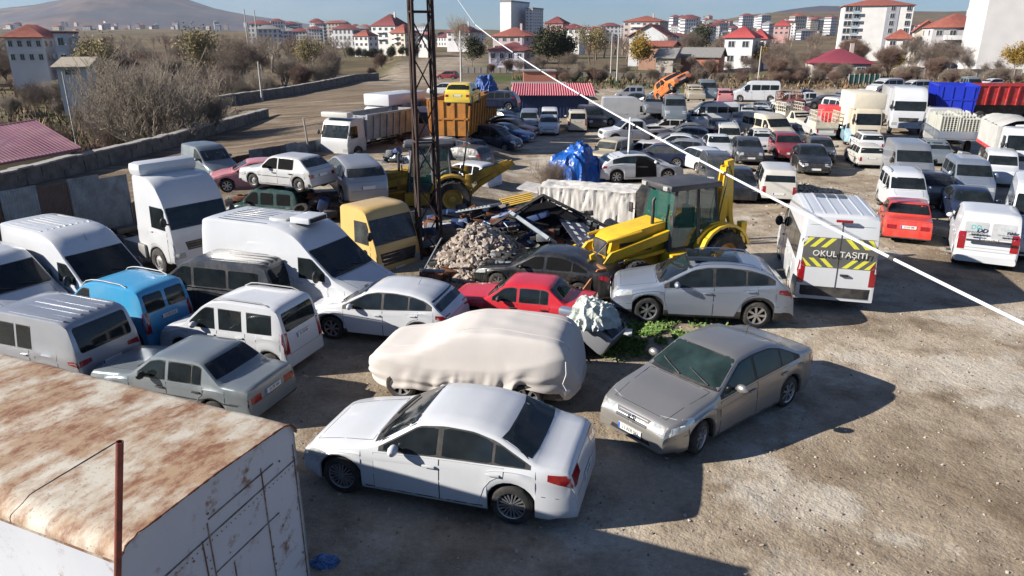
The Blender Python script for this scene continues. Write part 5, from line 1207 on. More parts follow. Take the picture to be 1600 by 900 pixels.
def lorry(name, cabtype, col, bb, head, label, Lt, cargo, z=0, det=1, over=None, rear=None, **k):
    ov = dict(Lt=Lt); ov.update(over or {})
    V(name, cabtype, col, bb, head, label, 'lorry', z=z, det=det, over=ov, **k)
    root = COL.objects[[o.name for o in COL.objects if o.get('label') == label][0]]
    sp = dict(T[cabtype]); Lc = sp['L']; W = sp['W']; r = sp['r']
    g = MB()
    for sg in (1, -1): g.box((-Lt/2+.1, sg*.42-.06, .62), (Lt/2-Lc+.2, sg*.42+.06, .86))
    for kx in range(int(Lt/1.2)): g.box((-Lt/2+.3+kx*1.2, -.36, .68), (-Lt/2+.42+kx*1.2, .36, .8))
    g.build('chassis_frame', [BLK], root)
    for xo in (rear or [Lt-1.3]):
        for sg in (1, -1): add_wheel(root, Lt/2-xo, sg*(W/2-.2), r, sg, sp['wstyle'])
    cargo(root, -Lt/2, Lt/2-Lc-.15, W)
    return root
ORG = mat('tipper_orange', (.50,.20,.03), .6, var=.3, scale=1, dirtamt=.6, dirt=(.16,.09,.05)); GRT = mat('tipper_grey', (.30,.33,.36), .6, .2, var=.25, scale=1, dirtamt=.6, dirt=(.14,.12,.10))
BLT = mat('tipper_blue', (.01,.03,.42), .5, var=.15, scale=1); RDT = mat('trailer_red', (.5,.03,.035), .6, var=.25, dirtamt=.4)
CRB = mat('box_cream', (.66,.60,.48), .7, var=.1, scale=.6, dirtamt=.3); SLT = mat('slats_cream', (.58,.54,.44), .7, var=.3, scale=2, dirtamt=.5)
def rack(root, x0, x1, w, z0, z1, m=SLT, n=None, drop=.45):
    g = MB(); g.box((x0, -w/2, z0-.1), (x1, w/2, z0)); n = n or int((x1-x0)/.35)
    for sg in (1, -1):
        g.box((x0, sg*w/2-.03, z0), (x1, sg*w/2+.03, z0+drop)); 
        for k in range(n+1): x = x0+(x1-x0)*k/n; g.box((x-.025, sg*w/2-.028, z0+drop), (x+.025, sg*w/2+.028, z1))
        for zz in (z0+drop+.25*(z1-z0-drop), z0+drop+.6*(z1-z0-drop), z1-.04): g.box((x0, sg*w/2-.02, zz), (x1, sg*w/2+.02, zz+.05))
    for x in (x0, x1):
        g.box((x-.03, -w/2, z0), (x+.03, w/2, z0+drop))
        for k in range(7): y = -w/2+w*k/6; g.box((x-.025, y-.02, z0+drop), (x+.025, y+.02, z1))
        g.box((x-.02, -w/2, z1-.05), (x+.02, w/2, z1))
    return g.build('slatted_body', [m], root)
def headvisor(root, Lt, z, m, w=2.2):
    g = MB(); g.bbox((Lt/2-.9, -w/2, z), (Lt/2-.25, w/2, z+.35), .08); g.build('sun_visor', [m], root)
# big white cab at left
def renault(root, x0, x1, W):
    g = MB(); g.bbox((.2, -1.1, 3.42), (1.0, 1.1, 3.9), .2); g.build('air_deflector', [paint('white')], root)
    g = MB(); g.bbox((x0+.3, -.9, .9), (x0+.8, .9, 1.1), .03); g.build('coupling_plate', [BLK], root)
    for sg in (1, -1): g = MB(); g.bbox((-.6, sg*.95-.35, .5), (.9, sg*.95+.35, 1.05), .05); g.build('fuel_tank', [STEEL], root)
lorry('tractor_lorry', 'highcab', 'white', (178,348,258), -36, 'tall white tractor lorry cab with grey visor in front of the dark sheet fence', 5.2, renault, det=2, over=dict(L=2.25))
def ochre(root, x0, x1, W):
    g = MB(); g.bbox((x0+.2, -1.0, .9), (x1, 1.0, 1.0), .02); g.build('flat_bed', [RUST], root)
lorry('lorry_cab', 'cab', 'ochre', (512,640,305), -40, 'ochre-yellow lorry cab with black grille bars beside the rubble heap', 3.6, ochre, det=2, rear=[3.0], flags=('dusty','wrk'), over=dict(W=2.2, gr=(.85,.82,1.28)), z=-.5)
lorry('tipper_lorry', 'cab', 'dullwhite', (508,648,181), -116, 'white tipper lorry facing the camera with a missing front panel, behind the silver wreck', 8.5, lambda r, a, b, W: (tipper(r, a, b, 2.45, 1.3, 2.9, GRT), headvisor(r, 8.5, 2.95, paint('offwhite'))), rear=[5.6,7.0], flags=('nogr',))
lorry('box_lorry', 'cab', 'white', (566,690,163), -118, 'pale lorry with high white box roof behind the first tipper lorry', 7.5, lambda r, a, b, W: (cargo_box(r, b-3.2, b+1.6, 2.35, 2.9, 3.75, paint('white'), 'roof_box', r=.12), cargo_box(r, a, b, 2.4, 1.1, 3.0, GRT)), rear=[6.0])
lorry('tipper_lorry', 'cab', 'dullwhite', (648,742,164), -107, 'white cab tipper lorry with orange body, directly behind the pylon', 8.0, lambda r, a, b, W: tipper(r, a, b, 2.5, 1.3, 3.1, ORG), rear=[5.4,6.8], flags=('nogr','nohl'))
def free_tipper(label, px, Y, head, L, w, z0, z1, m, ztop=None):
    q = AT(px[0], px[1], Y); root = empty('dump_trailer', (q.x, Y, 0), (0, 0, R(head))); tag(root, label, 'dump trailer')
    tipper(root, -L/2, L/2, w, z0, z1, m)
    g = MB()
    for x in (-L/2+.6, L/2-.6):
        for sg in (1, -1): g.box((x-.12, sg*.6-.12, 0), (x+.12, sg*.6+.12, z0))
    g.build('support', [RUST], root); return root
free_tipper('orange tipper body with its ribbed tailgate towards the camera, yellow car on top', (716,178), 46, -100, 4.6, 2.5, 1.2, 3.2, ORG)
free_tipper('second orange tipper body farther back with bright yellow edge', (738,160), 52, -100, 5, 2.6, 1.3, 3.25, ORG)
lorry('lorry', 'highcab', 'white', (1374,1449,134), -110, 'high white lorry facing the camera with yellow strip above its windscreen', 8.0, lambda r, a, b, W: (cargo_box(r, a, b, 2.45, 1.2, 3.3, paint('dullwhite'))), det=1)
lorry('box_lorry', 'cab', 'cream', (1314,1376,166), -103, 'small cream lorry with a tall gabled cream box over the cab', 6.0, lambda r, a, b, W: (cargo_box(r, a, b+1.5, 2.3, 2.75, 3.9, CRB, r=.1), cargo_box(r, a, b, 2.3, 1.1, 2.8, CRB)), over=dict(W=2.0), det=1)
lorry('pallet_lorry', 'cab', 'dullwhite', (1440,1520,166), 70, 'dropside lorry loaded with pale crates, seen from behind', 7.5, lambda r, a, b, W: rack(r, a, b, 2.45, 1.25, 1.75, paint('bluesilver'), drop=.45), det=0)
root = [o for o in COL.objects if o.get('label', '').startswith('dropside lorry')][0]
g0 = MB()
for k in range(11):
    z = k*.11; g0.box((-.5, -.5, z), (.5, .5, z+.02), 0)
    for j in range(7):
        t = -.5 + j/6; g0.box((t-.025, -.502, z+.02), (t+.025, -.47, z+.11), 0); g0.box((t-.025, .47, z+.02), (t+.025, .502, z+.11), 0); g0.box((-.502, t-.025, z+.02), (-.47, t+.025, z+.11), 0); g0.box((.47, t-.025, z+.02), (.502, t+.025, z+.11), 0)
CRATE = g0.mesh('crate_stack', [mat('crate_plastic', (.55,.56,.50), .6, var=.2, dirtamt=.4)], 30)
Mr = Matrix.Translation(root.location) @ Matrix.Rotation(root.rotation_euler[2], 4, 'Z') @ Matrix.Scale(root.scale[0], 4)
for i in range(4):
    for j in range(2):
        p = Mr @ Vector((-3.1+i*1.12, -.58+j*1.16, 1.27)); o = link('crate_stack', CRATE, None, p, (0, 0, root.rotation_euler[2]+random.uniform(-.06, .06))); o.scale = (1.05, 1.05, 1 + .1*((i+j) % 2))
        tag(o, 'tall stack of pale slatted plastic crates on the dropside lorry', 'crates', 'crate stacks on the dropside lorry')
# racks and bodies among the middle rows
def slat_truck(label, bb, head, col, z1=2.3, m=SLT):
    lorry('rack_pickup', 'pickup', col, bb, head, label, 5.1, lambda r, a, b, W: rack(r, a, a+2.0, 1.75, 1.0, z1, m), over=dict(bed=None, top=[(0,.5),(.03,.85),(.12,.98),(1.05,1.08),(1.2,1.12),(1.75,1.6),(2.0,1.68),(2.5,1.67),(2.62,1.6),(2.7,1.0),(3.2,.95),(5.0,.95),(5.1,.6)], rw=None, panes=[(1.4,2.2)], doors=[(1.3,2.3)]), rear=[3.95], det=0)
slat_truck('small lorry with cream slatted sides behind the dark red hatchback wreck', (1214,1276,172), -84, 'cream')
slat_truck('small lorry with whitish cattle rack, left of the red canopy pickup', (1254,1302,180), 84, 'dullwhite')
slat_truck('rack lorry with rusty red rails far behind the cattle rack', (1212,1268,154), -90, 'darkred', 2.2, RUST)
def redbox(r, a, b, W): cargo_box(r, a, a+2.3, 1.8, 1.0, 2.35, mat('canopy_red', (.62,.05,.06), .5, var=.08), 'canopy', r=.12)
lorry('canopy_pickup', 'pickup', 'grey', (1266,1320,174), 80, 'pickup with a plain bright red canopy facing the camera', 5.1, redbox, over=dict(bed=None, rw=None), rear=[3.95], det=0)
# blue tipper, red trailer, tarp lorry at far right
q = AT(1487, 148, 56); root = empty('dump_trailer', (q.x, q.y, 0), (0, 0, R(-112))); tag(root, 'bright blue ribbed tipper body behind the crate lorry', 'dump trailer')
tipper(root, -2.4, 2.4, 2.5, 1.6, 3.4, BLT)
g = MB(); g.box((-2.4, -.5, .7), (2.4, .5, 1.6)); g.build('subframe', [BLK], root)
for x in (-1.2, 0.2):
    for sg in (1, -1): add_wheel(root, x, sg*1.0, .5, sg, 'truck')
q = AT(1562, 148, 62); root = empty('trailer', (q.x, q.y, 0), (0, 0, R(-5))); tag(root, 'long rusty red open trailer behind the grey tarpaulin lorry', 'trailer')
tipper(root, -4, 4, 2.5, 1.5, 3.0, RDT); g = MB(); g.box((-4, -.5, .7), (4, .5, 1.5)); g.build('subframe', [BLK], root)
for x in (-3, -1.8, 2.5):
    for sg in (1, -1): add_wheel(root, x, sg*1.0, .5, sg, 'truck')
TGM = mat('tarp_grey', (.45,.45,.43), .7, var=.15, scale=1.5, bump=.3)
def tarpload(r, a, b, W):
    g = MB(); n = 14
    for i in range(n+1):
        x = a + (b-a)*i/n
        for j in range(9):
            y = -1.25 + 2.5*j/8; z = 3.15 - .35*(y/1.25)**2 + .07*math.sin(i*2.1+j) + .05*math.sin(i*5.3); g.v.append((x, y, z))
        
    for i in range(n):
        for j in range(8): g.f.append([i*9+j, i*9+j+1, (i+1)*9+j+1, (i+1)*9+j]); g.m.append(0)
    g.box((a, -1.24, 1.2), (b, 1.24, 2.78), 0); g.box((a-.01, -1.27, 1.2), (b+.01, 1.27, 1.4), 1); g.build('tarpaulin_body', [TGM, RDT], r)
lorry('tarpaulin_lorry', 'cab', 'white', (1545,1625,196), -112, 'white lorry with a grey tarpaulin body at the right edge', 7.5, tarpload, det=1, over=dict(W=2.3))
V('wrecked_cab', 'cab', 'white', (1570,1660,190), -118, 'white stripped lorry cab at the right edge before the grey tarpaulin lorry', 'lorry cab', det=1, flags=('wrk','nogr','nohl'), over=dict(panes=[(.4,1.15)]))
# ---------------------------------------------------------------- covered car
def pxloc(f, r, side, tname='suv'): return from_wheels(tname, f, r, side)
loc, hd_ = from_wheels('suv', (632,618), (868-40,640+4), 'L'); hd_ = 167; q = G(742, 640); loc = q + Vector((.02, .93, 0))
root = empty('covered_car', loc, (0, 0, R(hd_))); root.scale = (.94, .94, .94); tag(root, 'car wrapped in a pale beige fabric cover, one alloy wheel showing at its front', 'covered car')
sp = dict(T['suv']); sp.update(L=4.55, W=1.92, step=.06, clad=0, taper=.2, tum=.3, sm=.1, top=[(0,.62),(.05,.8),(.2,.95),(.9,1.07),(1.15,1.12),(1.9,1.5),(2.3,1.6),(3.0,1.63),(3.95,1.59),(4.25,1.5),(4.42,1.2),(4.5,.9),(4.55,.5)])
mb, bvh, fn = body(sp, 'x'); L = 4.55; Lt = L
CLOTH = mat('cover_cloth', (.53,.50,.475), .95, var=.05, scale=1.2, bump=.12, spec=.1)
# drape the cover: columns around the outline dropped from the body surface
cm = MB(); NU, NV = 150, 34
for i in range(NU+1):
    s = L*i/NU; w = fn['w'](s)
    for j in range(NV+1):
        pass
ringn = 46; ssl = [L*(.5-.5*math.cos(math.pi*k/110)) for k in range(111)]
hem = lambda a: .30 + .06*math.sin(a*5+1) + .05*math.sin(a*11) + (.16 if 2.35 < a < 2.75 else 0)
def foldz(ang, dn):
    c4 = abs(math.sin(2*ang))**3; w_ = .25 + .9*c4 + .5*(math.cos(ang) < -.3)
    f = .022*math.sin(ang*19 + 2*dn + 1.7*math.sin(ang*5)) + .010*math.sin(ang*37 + 4*dn + math.sin(ang*9)) + .012*noise.noise((ang*9, dn*2.5, 2))
    g = .02*math.sin(dn*17 + 3*math.sin(ang*2.3) + ang*2)*sst(.35, .8, dn) + .02*noise.noise((ang*4 + dn*3, dn*7, 8))*sst(.2, .6, dn)
    return f*w_*min(1, max(0, dn-.08)*1.6) + g
C0 = Vector((0, 0, 0)); NA, NH = 220, 40
for i in range(NA):
    a = 2*math.pi*i/NA; ca, sa = math.cos(a), math.sin(a)
    # outline radius (rounded rectangle, superellipse)
    hx, hy = L/2-.0, 1.92/2; e = 5.0
    rad = (abs(ca/hx)**e + abs(sa/hy)**e)**(-1/e)
    prof = []
    for k in range(1, 25):
        t = (k/24); P = Vector((ca*rad*t*.985, sa*rad*t*.985, 5)); h = bvh.ray_cast(P, Vector((0, 0, -1)))
        prof.append(h[0].copy() if h[0] is not None and h[0].z > .5 else None)
    last = Vector((0, 0, 1.62)); out = []
    for q in prof:
        if q is None: q = Vector((last.x, last.y, last.z-.06))
        out.append(q); last = q
    edge = out[-1]; rx, ry = ca*rad, sa*rad; zt_ = min(edge.z, 1.3)
    for k in range(1, 17):
        t = k/16; hz = hem(a); z = edge.z*(1-t) + hz*t; bulge = .03*math.sin(math.pi*t) - .05*t*t
        fo = foldz(a, t)
        mir = .11*math.exp(-((rx-.72)/.13)**2 - ((z-1.04)/.10)**2); rr = 1.0 + (bulge + fo*1.5 + mir)/rad; out.append(Vector((rx*rr, ry*rr, z)))
    cm.v += [tuple(p + Vector((0, 0, .012 + .012*noise.noise((p.x*2.2, p.y*3, 1))))) for p in out]
nr_ = 40
c0 = len(cm.v); h = bvh.ray_cast(Vector((0,0,5)), Vector((0,0,-1))); cm.v.append((0, 0, h[0].z+.012))
for i in range(NA):
    j = (i+1) % NA; cm.f.append([c0, i*nr_, j*nr_]); cm.m.append(0)
    for k in range(nr_-1): cm.f.append([i*nr_+k, i*nr_+k+1, j*nr_+k+1, j*nr_+k]); cm.m.append(0)
cv = cm.build('fabric_cover', [CLOTH], root, ang=80)
md = cv.modifiers.new('s', 'SMOOTH'); md.iterations = 1; md.factor = .5
for y0 in (.52, -.52):
    pts_ = []
    for k in range(40):
        x_ = -L/2+.12 + (L-.3)*k/39; h = bvh.ray_cast(Vector((x_, y0 + .05*math.sin(k*.3), 5)), Vector((0, 0, -1)))
        if h[0] is not None and h[0].z > .7: pts_.append(h[0] + Vector((0, 0, .014)))
    g = MB(); g.tube(pts_, .009, 0, 5); g.build('cover_seam', [CLOTH], root)
g = MB(); g.tube([(-L/2+.22, .93, 1.25), (-L/2+.2, .96, 1.0), (-L/2+.26, .98, .8), (-L/2+.18, .99, .66)], .012, 0, 5); g.build('tie_cord', [PLATE], root)
g = MB(); g.bbox((-L/2+.25, -.8, .28), (L/2-.3, .8, .7), .1); g.build('underbody', [BLK], root)
for c in (.85, 3.55):
    for sg in (1, -1): add_wheel(root, L/2-c, sg*.82, .34, sg, 'alloy')

# ---------------------------------------------------------------- rusty container in the foreground
CZ = 2.8; C = Vector((-2.43, 7.02, 0)); K = Vector((-3.32, 4.93, 0)); ux = (C-K).normalized(); wdt = (C-K).length; lg = Vector((-ux.y, ux.x, 0))
root = empty('container', K, (0, 0, math.atan2(lg.y, lg.x)))    # local x = long axis to the left, local y = -ux
tag(root, 'pale blue-white box container with a rust-stained rounded roof filling the lower left corner', 'container')
cmt, nt, p = new_mat('container_roof'); p.inputs['Roughness'].default_value = .75
n1 = noisen(nt, 1.15, 11, .70, scl=(1.5, .8, 1)); n2 = noisen(nt, 5.5, 8, .7, scl=(1.5, .8, 1)); n3 = noisen(nt, .35, 4)
base = rampn(nt, n3, [(.3, (.46,.42,.34)), (.7, (.57,.54,.47))])
r1 = mixn(nt, rampn(nt, n1, [(.42, (0,0,0)), (.56, (.85,)*3)]), base, (.33,.205,.11))
mm = nt.nodes.new('ShaderNodeMath'); mm.operation = 'MULTIPLY'
nt.links.new(rampn(nt, n1, [(.44, (0,0,0)), (.57, (1,)*3)]), mm.inputs[0]); nt.links.new(rampn(nt, n2, [(.44, (0,0,0)), (.6, (1,)*3)]), mm.inputs[1])
r2 = mixn(nt, mm.outputs[0], r1, (.20,.085,.045))
sp_ = mixn(nt, rampn(nt, noisen(nt, 30, 3, .6), [(.62, (0,0,0)), (.68, (.7,)*3)]), r2, (.17,.08,.045))
nt.links.new(sp_, p.inputs['Base Color']); bumpn(nt, p, n2, .25, .01)
cmw, nt, p = new_mat('container_wall'); p.inputs['Roughness'].default_value = .6
n1 = noisen(nt, 1.7, 10, .7); n2 = noisen(nt, 7, 6, .7)
base = rampn(nt, noisen(nt, .6, 4), [(.3, (.46,.49,.54)), (.7, (.56,.58,.62))])
mm = nt.nodes.new('ShaderNodeMath'); mm.operation = 'MULTIPLY'
nt.links.new(rampn(nt, n1, [(.53, (0,0,0)), (.62, (1,)*3)]), mm.inputs[0]); nt.links.new(rampn(nt, n2, [(.48, (0,0,0)), (.6, (1,)*3)]), mm.inputs[1])
c_ = mixn(nt, mm.outputs[0], base, (.22,.12,.065)); 
c_ = mixn(nt, rampn(nt, noisen(nt, 3.5, 5, .6, scl=(3, 3, .35)), [(.62, (0,0,0)), (.8, (.35,)*3)]), c_, (.40,.33,.25))
nt.links.new(c_, p.inputs['Base Color']); bumpn(nt, p, n2, .15, .008)
# transform: local (l, a, z): l along lg, a from K towards C
def cp(l, a, z): return K + lg*l + ux*a + Vector((0, 0, z))
inv = (Matrix.Translation(K) @ Matrix.Rotation(math.atan2(lg.y, lg.x), 4, 'Z')).inverted()
rr = .33
def prof(n=8):
    P = [(0, 0), (0, CZ-rr*.55)]
    for k in range(1, n+1): t = math.pi/2*k/n; P.append((rr*.8*(1-math.cos(t)), CZ-rr*.55 + (rr*.55-.02)*math.sin(t)))
    P.append((wdt*.5, CZ+.02))
    for k in range(n+1): t = math.pi/2*k/n; P.append((wdt - rr*.5 + rr*.5*math.sin(t), CZ - rr*.5*(1-math.cos(t)) - .0))
    P.append((wdt, 0)); return P
P = prof(); LN = 8.0
g = MB(); nseg = 40
for i in range(nseg+1):
    l = LN*i/nseg
    for a, z in P[1:-1]: g.v.append(tuple(inv @ cp(l - (.03 + .012*noise.noise((a*6, z*6, 0))) * (i == 0), a, z + .012*noise.noise((l*1.3, a*2, 4)))))
m_ = len(P)-2
for i in range(nseg):
    for k in range(m_-1): g.f.append([i*m_+k, i*m_+k+1, (i+1)*m_+k+1, (i+1)*m_+k]); g.m.append(0)
g.build('roof', [cmt], root, ang=60)
g = MB(); ew = .035
vs = [inv @ cp(.015, a, z-.012 if 0 < i < len(P)-1 else z) for i, (a, z) in enumerate(P)]; g.add(vs, [tuple(range(len(vs)))])
for a0 in (0.004, wdt-.004):
    g.add([inv @ cp(0, a0, 0), inv @ cp(LN, a0, 0), inv @ cp(LN, a0, CZ-rr*(.55 if a0 < 1 else .5)), inv @ cp(0, a0, CZ-rr*(.55 if a0 < 1 else .5))], [(0,1,2,3)])
g.build('wall', [cmw], root, ang=30)
g = MB()   # seams and frame lines of the end wall, as raised strips
def strip(p, q, w=.012, o=0.0):
    (a0, z0), (a1, z1) = p, q; d = Vector((a1-a0, z1-z0)).normalized(); n = Vector((-d.y, d.x))*w
    pts = [(a0+n.x, z0+n.y), (a1+n.x, z1+n.y), (a1-n.x, z1-n.y), (a0-n.x, z0-n.y)]
    g.add([inv @ cp(.012, a, z) for a, z in pts] + [inv @ cp(.002-o, a, z) for a, z in pts], [(4,5,6,7),(0,4,7,3),(1,2,6,5),(0,1,5,4),(3,7,6,2)])
for p_, q_ in [((.04, 2.12), (wdt-.03, 2.3)), ((.9, 0), (.86, 2.2)), ((.97, .4), (.95, 2.35)), ((1.75, .1), (1.72, 2.5)), ((.95, 1.75), (1.9, 1.82)), ((.97, 2.38), (1.9, 2.45)), ((wdt-.04, 0), (wdt-.04, 2.5)), ((.3, 1.3), (.92, 1.35)), ((1.2, .1), (1.2, 1.7))]: strip(p_, q_, .0045)
g2 = MB(); rnd = random.Random(2)
for k in range(70):
    a0 = rnd.choice([.05, .9, .97, 1.74, wdt-.06, rnd.uniform(.1, wdt-.1)]) + rnd.gauss(0, .012); z0 = rnd.uniform(.2, 2.45)
    g2.lathe([(rnd.choice([.006, .009, .014]), -.004), (.001, -.006)], 7, 0, Matrix.Translation(inv @ cp(0, a0, z0)) @ Matrix.Rotation(math.pi/2, 4, 'Z'))
for k in range(34):
    a0 = .08 + (wdt-.16)*k/33; g2.lathe([(.008, -.006), (.001, -.012)], 6, 0, Matrix.Translation(inv @ cp(0, a0, 2.05 + .2*a0/wdt)) @ Matrix.Rotation(math.pi/2, 4, 'Z'))
g2.build('bolt', [RUST], root)
g.build('seam', [mat('rusty_seam', (.33,.27,.21), .8, var=.5, scale=6, dirtamt=.9, dirt=(.14,.06,.03))], root)
g = MB(); pts = [inv @ cp(-.028 + .01*math.sin(k*2.3), a, z+.004) for k, (a, z) in enumerate(P[2:-1])]
for p_, q_ in zip(pts, pts[1:]):
    n_ = max(1, int((q_-p_).length/.06))
    for k in range(n_):
        A = p_ + (q_-p_)*k/n_; B = p_ + (q_-p_)*(k+1)/n_; g.bar(A, B, .006 + random.uniform(0, .009), 0, 5)
g.build('rusty_rim', [RUST], root)
g = MB()
for l in (1.35, 3.4, 5.4):
    pts = [inv @ cp(l + .02*math.sin(k), a, z+.004) for k, (a, z) in enumerate(P[1:11])]; g.tube(pts, .005, 0, 5)
pts = [inv @ cp(l, -.0, CZ-rr*.55-.0) for l in (0, 2, 4, 6, 8)]; g.tube(pts, .012, 0, 5)
g.build('roof_seam', [mat('rusty_seam', (.33,.27,.21), .8)], root)
# rusty post standing before the container corner
pb = cp(-.22, -.10, 0); pt = AT(187, 690, 4.3); pm = AT(184, 890, 4.3); pb2 = pt + (pm-pt)*(pt.z/(pt.z-pm.z))
g = MB(); g.lathe([(.026, 0), (.026, (pt-pb2).length), (.019, (pt-pb2).length), (.019, (pt-pb2).length-.3)], 14, 0, (pt-pb2).to_track_quat('Z', 'Y').to_matrix().to_4x4(), 'Z')
o = g.build('rusty_post', [mat('post_rust', (.22,.06,.045), .6, .2, var=.4, scale=7, bump=.2, dirtamt=.5, dirt=(.08,.04,.03))], None, pb2); tag(o, 'thin upright reddish rusty pipe standing at the near end of the container', 'post')

# ---------------------------------------------------------------- lattice pylon
PYM = mat('pylon_rust', (.06,.038,.032), .8, .3, var=.4, scale=3, dirtamt=.4, dirt=(.05,.03,.025))
pc = G(672, 402); root = empty('lattice_pylon', (pc.x, pc.y, 0), (0, 0, R(16))); tag(root, 'dark rusty lattice steel pylon rising out of the top of the picture', 'pylon')
Hh = 17; hb, ht_ = .36, .26
def leg(i, z): s = hb + (ht_-hb)*z/Hh; return Vector(((1, 1, -1, -1)[i]*s, (1, -1, -1, 1)[i]*s, z))
for i in range(4):
    g = MB(); a, b = leg(i, -.3), leg(i, Hh); sx, sy = (1, 1, -1, -1)[i], (1, -1, -1, 1)[i]
    g.add([a, a-Vector((sx*.075,0,0)), b-Vector((sx*.075,0,0)), b, a+Vector((0,0,0)), a-Vector((0,sy*.075,0)), b-Vector((0,sy*.075,0)), b-Vector((0,0,0))], [(0,1,2,3),(4,5,6,7)])
    g.bar(a, b, .03, 0, 4); g.build('leg', [PYM], root)
z = 0; k = 0
while z < Hh-1.2:
    for i in range(4):
        j = (i+1) % 4; g = MB()
        a, b = (leg(i, z), leg(j, z+1.25)) if (k+i) % 2 else (leg(j, z), leg(i, z+1.25))
        g.bar(a, b, .022, 0, 4); g.build('brace', [PYM], root)
        if k % 3 == 0: g = MB(); g.bar(leg(i, z), leg(j, z), .028, 0, 4); g.build('crossbar', [PYM], root)
    z += 1.25; k += 1
g = MB(); g.bar((-.9, -.3, 9.4), (.9, -.3, 9.4), .03); 
for x in (-.85, .85, .55): g.lathe([(.03, 0), (.06, .04), (.03, .08), (.06, .12), (.03, .16)], 8, 0, Matrix.Translation((x, -.3, 9.44)), 'Z')
g.build('insulator_arm', [PYM], root)

# ---------------------------------------------------------------- cable
P0 = AT(742, 38, 30.0); P1 = AT(1625, 518, 5.2)
pts = []
for k in range(61):
    t = k/60; p = P0.lerp(P1, t); p.z -= .62*4*t*(1-t)*.45; pts.append(p)
CAB = mat('cable_white', (.62,.64,.68), .5, var=.15)
g = MB(); g.tube(pts, .016, 0, 8)
for k in range(0, 60, 8): g.tube([pts[k], pts[k].lerp(pts[k+1], .15)], .026, 1, 8)
r_ = g.build('overhead_cable', [CAB, BLK]); tag(r_, 'thick white overhead cable sagging across the picture from top centre to the right edge', 'cable')
Pf = AT(700, -22, 34); g = MB(); g.tube([P0, Pf.lerp(P0, .5), Pf], .008, 0, 5); g.build('thin_end', [CAB], r_)

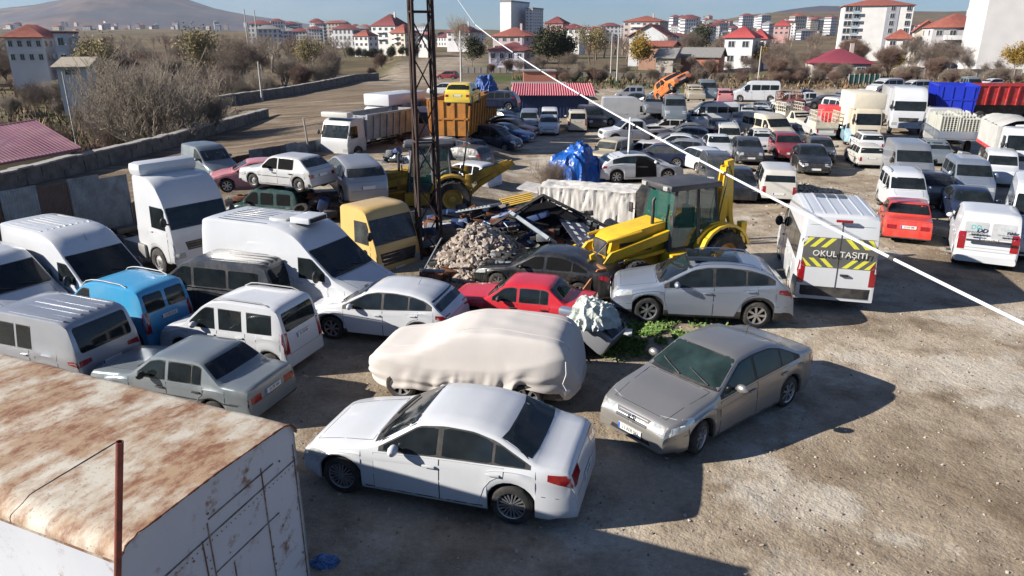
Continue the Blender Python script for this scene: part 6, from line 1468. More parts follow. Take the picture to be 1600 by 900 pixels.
# ---------------------------------------------------------------- diggers
DY = mat('digger_yellow', (.72,.44,.015), .4, var=.12, scale=1.5, dirtamt=.45, dirt=(.16,.11,.06), coat=.2)
DY2 = mat('digger_yellow_dirty', (.42,.25,.02), .7, var=.3, scale=2, dirtamt=.7, dirt=(.08,.06,.04))
CABG = mat('cab_grey', (.045,.047,.055), .45, var=.2, dirtamt=.3, scale=2)
TINT, nt, p = new_mat('tinted_cab_glass'); p.inputs['Base Color'].default_value = (.03,.12,.10,1); p.inputs['Roughness'].default_value = .03; p.inputs['Specular IOR Level'].default_value = .8; p.inputs['Alpha'].default_value = .42
def digger(loc, head, label, dirty=False, boomup=True):
    Y_ = DY2 if dirty else DY; root = empty('backhoe_loader', loc, (0, 0, R(head))); tag(root, label, 'backhoe loader')
    def S(nm, m, par=root, ang=35):
        def f(g): return g.build(nm, [m] if not isinstance(m, list) else m, par, ang=ang)
        return f
    g = MB(); g.bbox((-1.3, -.42, .55), (2.7, .42, .95), .05); S('chassis', Y_)(g)
    # bonnet: sloped
    g = MB(); g.prism([(.75, .9), (2.55, .9), (2.62, 1.1), (2.55, 1.42), (2.35, 1.55), (.75, 1.82)], -.46, .46)
    bo = S('bonnet', Y_)(g); g = MB(); g.bbox((2.56, -.33, .98), (2.66, .33, 1.4), .03); S('grille', BLK, bo)(g)
    for sg in (1, -1): g = MB(); g.box((1.2, sg*.462-.004, 1.05), (2.3, sg*.462+.004, 1.35)); S('side_vent', BLK, bo)(g)
    # cab frame
    ca = empty('cab', (0, 0, 0)); ca.parent = root
    x0, x1, xt0, xt1 = -1.0, .78, -.85, .55; w, wt = .74, .62; z0, z1 = .98, 2.72
    cor = [((x1, w, z0), (xt1, wt, z1)), ((x1, -w, z0), (xt1, -wt, z1)), ((x0, w, z0), (xt0, wt, z1)), ((x0, -w, z0), (xt0, -wt, z1)), ((-.25, w+.02, z0), (-.2, wt+.02, z1)), ((-.25, -w-.02, z0), (-.2, -wt-.02, z1))]
    for a, b in cor: g = MB(); g.bar(a, b, .055, 0, 4); S('pillar', CABG, ca)(g)
    g = MB(); g.bbox((xt0-.18, -wt-.1, z1-.02), (xt1+.28, wt+.1, z1+.16), .07); S('roof', CABG, ca)(g)
    g = MB(); g.bbox((x0, -w, z0-.12), (x1, w, z0+.05), .03); g.bbox((x0+.05, -w+.02, z0), (x1-.05, -w+.08, z0+.35), .01) ; g.bbox((x0+.05, w-.08, z0), (x1-.05, w-.02, z0+.35), .01); S('floor_frame', CABG, ca)(g)
    def quad(nm, P): g = MB(); n_ = (Vector(P[1])-Vector(P[0])).cross(Vector(P[3])-Vector(P[0])).normalized()*.006; g.add([Vector(q)+n_ for q in P] + [Vector(q)-n_ for q in P], [(0,1,2,3),(7,6,5,4),(0,4,5,1),(1,5,6,2),(2,6,7,3),(3,7,4,0)]); S(nm, TINT, ca)(g)
    quad('windscreen', [(x1, -w+.05, z0+.3), (x1, w-.05, z0+.3), (xt1, wt-.05, z1-.05), (xt1, -wt+.05, z1-.05)])
    quad('rear_window', [(x0, -w+.05, z0+.3), (x0, w-.05, z0+.3), (xt0, wt-.05, z1-.05), (xt0, -wt+.05, z1-.05)])
    for sg in (1, -1):
        quad('side_window', [(x1-.06, sg*w, z0+.12), (-.2, sg*w, z0+.12), (-.15, sg*wt, z1-.05), (xt1-.05, sg*wt, z1-.05)])
        quad('side_window', [(-.3, sg*w, z0+.3), (x0+.06, sg*w, z0+.3), (xt0+.05, sg*wt, z1-.05), (-.25, sg*wt, z1-.05)])
    g = MB(); g.bbox((-.45, -.26, 1.05), (.05, .26, 1.5), .06); g.bbox((-.5, -.24, 1.45), (-.36, .24, 2.1), .05); S('seat', DARK, ca)(g)
    g = MB(); g.bar((.45, 0, 1.1), (.3, 0, 1.75), .03); g.lathe([(.2, -.012), (.2, .012), (.17, .012), (.17, -.012)], 16, 0, Matrix.Translation((.28, 0, 1.78)) @ Matrix.Rotation(R(35), 4, 'Y'), 'Z'); S('steering_wheel', BLK, ca)(g)
    for y in (-.5, .5): g = MB(); g.bbox((xt1+.24, y-.1, z1+.0), (xt1+.34, y+.1, z1+.12), .02); S('work_light', CLRL, ca)(g)
    # fenders
    for sg in (1, -1):
        g = MB(); pts = []
        for k in range(9):
            t = R(15 + 150*k/8); pts.append((-.98 + .92*math.cos(t), .78 + .92*math.sin(t)))
        pin = [(-.98 + .84*math.cos(R(15+150*k/8)), .78 + .84*math.sin(R(15+150*k/8))) for k in range(9)][::-1]
        g.prism(pts+pin, sg*.72, sg*1.15); S('fender', Y_)(g)
        g = MB(); g.bbox((-.1, sg*.78-.28, .5), (.9, sg*.78+.28, .98), .04); S('side_tank', Y_)(g)
        # wheels
        for (x, r, wd) in ((-.98, .74, .46), (1.95, .46, .32)):
            t = MB(); n = 36; t.lathe([(r*.55, -wd/2+.03), (r*.9, -wd/2), (r*.97, -wd/2+.05), (r*.97, wd/2-.05), (r*.9, wd/2), (r*.55, wd/2-.03), (r*.5, 0)], n)
            for k in range(18):
                for hh in (0, 1):
                    a = 2*math.pi*(k+hh*.5)/18; M_ = Matrix.Rotation(-a, 4, 'Y'); t.box((r*.94, 0 if hh else -wd/2+.02, -.035), (r*1.0, wd/2-.02 if hh else 0, .035), 0, M_ @ Matrix.Rotation(R(22 if hh else -22), 4, 'X'))
            o = t.build('wheel', [TYRE], root, (x, sg*(1.0 if r > .6 else .85), r)); h = MB(); s_ = sg
            h.lathe([(r*.56, s_*(wd/2-.04)), (r*.5, s_*(wd/2-.08)), (r*.42, s_*(wd/2-.2)), (r*.2, s_*(wd/2-.2)), (r*.18, s_*(wd/2-.08)), (.001, s_*(wd/2-.07))], 24)
            h.build('rim', [mat('rim_orange', (.55,.25,.04), .55, var=.3, dirtamt=.5, scale=4) if not dirty else mat('rim_yellow', (.62,.36,.05), .5)], o)
        # loader arms
        y = sg*.62; g = MB(); g.prism([(.65, 1.35), (.75, 1.6), (2.7, 1.18), (3.2, .62), (3.1, .45), (2.55, .95)], y-.06, y+.06); S('loader_arm', Y_)(g)
        g = MB(); g.bar((.8, y, 1.0), (2.2, y, .85), .06, 0, 8); g.bar((2.2, y, .85), (2.75, y, .8), .035, 1, 8); S('lift_ram', [Y_, CHROME])(g)
        g = MB(); g.bar((1.6, y*.8, 1.62), (2.75, y*.8, 1.45), .045, 0, 8); g.bar((2.75, y*.8, 1.45), (3.15, y*.8, 1.1), .03, 1, 8); g.prism([(2.95, .7), (3.15, 1.2), (3.28, 1.15), (3.2, .55)], y*.8-.04, y*.8+.04); S('tilt_ram', [Y_, CHROME])(g)
        # stabiliser
        g = MB(); g.bbox((-1.72, sg*1.02-.1, .25), (-1.5, sg*1.02+.1, 1.7), .02); g.bbox((-1.8, sg*1.05-.2, .05), (-1.42, sg*1.05+.2, .25), .03); S('stabiliser', Y_)(g)
    g = MB(); prof_ = [(3.15, .95), (3.2, .2), (3.5, .06), (4.15, .08), (4.15, .12), (3.55, .14), (3.3, .28), (3.25, .95)]
    g.prism(prof_, -1.15, 1.15)
    for sg in (1, -1): g.prism([(3.2, .95), (3.2, .15), (4.1, .08), (3.9, .45), (3.45, .95)], sg*1.15-.02, sg*1.15+.02)
    S('bucket', mat('bucket_rust', (.38,.16,.07), .8, .2, var=.4, scale=3, dirtamt=.4) )(g)
    g = MB(); g.bbox((-1.62, -1.05, .55), (-1.42, 1.05, .78), .02); g.bbox((-1.75, -.25, .5), (-1.4, .25, 1.25), .03); S('rear_frame', Y_)(g)
    # folded boom
    BT = Matrix.Identity(4) if boomup else Matrix.Translation((-1.6, 0, 1.3)) @ Matrix.Rotation(R(-64), 4, 'Y') @ Matrix.Translation((1.6, 0, -1.3))
    def SB(nm, m):
        def f(g): g.v = [tuple(BT @ Vector(v)) for v in g.v]; return S(nm, m)(g)
        return f
    g = MB()
    for y in (-.1, .1): g.prism([(-1.75, .8), (-1.55, .8), (-1.5, 2.0), (-1.62, 3.15), (-1.8, 3.2), (-1.82, 2.0)], y-.025, y+.025)
    g.box((-1.8, -.1, 3.0), (-1.62, .1, 3.12)); g.box((-1.75, -.1, 1.2), (-1.6, .1, 1.35)); SB('boom', Y_)(g)
    g = MB(); g.prism([(-1.95, 3.35), (-1.7, 3.3), (-1.95, 1.6), (-2.15, 1.1), (-2.25, 1.15), (-2.1, 1.7)], -.07, .07); SB('dipper_arm', Y_)(g)
    g = MB(); g.bar((-1.9, 0, 1.6), (-1.85, 0, 2.5), .06, 0, 8); g.bar((-1.85, 0, 2.5), (-1.8, 0, 3.0), .035, 1, 8); SB('boom_ram', [Y_, CHROME])(g)
    g = MB()
    for y in (-.16, .16): g.tube([(-1.55, y, 1.0), (-1.45, y*1.3, 1.7), (-1.6, y*1.3, 2.6), (-1.7, y, 3.25), (-1.85, y, 2.9)], .018)
    S('hose', BLK)(g)
    g = MB(); g.prism([(-2.15, 1.25), (-2.05, .75), (-2.3, .45), (-2.65, .55), (-2.6, .62), (-2.3, .6), (-2.2, .85), (-2.25, 1.2)], -.3, .3)
    for sg in (1, -1): g.prism([(-2.15, 1.2), (-2.05, .75), (-2.3, .45), (-2.62, .58)], sg*.3-.015, sg*.3+.015)
    SB('digging_bucket', BLK)(g)
    g = MB(); g.tube([(1.1, .3, 1.7), (1.1, .3, 2.2), (1.1, .28, 2.42), (1.04, .28, 2.5)], .05, 0, 8); S('exhaust', BLK)(g)
    for sg in (1, -1):
        g = MB(); g.bar((.8, sg*.7, 1.9), (.95, sg*.95, 1.95), .012, 1); g.bbox((.93, sg*.98-.09, 1.82), (.98, sg*.98+.09, 2.12), .02, 1); S('mirror', [Y_, BLK])(g)
    return root
h1 = 206; wl = G(1128, 437); a = R(h1)
loc = wl - Vector((math.cos(a)*-.98 - math.sin(a)*1.1, math.sin(a)*-.98 + math.cos(a)*1.1, 0))
digger(loc, h1, 'yellow backhoe loader with grey cab and rusty front bucket, nose towards the black wreck')
h2 = 186; a = R(h2); wl = G(708, 340)
loc2 = wl - Vector((math.cos(a)*-.98 - math.sin(a)*1.1, math.sin(a)*-.98 + math.cos(a)*1.1, 0))
digger(loc2, h2, 'dirty yellow backhoe loader behind the pylon, its rear arm lowered to the right', True, False)

# ---------------------------------------------------------------- tarpaulin heap
def blob(loc, rx, ry, rz, seed, amp, n=64, flat=.12, crease=1.0):
    bm = bmesh.new(); bmesh.ops.create_icosphere(bm, subdivisions=6, radius=1)
    for v in bm.verts:
        p = v.co.copy(); d = noise.noise(p*1.3 + Vector((seed, 0, 0)))*.22
        w1 = noise.noise(p*1.1+Vector((0, seed, 0)))*.6; cr = 1 - abs(noise.noise(Vector((p.x*3.1+seed+w1, p.y*3.1, p.z*.9+w1))))*2; cr2 = 1 - abs(noise.noise(Vector((p.x*8+seed, p.y*8+w1*3, p.z*2.2))))*2
        s = 1 + d + crease*(amp*(cr**3-.3) + amp*.22*cr2**2); v.co = Vector((p.x*rx*s, p.y*ry*s, max(-.02, (p.z+flat)*rz*s/(1+flat))))
        if v.co.z < .1: v.co.x *= 1.06; v.co.y *= 1.06
    g = MB(); g.bm(bm); return g
TB = mat('tarp_blue', (.006,.085,.36), .36, var=.35, scale=2.5, bump=.25, coat=.1)
g = blob(0, 1.25, 1.2, 1.75, 3, .13); q = G(904, 288); o = g.build('tarpaulin_heap', [TB], None, (q.x, q.y+1.0, 0), (0, 0, .4), 80); tag(o, 'tall heap wrapped in shiny bright blue wrinkled tarpaulin in the middle of the yard', 'tarpaulin heap')
WB = mat('bundle_white', (.50,.54,.50), .7, var=.35, scale=6, bump=.3); 
q = G(922, 478, 1.0); g = blob(0, .5, .45, .5, 9, .2); o = g.build('sheeting_bundle', [WB], None, (1.75, 14.55, .93), (0, 0, 0), 80); BUND = o; tag(o, 'bundle of pale green and white crumpled sheeting lying on the boot of the red saloon', 'bundle')
q = AT(758, 150, 51); g = blob(0, .75, .7, .95, 5, .15); o = g.build('blue_bundle', [mat('bundle_blue', (.05,.12,.35), .6, var=.6, scale=1.2)], None, (q.x, q.y, 3.35), None, 80); tag(o, 'dark blue and white bundle beside the yellow car on the orange tipper body', 'bundle')
# wrapped block of white sheets
A = G(875, 345); B = G(990, 352); q = (A+B)/2; d = (B-A).normalized(); root = empty('wrapped_block', (q.x, q.y, 0), (0, 0, math.atan2(d.y, d.x)-.05)); tag(root, 'large crumpled white wrapped block with a black end, left of the near digger', 'wrapped block')
g = MB(); nx_, nz_ = 70, 22; Lb, Hb, Db = 2.15, 1.45, 1.6
BW = mat('block_white', (.60,.58,.55), .75, var=.3, scale=2.5, bump=.4, dirtamt=.4, stretch=(2.5,1,.5))
def cr_(x, z, s): return .05*(1-abs(noise.noise((x*5+s, z*1.2, s)))*2)**3 + .02*noise.noise((x*14, z*3, s))
def sheet(f, nu, nv, mi=0):
    b = len(g.v)
    for i in range(nu+1):
        for j in range(nv+1): g.v.append(f(i/nu, j/nv))
    for i in range(nu):
        for j in range(nv): g.f.append([b+i*(nv+1)+j, b+(i+1)*(nv+1)+j, b+(i+1)*(nv+1)+j+1, b+i*(nv+1)+j+1]); g.m.append(mi)
def topz(u, v): return Hb + .12*noise.noise((u*3, v*3, 2)) + .04*noise.noise((u*12, v*9, 5))
sheet(lambda u, v: (-Lb+2*Lb*u*.86, -Db/2 + cr_(u*4, v, 1)*(1 if 0 < v < 1 else 0) - .05*(1-v), v*topz(u, 0)), nx_, nz_)
sheet(lambda u, v: (-Lb+2*Lb*u*.86, -Db/2 + Db*v, topz(u, v)), nx_, 26)
sheet(lambda u, v: (-Lb, -Db/2 + Db*u, v*topz(0, u)), 26, nz_)
g.build('wrapping', [BW], root, ang=80)
g = MB(); g.bbox((Lb*.72, -Db/2+.02, .05), (Lb*.98, Db/2-.05, Hb+.03), .08); g.bbox((Lb*.98, -Db/2+.15, .1), (Lb*1.04, Db/2-.15, Hb-.15), .02); g.build('black_end', [mat('end_black', (.02,.02,.02), .7, var=.6, scale=5, bump=.6, dirtamt=.6, dirt=(.12,.10,.08))], root)
g = MB(); g.box((-Lb*1.5, -.5, .8), (-Lb*.9, .9, .86), 0, Matrix.Rotation(R(8), 4, 'Y')); g.build('loose_sheet', [BW], root)

# ---------------------------------------------------------------- rubble, stones, weeds
STM = [mat('stone_%d' % i, c, .9, var=.3, scale=6, bump=.3) for i, c in enumerate([(.36,.30,.25), (.27,.22,.18), (.42,.37,.32), (.16,.13,.11), (.30,.25,.14)])]
def stones(name, n, fpos, fsize, label, mats=STM, seed=1):
    rnd = random.Random(seed); g = MB()
    base = []
    for s in range(5):
        bm = bmesh.new(); bmesh.ops.create_icosphere(bm, subdivisions=1, radius=1)
        for v in bm.verts: v.co *= 1 + rnd.uniform(-.35, .25)
        bm.verts.index_update(); base.append(([v.co.copy() for v in bm.verts], [[v.index for v in f.verts] for f in bm.faces])); bm.free()
    for k in range(n):
        vs, fs = rnd.choice(base); p = fpos(rnd); s = fsize(rnd); M_ = Matrix.Translation(p) @ Matrix.Rotation(rnd.uniform(0, 6), 4, (rnd.random(), rnd.random(), 1)) @ Matrix.Diagonal((s*rnd.uniform(.7, 1.3), s*rnd.uniform(.6, 1.1), s*rnd.uniform(.4, .9), 1))
        g.add(vs, fs, rnd.randrange(len(mats)), M_)
    o = g.build(name, mats, ang=25); tag(o, label, 'stones', kind='stuff'); return o
rc = G(752, 430); RZ = Vector((rc.x, rc.y+1.0, 0))
def rp(r):
    a = r.uniform(0, 6.28); d = math.sqrt(r.random()); x, y = d*math.cos(a)*1.75, d*math.sin(a)*1.9; z = 1.35*(1-d**1.5)*(.9+.3*noise.noise((x, y, 1)))
    return Vector((RZ.x+x, RZ.y+y, max(0, z)+.02))
stones('rubble', 2300, rp, lambda r: r.uniform(.04, .15), 'heap of pinkish broken stones behind the red saloon', STM[:4] + STM[:1], 3)
def gp(r):
    while True:
        x = r.uniform(-8, 16); y = r.uniform(4, 26)
        if r.random() < 6/(y+2): return Vector((x, y, hgt(x, y)+.002))
stones('gravel', 9000, gp, lambda r: r.choice([.008, .011, .014, .02, .03])*r.uniform(.7, 1.2), 'loose gravel stones on the yard', STM[:4], 5)
def gp2(r):
    x = r.gauss(13.4, 1.6); y = r.gauss(31, 3); return Vector((x, y, hgt(x, y)))
stones('loose_rubble', 500, gp2, lambda r: r.uniform(.02, .09), 'small stones on the heap of dry earth before the white small van', STM, 6)
wd = MB(); rnd = random.Random(8); c0 = G(1000, 530)
for k in range(5200):
    x = c0.x + rnd.gauss(0, .8); y = c0.y + rnd.gauss(0, .42) + (x-c0.x)*.25
    if noise.noise((x*2, y*2, 0)) < -.12: continue
    hh = rnd.uniform(.03, .13); a = rnd.uniform(0, 6.28); w = rnd.uniform(.012, .03); lx, ly = rnd.uniform(-.09, .09), rnd.uniform(-.09, .09)
    wd.add([(x-w*math.cos(a), y-w*math.sin(a), .01), (x+w*math.cos(a), y+w*math.sin(a), .01), (x+lx+w, y+ly, hh), (x+lx-w, y+ly+w, hh*.9)], [(0,1,2,3)], rnd.choice([0,0,1]))
tag(wd.build('weeds', [mat('weed_green', (.07,.15,.02), .7, var=.4, scale=3), mat('weed_light', (.16,.24,.05), .7, var=.3, scale=3)], ang=180), 'patch of green weeds between the silver crossover and the champagne sedan', 'weeds', kind='stuff')
dw = MB()
for k in range(1500):
    cx, cy = rnd.choice([(-2.9, 17.2), (-.9, 18.4), (-3.2, 18.6)]); x = cx + rnd.gauss(0, .5); y = cy + rnd.gauss(0, .5); hh = rnd.uniform(.2, .75)
    a = rnd.uniform(0, 6.28); lx, ly = rnd.uniform(-.25, .25), rnd.uniform(-.25, .25); dw.add([(x-.006, y, 0), (x+.006, y, 0), (x+lx, y+ly, hh)], [(0,1,2)], 0)
tag(dw.build('dry_weeds', [mat('weed_dry', (.34,.27,.17), .9, var=.3)], ang=180), 'dry straw-coloured weeds around the rubble heap', 'weeds', kind='stuff')

# ---------------------------------------------------------------- scrap between the diggers
DS = mat('scrap_dark', (.05,.05,.055), .6, .4, var=.4, scale=2, dirtamt=.5); SG = mat('scrap_steel', (.30,.34,.37), .5, .4, var=.3, scale=2, dirtamt=.4); NV = mat('ladder_navy', (.022,.03,.06), .6, .1, var=.3, scale=1.5, dirtamt=.3)
def frame(name, label, P, Q, up, w, m, n=6, t=.05, cat='scrap frame', rail=None):
    "ladder like frame from P to Q, width w along up"
    P = Vector(P); Q = Vector(Q); up = Vector(up).normalized(); root = empty(name, P); tag(root, label, cat); d = Q-P
    for s in (0, w): g = MB(); g.bar(up*s, d+up*s, t, 0, 4); g.build('rail', [rail or m], root)
    for k in range(n+1): g = MB(); p = d*k/n; g.bar(p, p+up*w, t*.7, 0, 4); g.build('rung', [m], root)
    return root
gq = lambda x, y, z: tuple(G(x, y, z))
frame('lattice_scrap', 'long black bent lattice frame rising over the rubble towards the white block', gq(975,368,.5), gq(848,305,1.75), (-.2,-.4,-.9), .5, DS, 13, .06)
frame('lattice_scrap', 'black lattice frame sloping left from the peak of the scrap heap', gq(848,305,1.75), gq(735,372,.5), (.3,.8,-.35), .9, DS, 9, .06)
frame('steel_beam_frame', 'pale steel beam with side rail slanting down to the black wreck roof', gq(795,330,1.35), gq(858,374,1.2), (.6,.25,-.4), .24, SG, 2, .075)
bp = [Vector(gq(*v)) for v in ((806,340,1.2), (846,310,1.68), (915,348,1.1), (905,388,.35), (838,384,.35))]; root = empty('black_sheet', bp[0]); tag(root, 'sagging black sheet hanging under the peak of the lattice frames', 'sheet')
g = MB(); o4 = [p_ - bp[0] + Vector((0, .25, 0)) for p_ in bp]; g.add(o4 + [p_ + Vector((.02, .06, 0)) for p_ in o4], [(0,1,2,3,4),(9,8,7,6,5)] + [(k, 5+k, 5+(k+1) % 5, (k+1) % 5) for k in range(5)]); g.build('sheet', [DARK], root)  # black slab added to paint the unlit hollow below the frames
# navy panel with pale slots
A = Vector(gq(905,388,.75)); B = Vector(gq(985,372,.5)); root = empty('slotted_ramp', A); tag(root, 'dark navy ramp with two rows of pale slots leaning by the digger bucket', 'ramp')
u = (Vector(gq(860,325,1.25)) - A); v = Vector((.75, -.35, -.12)).normalized()*.95; w_ = u.cross(v).normalized()*.05
g = MB(); g.add([A-A, u, u+v, v, -w_, u-w_, u+v-w_, v-w_], [(0,1,2,3),(7,6,5,4),(0,4,5,1),(1,5,6,2),(2,6,7,3),(3,7,4,0)]); g.build('panel', [NV], root)
w2 = w_ * (1 if w_.z > 0 else -1)
for r0 in (.22, .62):
    for k in range(7):
        s = .06 + k*.135; g = MB(); o_ = w2*.12 + (w2*0 if w_.z > 0 else Vector()); e = w2*(.12 if w2 == -w_ else .12)
        b_ = (w2 if w2 == -w_ else Vector((0,0,0))); q4 = [u*s+v*r0, u*(s+.075)+v*r0, u*(s+.075)+v*(r0+.13), u*s+v*(r0+.13)]
        g.add([q+b_+w2*.1 for q in q4] + [q+b_+w2*.02 for q in q4], [(0,1,2,3),(4,7,6,5),(0,4,5,1),(1,5,6,2),(2,6,7,3),(3,7,4,0)]); g.build('slot_plate', [mat('slot_pale', (.55,.55,.56), .6)], root)
# corrugated pale sheets, yellow strips
q = Vector(gq(760,322,1.1)); root = empty('sheet_stack', q, (R(-14), R(6), R(62))); tag(root, 'stack of pale striped metal sheets on top of the rubble heap', 'sheet metal')
g = MB()
for k in range(9): g.box((-.9, -.65+k*.15, .0), (.9, -.56+k*.15, .03))
g.box((-.95, -.7, -.04), (.95, .72, -.004)); g.build('sheet', [SG, ], root)
q = Vector(gq(815,318,1.35)); root = empty('yellow_slats', q, (R(10), R(-8), R(20))); tag(root, 'loose yellow slats beside the striped metal sheets', 'slats')
g = MB()
for k in range(5): g.box((-.6, k*.13, k*.01), (.55, k*.13+.08, k*.01+.03))
g.build('slat', [mat('slat_yellow', (.6,.38,.06), .7, var=.3)], root)
# leaning white pole + rail
a = Vector(gq(658,430,0)); b = Vector(gq(690,372,1.5)); g = MB(); g.bar(a, b, .03, 0, 6); tag(g.build('metal_pole', [SG]), 'thin pale pole leaning at the left end of the rubble', 'pole')
g = MB(); g.bar(gq(662,422,.5), gq(695,424,.5), .05, 0, 6); tag(g.build('metal_pipe', [SG]), 'short pale pipe lying at the foot of the leaning pole', 'pipe')
# scrap pieces: individual objects
q = G(862, 312); tree('shrub', q.x, q.y, 1.9, 'dead leafless branch lying on the scrap between the lattice frames and the blue tarpaulin')
q = G(700, 402); tree('shrub', q.x, q.y, 1.1, 'dry leafless bush between the ochre cab and the rubble heap')
SCL = [('engine_block', 'rusty engine block in the dark gap below the pylon', 'scrap'), ('car_door', 'loose dark car door leaning among the scrap behind the ochre cab', 'car door'), ('tyre', 'loose worn tyre half buried in scrap', 'tyre')]
def tyre_at(p, rot, r=.32, label='', grp=None):
    a, b = wheel_meshes(r, 'steel'); o = link('tyre', a, None, p, rot); tag(o, label, 'tyre', grp); return o
tyre_at(gq(884,352,.55), (R(70), R(10), 0), .36, 'black tyre caught in the lattice frames beside the slotted ramp')
for i, (x, y, z, l_) in enumerate([(520,322,.9,'loose tyre under the silver wreck'),(470,330,1.0,'loose tyre below the rear of the raised whitish hatchback'),(430,226,.15,'upright tyre at the fence end left of the tipper lorry'),(412,232,.15,'dark tyre lying at the fence end'),(865,300,.1,'tyre by the foot of the blue tarpaulin heap'),(1012,412,.35,'dark tyre lying under the digger loader arms')]):
    tyre_at(gq(x, y, z), (R(random.uniform(20, 80)), R(random.uniform(0, 40)), random.uniform(0, 3)), .33, l_)
def junk(x, y, z, sx, sy, sz, m, label, name='scrap_part', seed=0, cat='scrap'):
    rnd = random.Random(seed); g = MB()
    for k in range(11):
        c = Vector([rnd.uniform(-1, 1)*s for s in (sx, sy, sz)]); e = Vector([rnd.uniform(.15, .5)*s for s in (sx, sy, sz)])
        g.bbox(tuple(-e), tuple(e), min(e)*.25, rnd.randrange(len(m)), Matrix.Translation(c) @ Matrix.Rotation(rnd.uniform(-.9, .9), 4, (rnd.random(), rnd.random(), rnd.random())))
    for k in range(9):
        a = Vector([rnd.uniform(-1, 1)*s*1.2 for s in (sx, sy, sz)]); b = Vector([rnd.uniform(-1, 1)*s*1.2 for s in (sx, sy, sz)]); g.bar(a, b, .02, rnd.randrange(len(m)), 5)
    p = G(x, y, z); o = g.build(name, m, None, p); tag(o, label, cat); return o
JM = [DS, SG, RUST, BLK, mat('junk_blue', (.03,.06,.16), .5, var=.3)]
for i, (x, y, z, s, l_) in enumerate([
    (490,318,.9,(.7,.6,.4),'tangle of engine parts behind the high-roof van'), (540,335,.5,(.6,.6,.4),'dark scrap under the silver wreck'), (400,318,.5,(.9,.6,.35),'scrap frame pieces under the front of the whitish hatchback'),
    (690,372,.4,(.7,.8,.35),'pile of dark sheet pieces below the pylon'), (650,350,.5,(.7,.7,.4),'dark scrap right of the ochre cab'), (730,338,.3,(.9,.5,.25),'blue-white scrap in front of the far digger'),
    (770,345,.5,(.7,.5,.3),'dark bars under the striped sheets'), (830,360,.5,(.8,.6,.35),'dark machinery under the peak of the lattice frames'), (880,385,.3,(.7,.6,.25),'dark scrap under the slotted ramp'),
    (910,345,.5,(.5,.5,.35),'wheel and axle scrap before the white block'), (560,262,1.2,(.6,.6,.5),'dark front gear below the tipper lorry windscreen'), (630,250,.6,(.8,.8,.5),'dark parts between the far digger and the tipper lorry'),
    (800,352,.9,(.9,.5,.3),'broken dark boards over the right shoulder of the rubble heap'),(722,356,.5,(.7,.5,.25),'dark splintered planks at the back of the rubble heap'),(860,372,.6,(.6,.4,.3),'dark wreck parts between the pale beam and the black saloon wreck'),(780,335,1.0,(.8,.4,.2),'bent dark slats beside the striped sheets'),(690,425,.15,(.5,.5,.15),'low dark scrap left of the rubble by the leaning pole'),(935,385,.3,(.5,.4,.3),'dark scrap between the slotted ramp and the near digger'),
    (1150,300,.2,(.5,.5,.2),'dark parts behind the near digger boom'), (1425,275,.3,(.5,1.4,.3),'dark scrap in the gap between the silver van and the grey minivan'), (1515,255,.4,(.6,.8,.4),'crumpled grey panels right of the grey minivan'),
    (1185,200,.8,(.8,.8,.4),'black parts piled beside the dark red wreck'), (1240,150,.6,(1.5,.8,.5),'wire frames and scrap beyond the rack lorry'), (1300,205,.5,(.8,.8,.4),'dark parts beside the pale blue car'), (800,150,.8,(1.2,.8,.6),'green and grey scrap left of the red corrugated roof'),
    (735,232,.5,(.7,.7,.3),'low scrap behind the dark grey hatchback'), (1130,165,.6,(1,.8,.4),'dark parts between the red-curtained minibus and the white rack car'), (1350,150,.6,(1,.6,.4),'grey parts behind the cream box'), (930,420,.2,(.5,.5,.2),'dark wreckage behind the red saloon boot')]):
    junk(x, y, z, *s, JM, l_, seed=i+20)
# wrecked front corner of a silver car between the covered car and the red saloon
root = empty('car_wreck_front', G(905, 545), (0, 0, R(150))); tag(root, 'torn off silver car tail with dark glass standing on end behind the covered car', 'wreck')
g = MB(); g.bbox((-.55, -.5, .5), (.45, .5, 1.05), .12); g.build('panel', [paint('silver')], root, rot=(0, R(-32), 0))
g = MB(); g.bbox((-.5, -.42, 1.051), (.35, .42, 1.07), .01); g.build('rear_window', [GLASS], root, rot=(0, R(-32), 0))
g = MB(); g.bbox((-.3, -.6, .05), (.6, .6, .5), .1); g.build('engine_part', [BLK], root)
g = MB(); g.bbox((-.2, .38, 1.0), (.28, .6, 1.16), .06); g.build('lamp_pod', [paint('bluesilver')], root)
# crumpled box of bright litter
p = G(965, 524); root = empty('cardboard_box', p, (0, 0, R(-12))); tag(root, 'small flattened white, blue and yellow carton lying at the weeds', 'carton')
g = MB(); g.bbox((-.34, -.2, 0), (.34, .2, .12), .01, 0); g.box((-.3, -.206, .01), (.3, -.2005, .09), 1); g.box((-.3, -.15, .121), (.15, .15, .126), 2); g.build('carton', [PLATE, mat('carton_yellow', (.7,.6,.02), .5), mat('carton_blue', (.05,.1,.45), .5)], root)
p = G(508, 880); g = blob(0, .16, .12, .1, 13, .25); tag(g.build('plastic_bag', [mat('bag_blue', (.10,.2,.42), .35)], None, p, None, 80), 'small blue plastic bag on the gravel at the foot of the container', 'plastic bag')
p = G(1510, 392); junk(1497, 392, .12, .35, .25, .14, [BLK, DS, PLATE], 'broken black bumper pieces lying by the white panel van wheel', 'bumper_debris', 77)
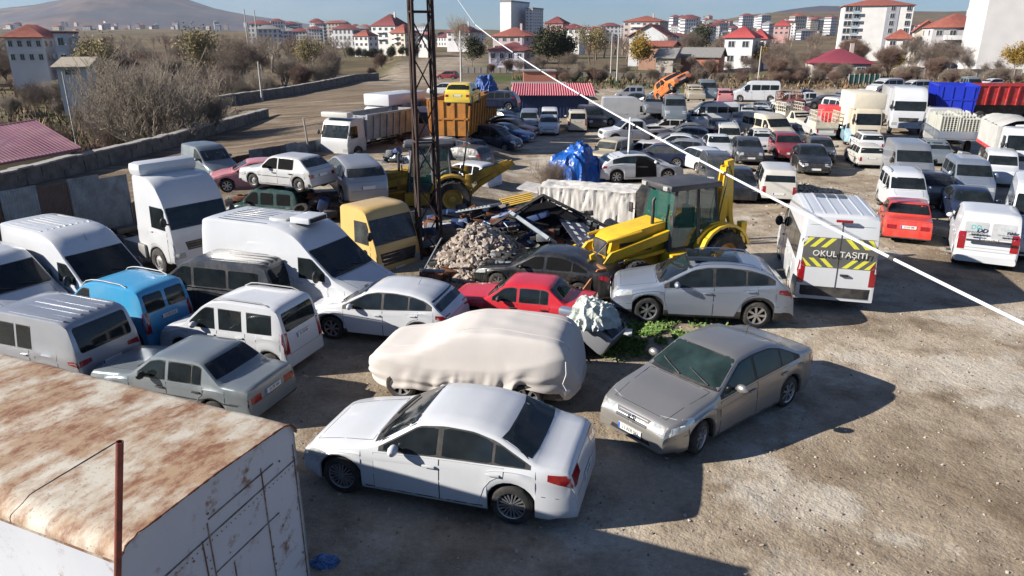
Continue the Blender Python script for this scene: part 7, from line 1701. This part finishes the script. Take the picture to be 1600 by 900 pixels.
# signs on the panel van back doors
vb = [o for o in COL.objects if o.get('label', '').startswith('white panel van with pale sign')][0]
X = -4.1/2-.0
for y, lines in ((.40, [('DD', .2, (.0,.38,.42), 1.42-.06), ('DEMİRDÖKÜM', .075, (.03,.03,.03), 1.2), ('YETKİLİ SERVİS', .05, (.03,.03,.03), 1.1)]), (-.40, [('Yıldız', .15, (.3,.42,.47), 1.36), ('TEKNİK SERVİS', .06, (.1,.1,.1), 1.18)])):
    for s, sz, c, z in lines: textobj(s, sz, mat('sign_%s' % s[:2], c, .5), vb, (X+.035 - .0, y, z), (math.pi/2, 0, -math.pi/2), 'door_lettering', .012)
g = MB(); g.bbox((X-.035, -.62, .92), (X+.02, .62, .985), .01); g.build('trim_strip', [BLK], vb)
# poles
CON = mat('concrete_pole', (.48,.46,.43), .85, var=.2)
def pole(px, yb, yt, Y, r, m, label, name='utility_pole', cat='pole', arms=0):
    t = AT(px, yt, Y); z0 = hgt(t.x, Y); g = MB(); g.lathe([(r, 0), (r*.6, t.z-z0)], 8, 0, None, 'Z')
    for k in range(arms): g.box((-.9, -.05, t.z-z0-.3-.6*k), (.9, .05, t.z-z0-.2-.6*k))
    tag(g.build(name, [m], None, (t.x, Y, z0)), label, cat)
pole(719, 122, 48, 105, .16, CON, 'tall pale concrete pole at the road end, left of the poplar', arms=0)
pole(403, 152, 96, 82, .14, CON, 'pale concrete pole behind the stone wall, left of the road')
pole(381, 48, 14, 330, .35, CON, 'left one of two white flag poles at the foot of the mountain', 'flag_pole')
pole(397, 48, 16, 330, .35, CON, 'right one of two white flag poles at the foot of the mountain', 'flag_pole')
pole(967, 125, 55, 120, .15, CON, 'pale pole before the grey gabled house'); pole(957, 90, 50, 150, .15, CON, 'shorter pale pole left of the pole before the grey gabled house')
pole(1190, 110, 72, 118, .12, CON, 'thin pole right of the white two-storey house'); pole(97, 160, 112, 66, .1, CON, 'thin pale pole in the thicket below the white shed')
pole(985, 240, 183, 36, .07, mat('pole_white', (.7,.7,.7), .5), 'short white steel pole among the car rows behind the white coupe', 'steel_pole')
a = Vector(gq(483, 240, 0)); g = MB(); g.bar(gq(482,232,.8), gq(474,184,3.0), .05, 0, 6); tag(g.build('leaning_pole', [CON]), 'pale leaning pole at the fence end left of the tipper lorry', 'pole')
# low building with corrugated roof
q = AT(862, 190, 64); root = empty('workshop', (q.x, 64, 0), (0, 0, R(-2))); tag(root, 'low blue workshop with a pink-red corrugated roof at the end of the aisle', 'workshop')
g = MB(); g.box((-3.2, .3, -.2), (3.2, 5, 2.0)); 
for k in range(22): g.box((-3.2+k*.3, .24, 0), (-3.12+k*.3, .3, 2.0))
g.build('wall', [mat('wall_navy', (.03,.055,.14), .7, var=.2)], root)
g = MB(); vs = []; n = 70
for k in range(n+1):
    x = -3.6+7.4*k/n; dz = .05 if k % 2 else -.05; vs += [(x, -.2, 2.05+dz), (x, 5.4, 2.75+dz)]
g.add(vs, [(2*k, 2*k+2, 2*k+3, 2*k+1) for k in range(n)]); g.build('roof', [mat('corrugated_pink', (.52,.16,.18), .55, var=.15, scale=1)], root, ang=20)
house('house', 'long low white house with a dark window behind the red corrugated roof', 800, 886, 134, 158, 84, (.62,.58,.52), 'flat', .15, ROOFG, 1, 3, 0, depth=5)
o = [x for x in COL.objects if x.get('label', '').startswith('long low white house')][0]
house('shed', 'small brick shed with unfinished wall behind the long low white house', 818, 868, 112, 132, 96, (.45,.17,.11), 'flat', .15, ROOFG, 1, 0, 0, depth=4, cat='shed')
# fences at the back
def bfence(name, label, pa, pb, Y, h, m, n, cat='fence', solid=True):
    a = AT(pa, 100, Y); b = AT(pb, 100, Y); a.z = hgt(a.x, Y); b.z = hgt(b.x, Y); root = empty(name, a); tag(root, label, cat); d = b-a
    for k in range(n+1): p = d*k/n; g = MB(); g.box((p.x-.06, -.06, p.z-.3), (p.x+.06, .06, p.z+h+.1)); g.build('post', [CON], root)
    g = MB(); g.box((0, -.02, .05), (d.x, .02, h)) if solid else [g.box((0, -.02, h*t), (d.x, .02, h*t+.05)) for t in (.3, .6, .95)]; g.build('panel', [m], root)
bfence('reed_fence', 'pale reed fence above the orange brick barn', 1057, 1120, 165, 4.2, mat('reed', (.45,.36,.22), .9, var=.3, scale=3), 8)
bfence('garden_fence', 'green sheet fence before the maroon-roofed bungalow', 1330, 1378, 112, 1.5, mat('fence_green', (.02,.11,.09), .6, var=.15), 6)
bfence('low_wall', 'long low pale boundary wall behind the yard in the centre', 720, 800, 150, 1.1, mat('lowwall', (.42,.38,.33), .9, var=.2), 8, 'wall')
bfence('garden_wall', 'pale wall behind the shrubs below the orange brick barn', 870, 1130, 134, .7, mat('lowwall2', (.36,.33,.29), .9, var=.3), 20, 'wall')
bfence('yard_wall', 'pale wall under the bare trees in front of the plain pale block', 1412, 1600, 128, 1.6, mat('lowwall3', (.45,.38,.29), .9, var=.3), 16, 'wall')
# coupe wreck: dark door opening with seat inside, lamp holes
o = [x for x in COL.objects if x.get('label', '').startswith('white coupe wreck')][0]
sp = T['coupe']; mb, bvh, fn = body(dict(sp), 'white'); g = MB()
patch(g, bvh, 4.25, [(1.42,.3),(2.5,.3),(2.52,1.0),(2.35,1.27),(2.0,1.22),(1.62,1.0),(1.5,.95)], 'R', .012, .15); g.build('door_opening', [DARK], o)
g = MB(); g.bbox((4.25/2-2.45, -.86, .42), (4.25/2-2.0, -.80, .62), .02); g.bbox((4.25/2-2.5, -.80, .6), (4.25/2-2.3, -.74, 1.05), .02); g.build('seat', [mat('seat_grey', (.1,.1,.1), .8)], o)
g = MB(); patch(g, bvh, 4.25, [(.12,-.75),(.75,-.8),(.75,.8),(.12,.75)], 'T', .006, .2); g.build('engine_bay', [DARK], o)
g = MB(); patch(g, bvh, 4.25, rpoly(1.95,-.5,3.0,.5,.1), 'T', .006, .2); g.build('glass_roof', [GLASS], o)
o = [x for x in COL.objects if x.get('label', '').startswith('dusty black saloon wreck')][0]
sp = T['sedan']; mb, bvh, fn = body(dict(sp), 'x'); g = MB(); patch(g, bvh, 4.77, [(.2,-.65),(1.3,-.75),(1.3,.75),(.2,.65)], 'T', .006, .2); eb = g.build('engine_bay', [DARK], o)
g = MB(); rnd = random.Random(5)
for k in range(14): x = 4.77/2-.3-rnd.random()*.9; y = rnd.uniform(-.55, .55); g.bbox((x-.12, y-.08, .86), (x+.12, y+.08, .93+rnd.random()*.08), .02, rnd.randrange(3))
g.build('engine_parts', [DS, SG, BLK], o)

# ---------------------------------------------------------------- air
hz = MB(); hz.box((-6500, -20, -30), (6500, 7600, 620)); hm, nt, p = new_mat('haze')
nt.nodes.remove(p); pv = nt.nodes.new('ShaderNodeVolumePrincipled'); pv.inputs['Density'].default_value = .00006; pv.inputs['Color'].default_value = (.72, .82, 1, 1); pv.inputs['Anisotropy'].default_value = .2
nt.links.new(pv.outputs[0], nt.nodes['Material Output'].inputs['Volume'])
tag(hz.build('haze', [hm]), 'thin bluish distance haze over the town and the mountain', 'haze', kind='stuff')
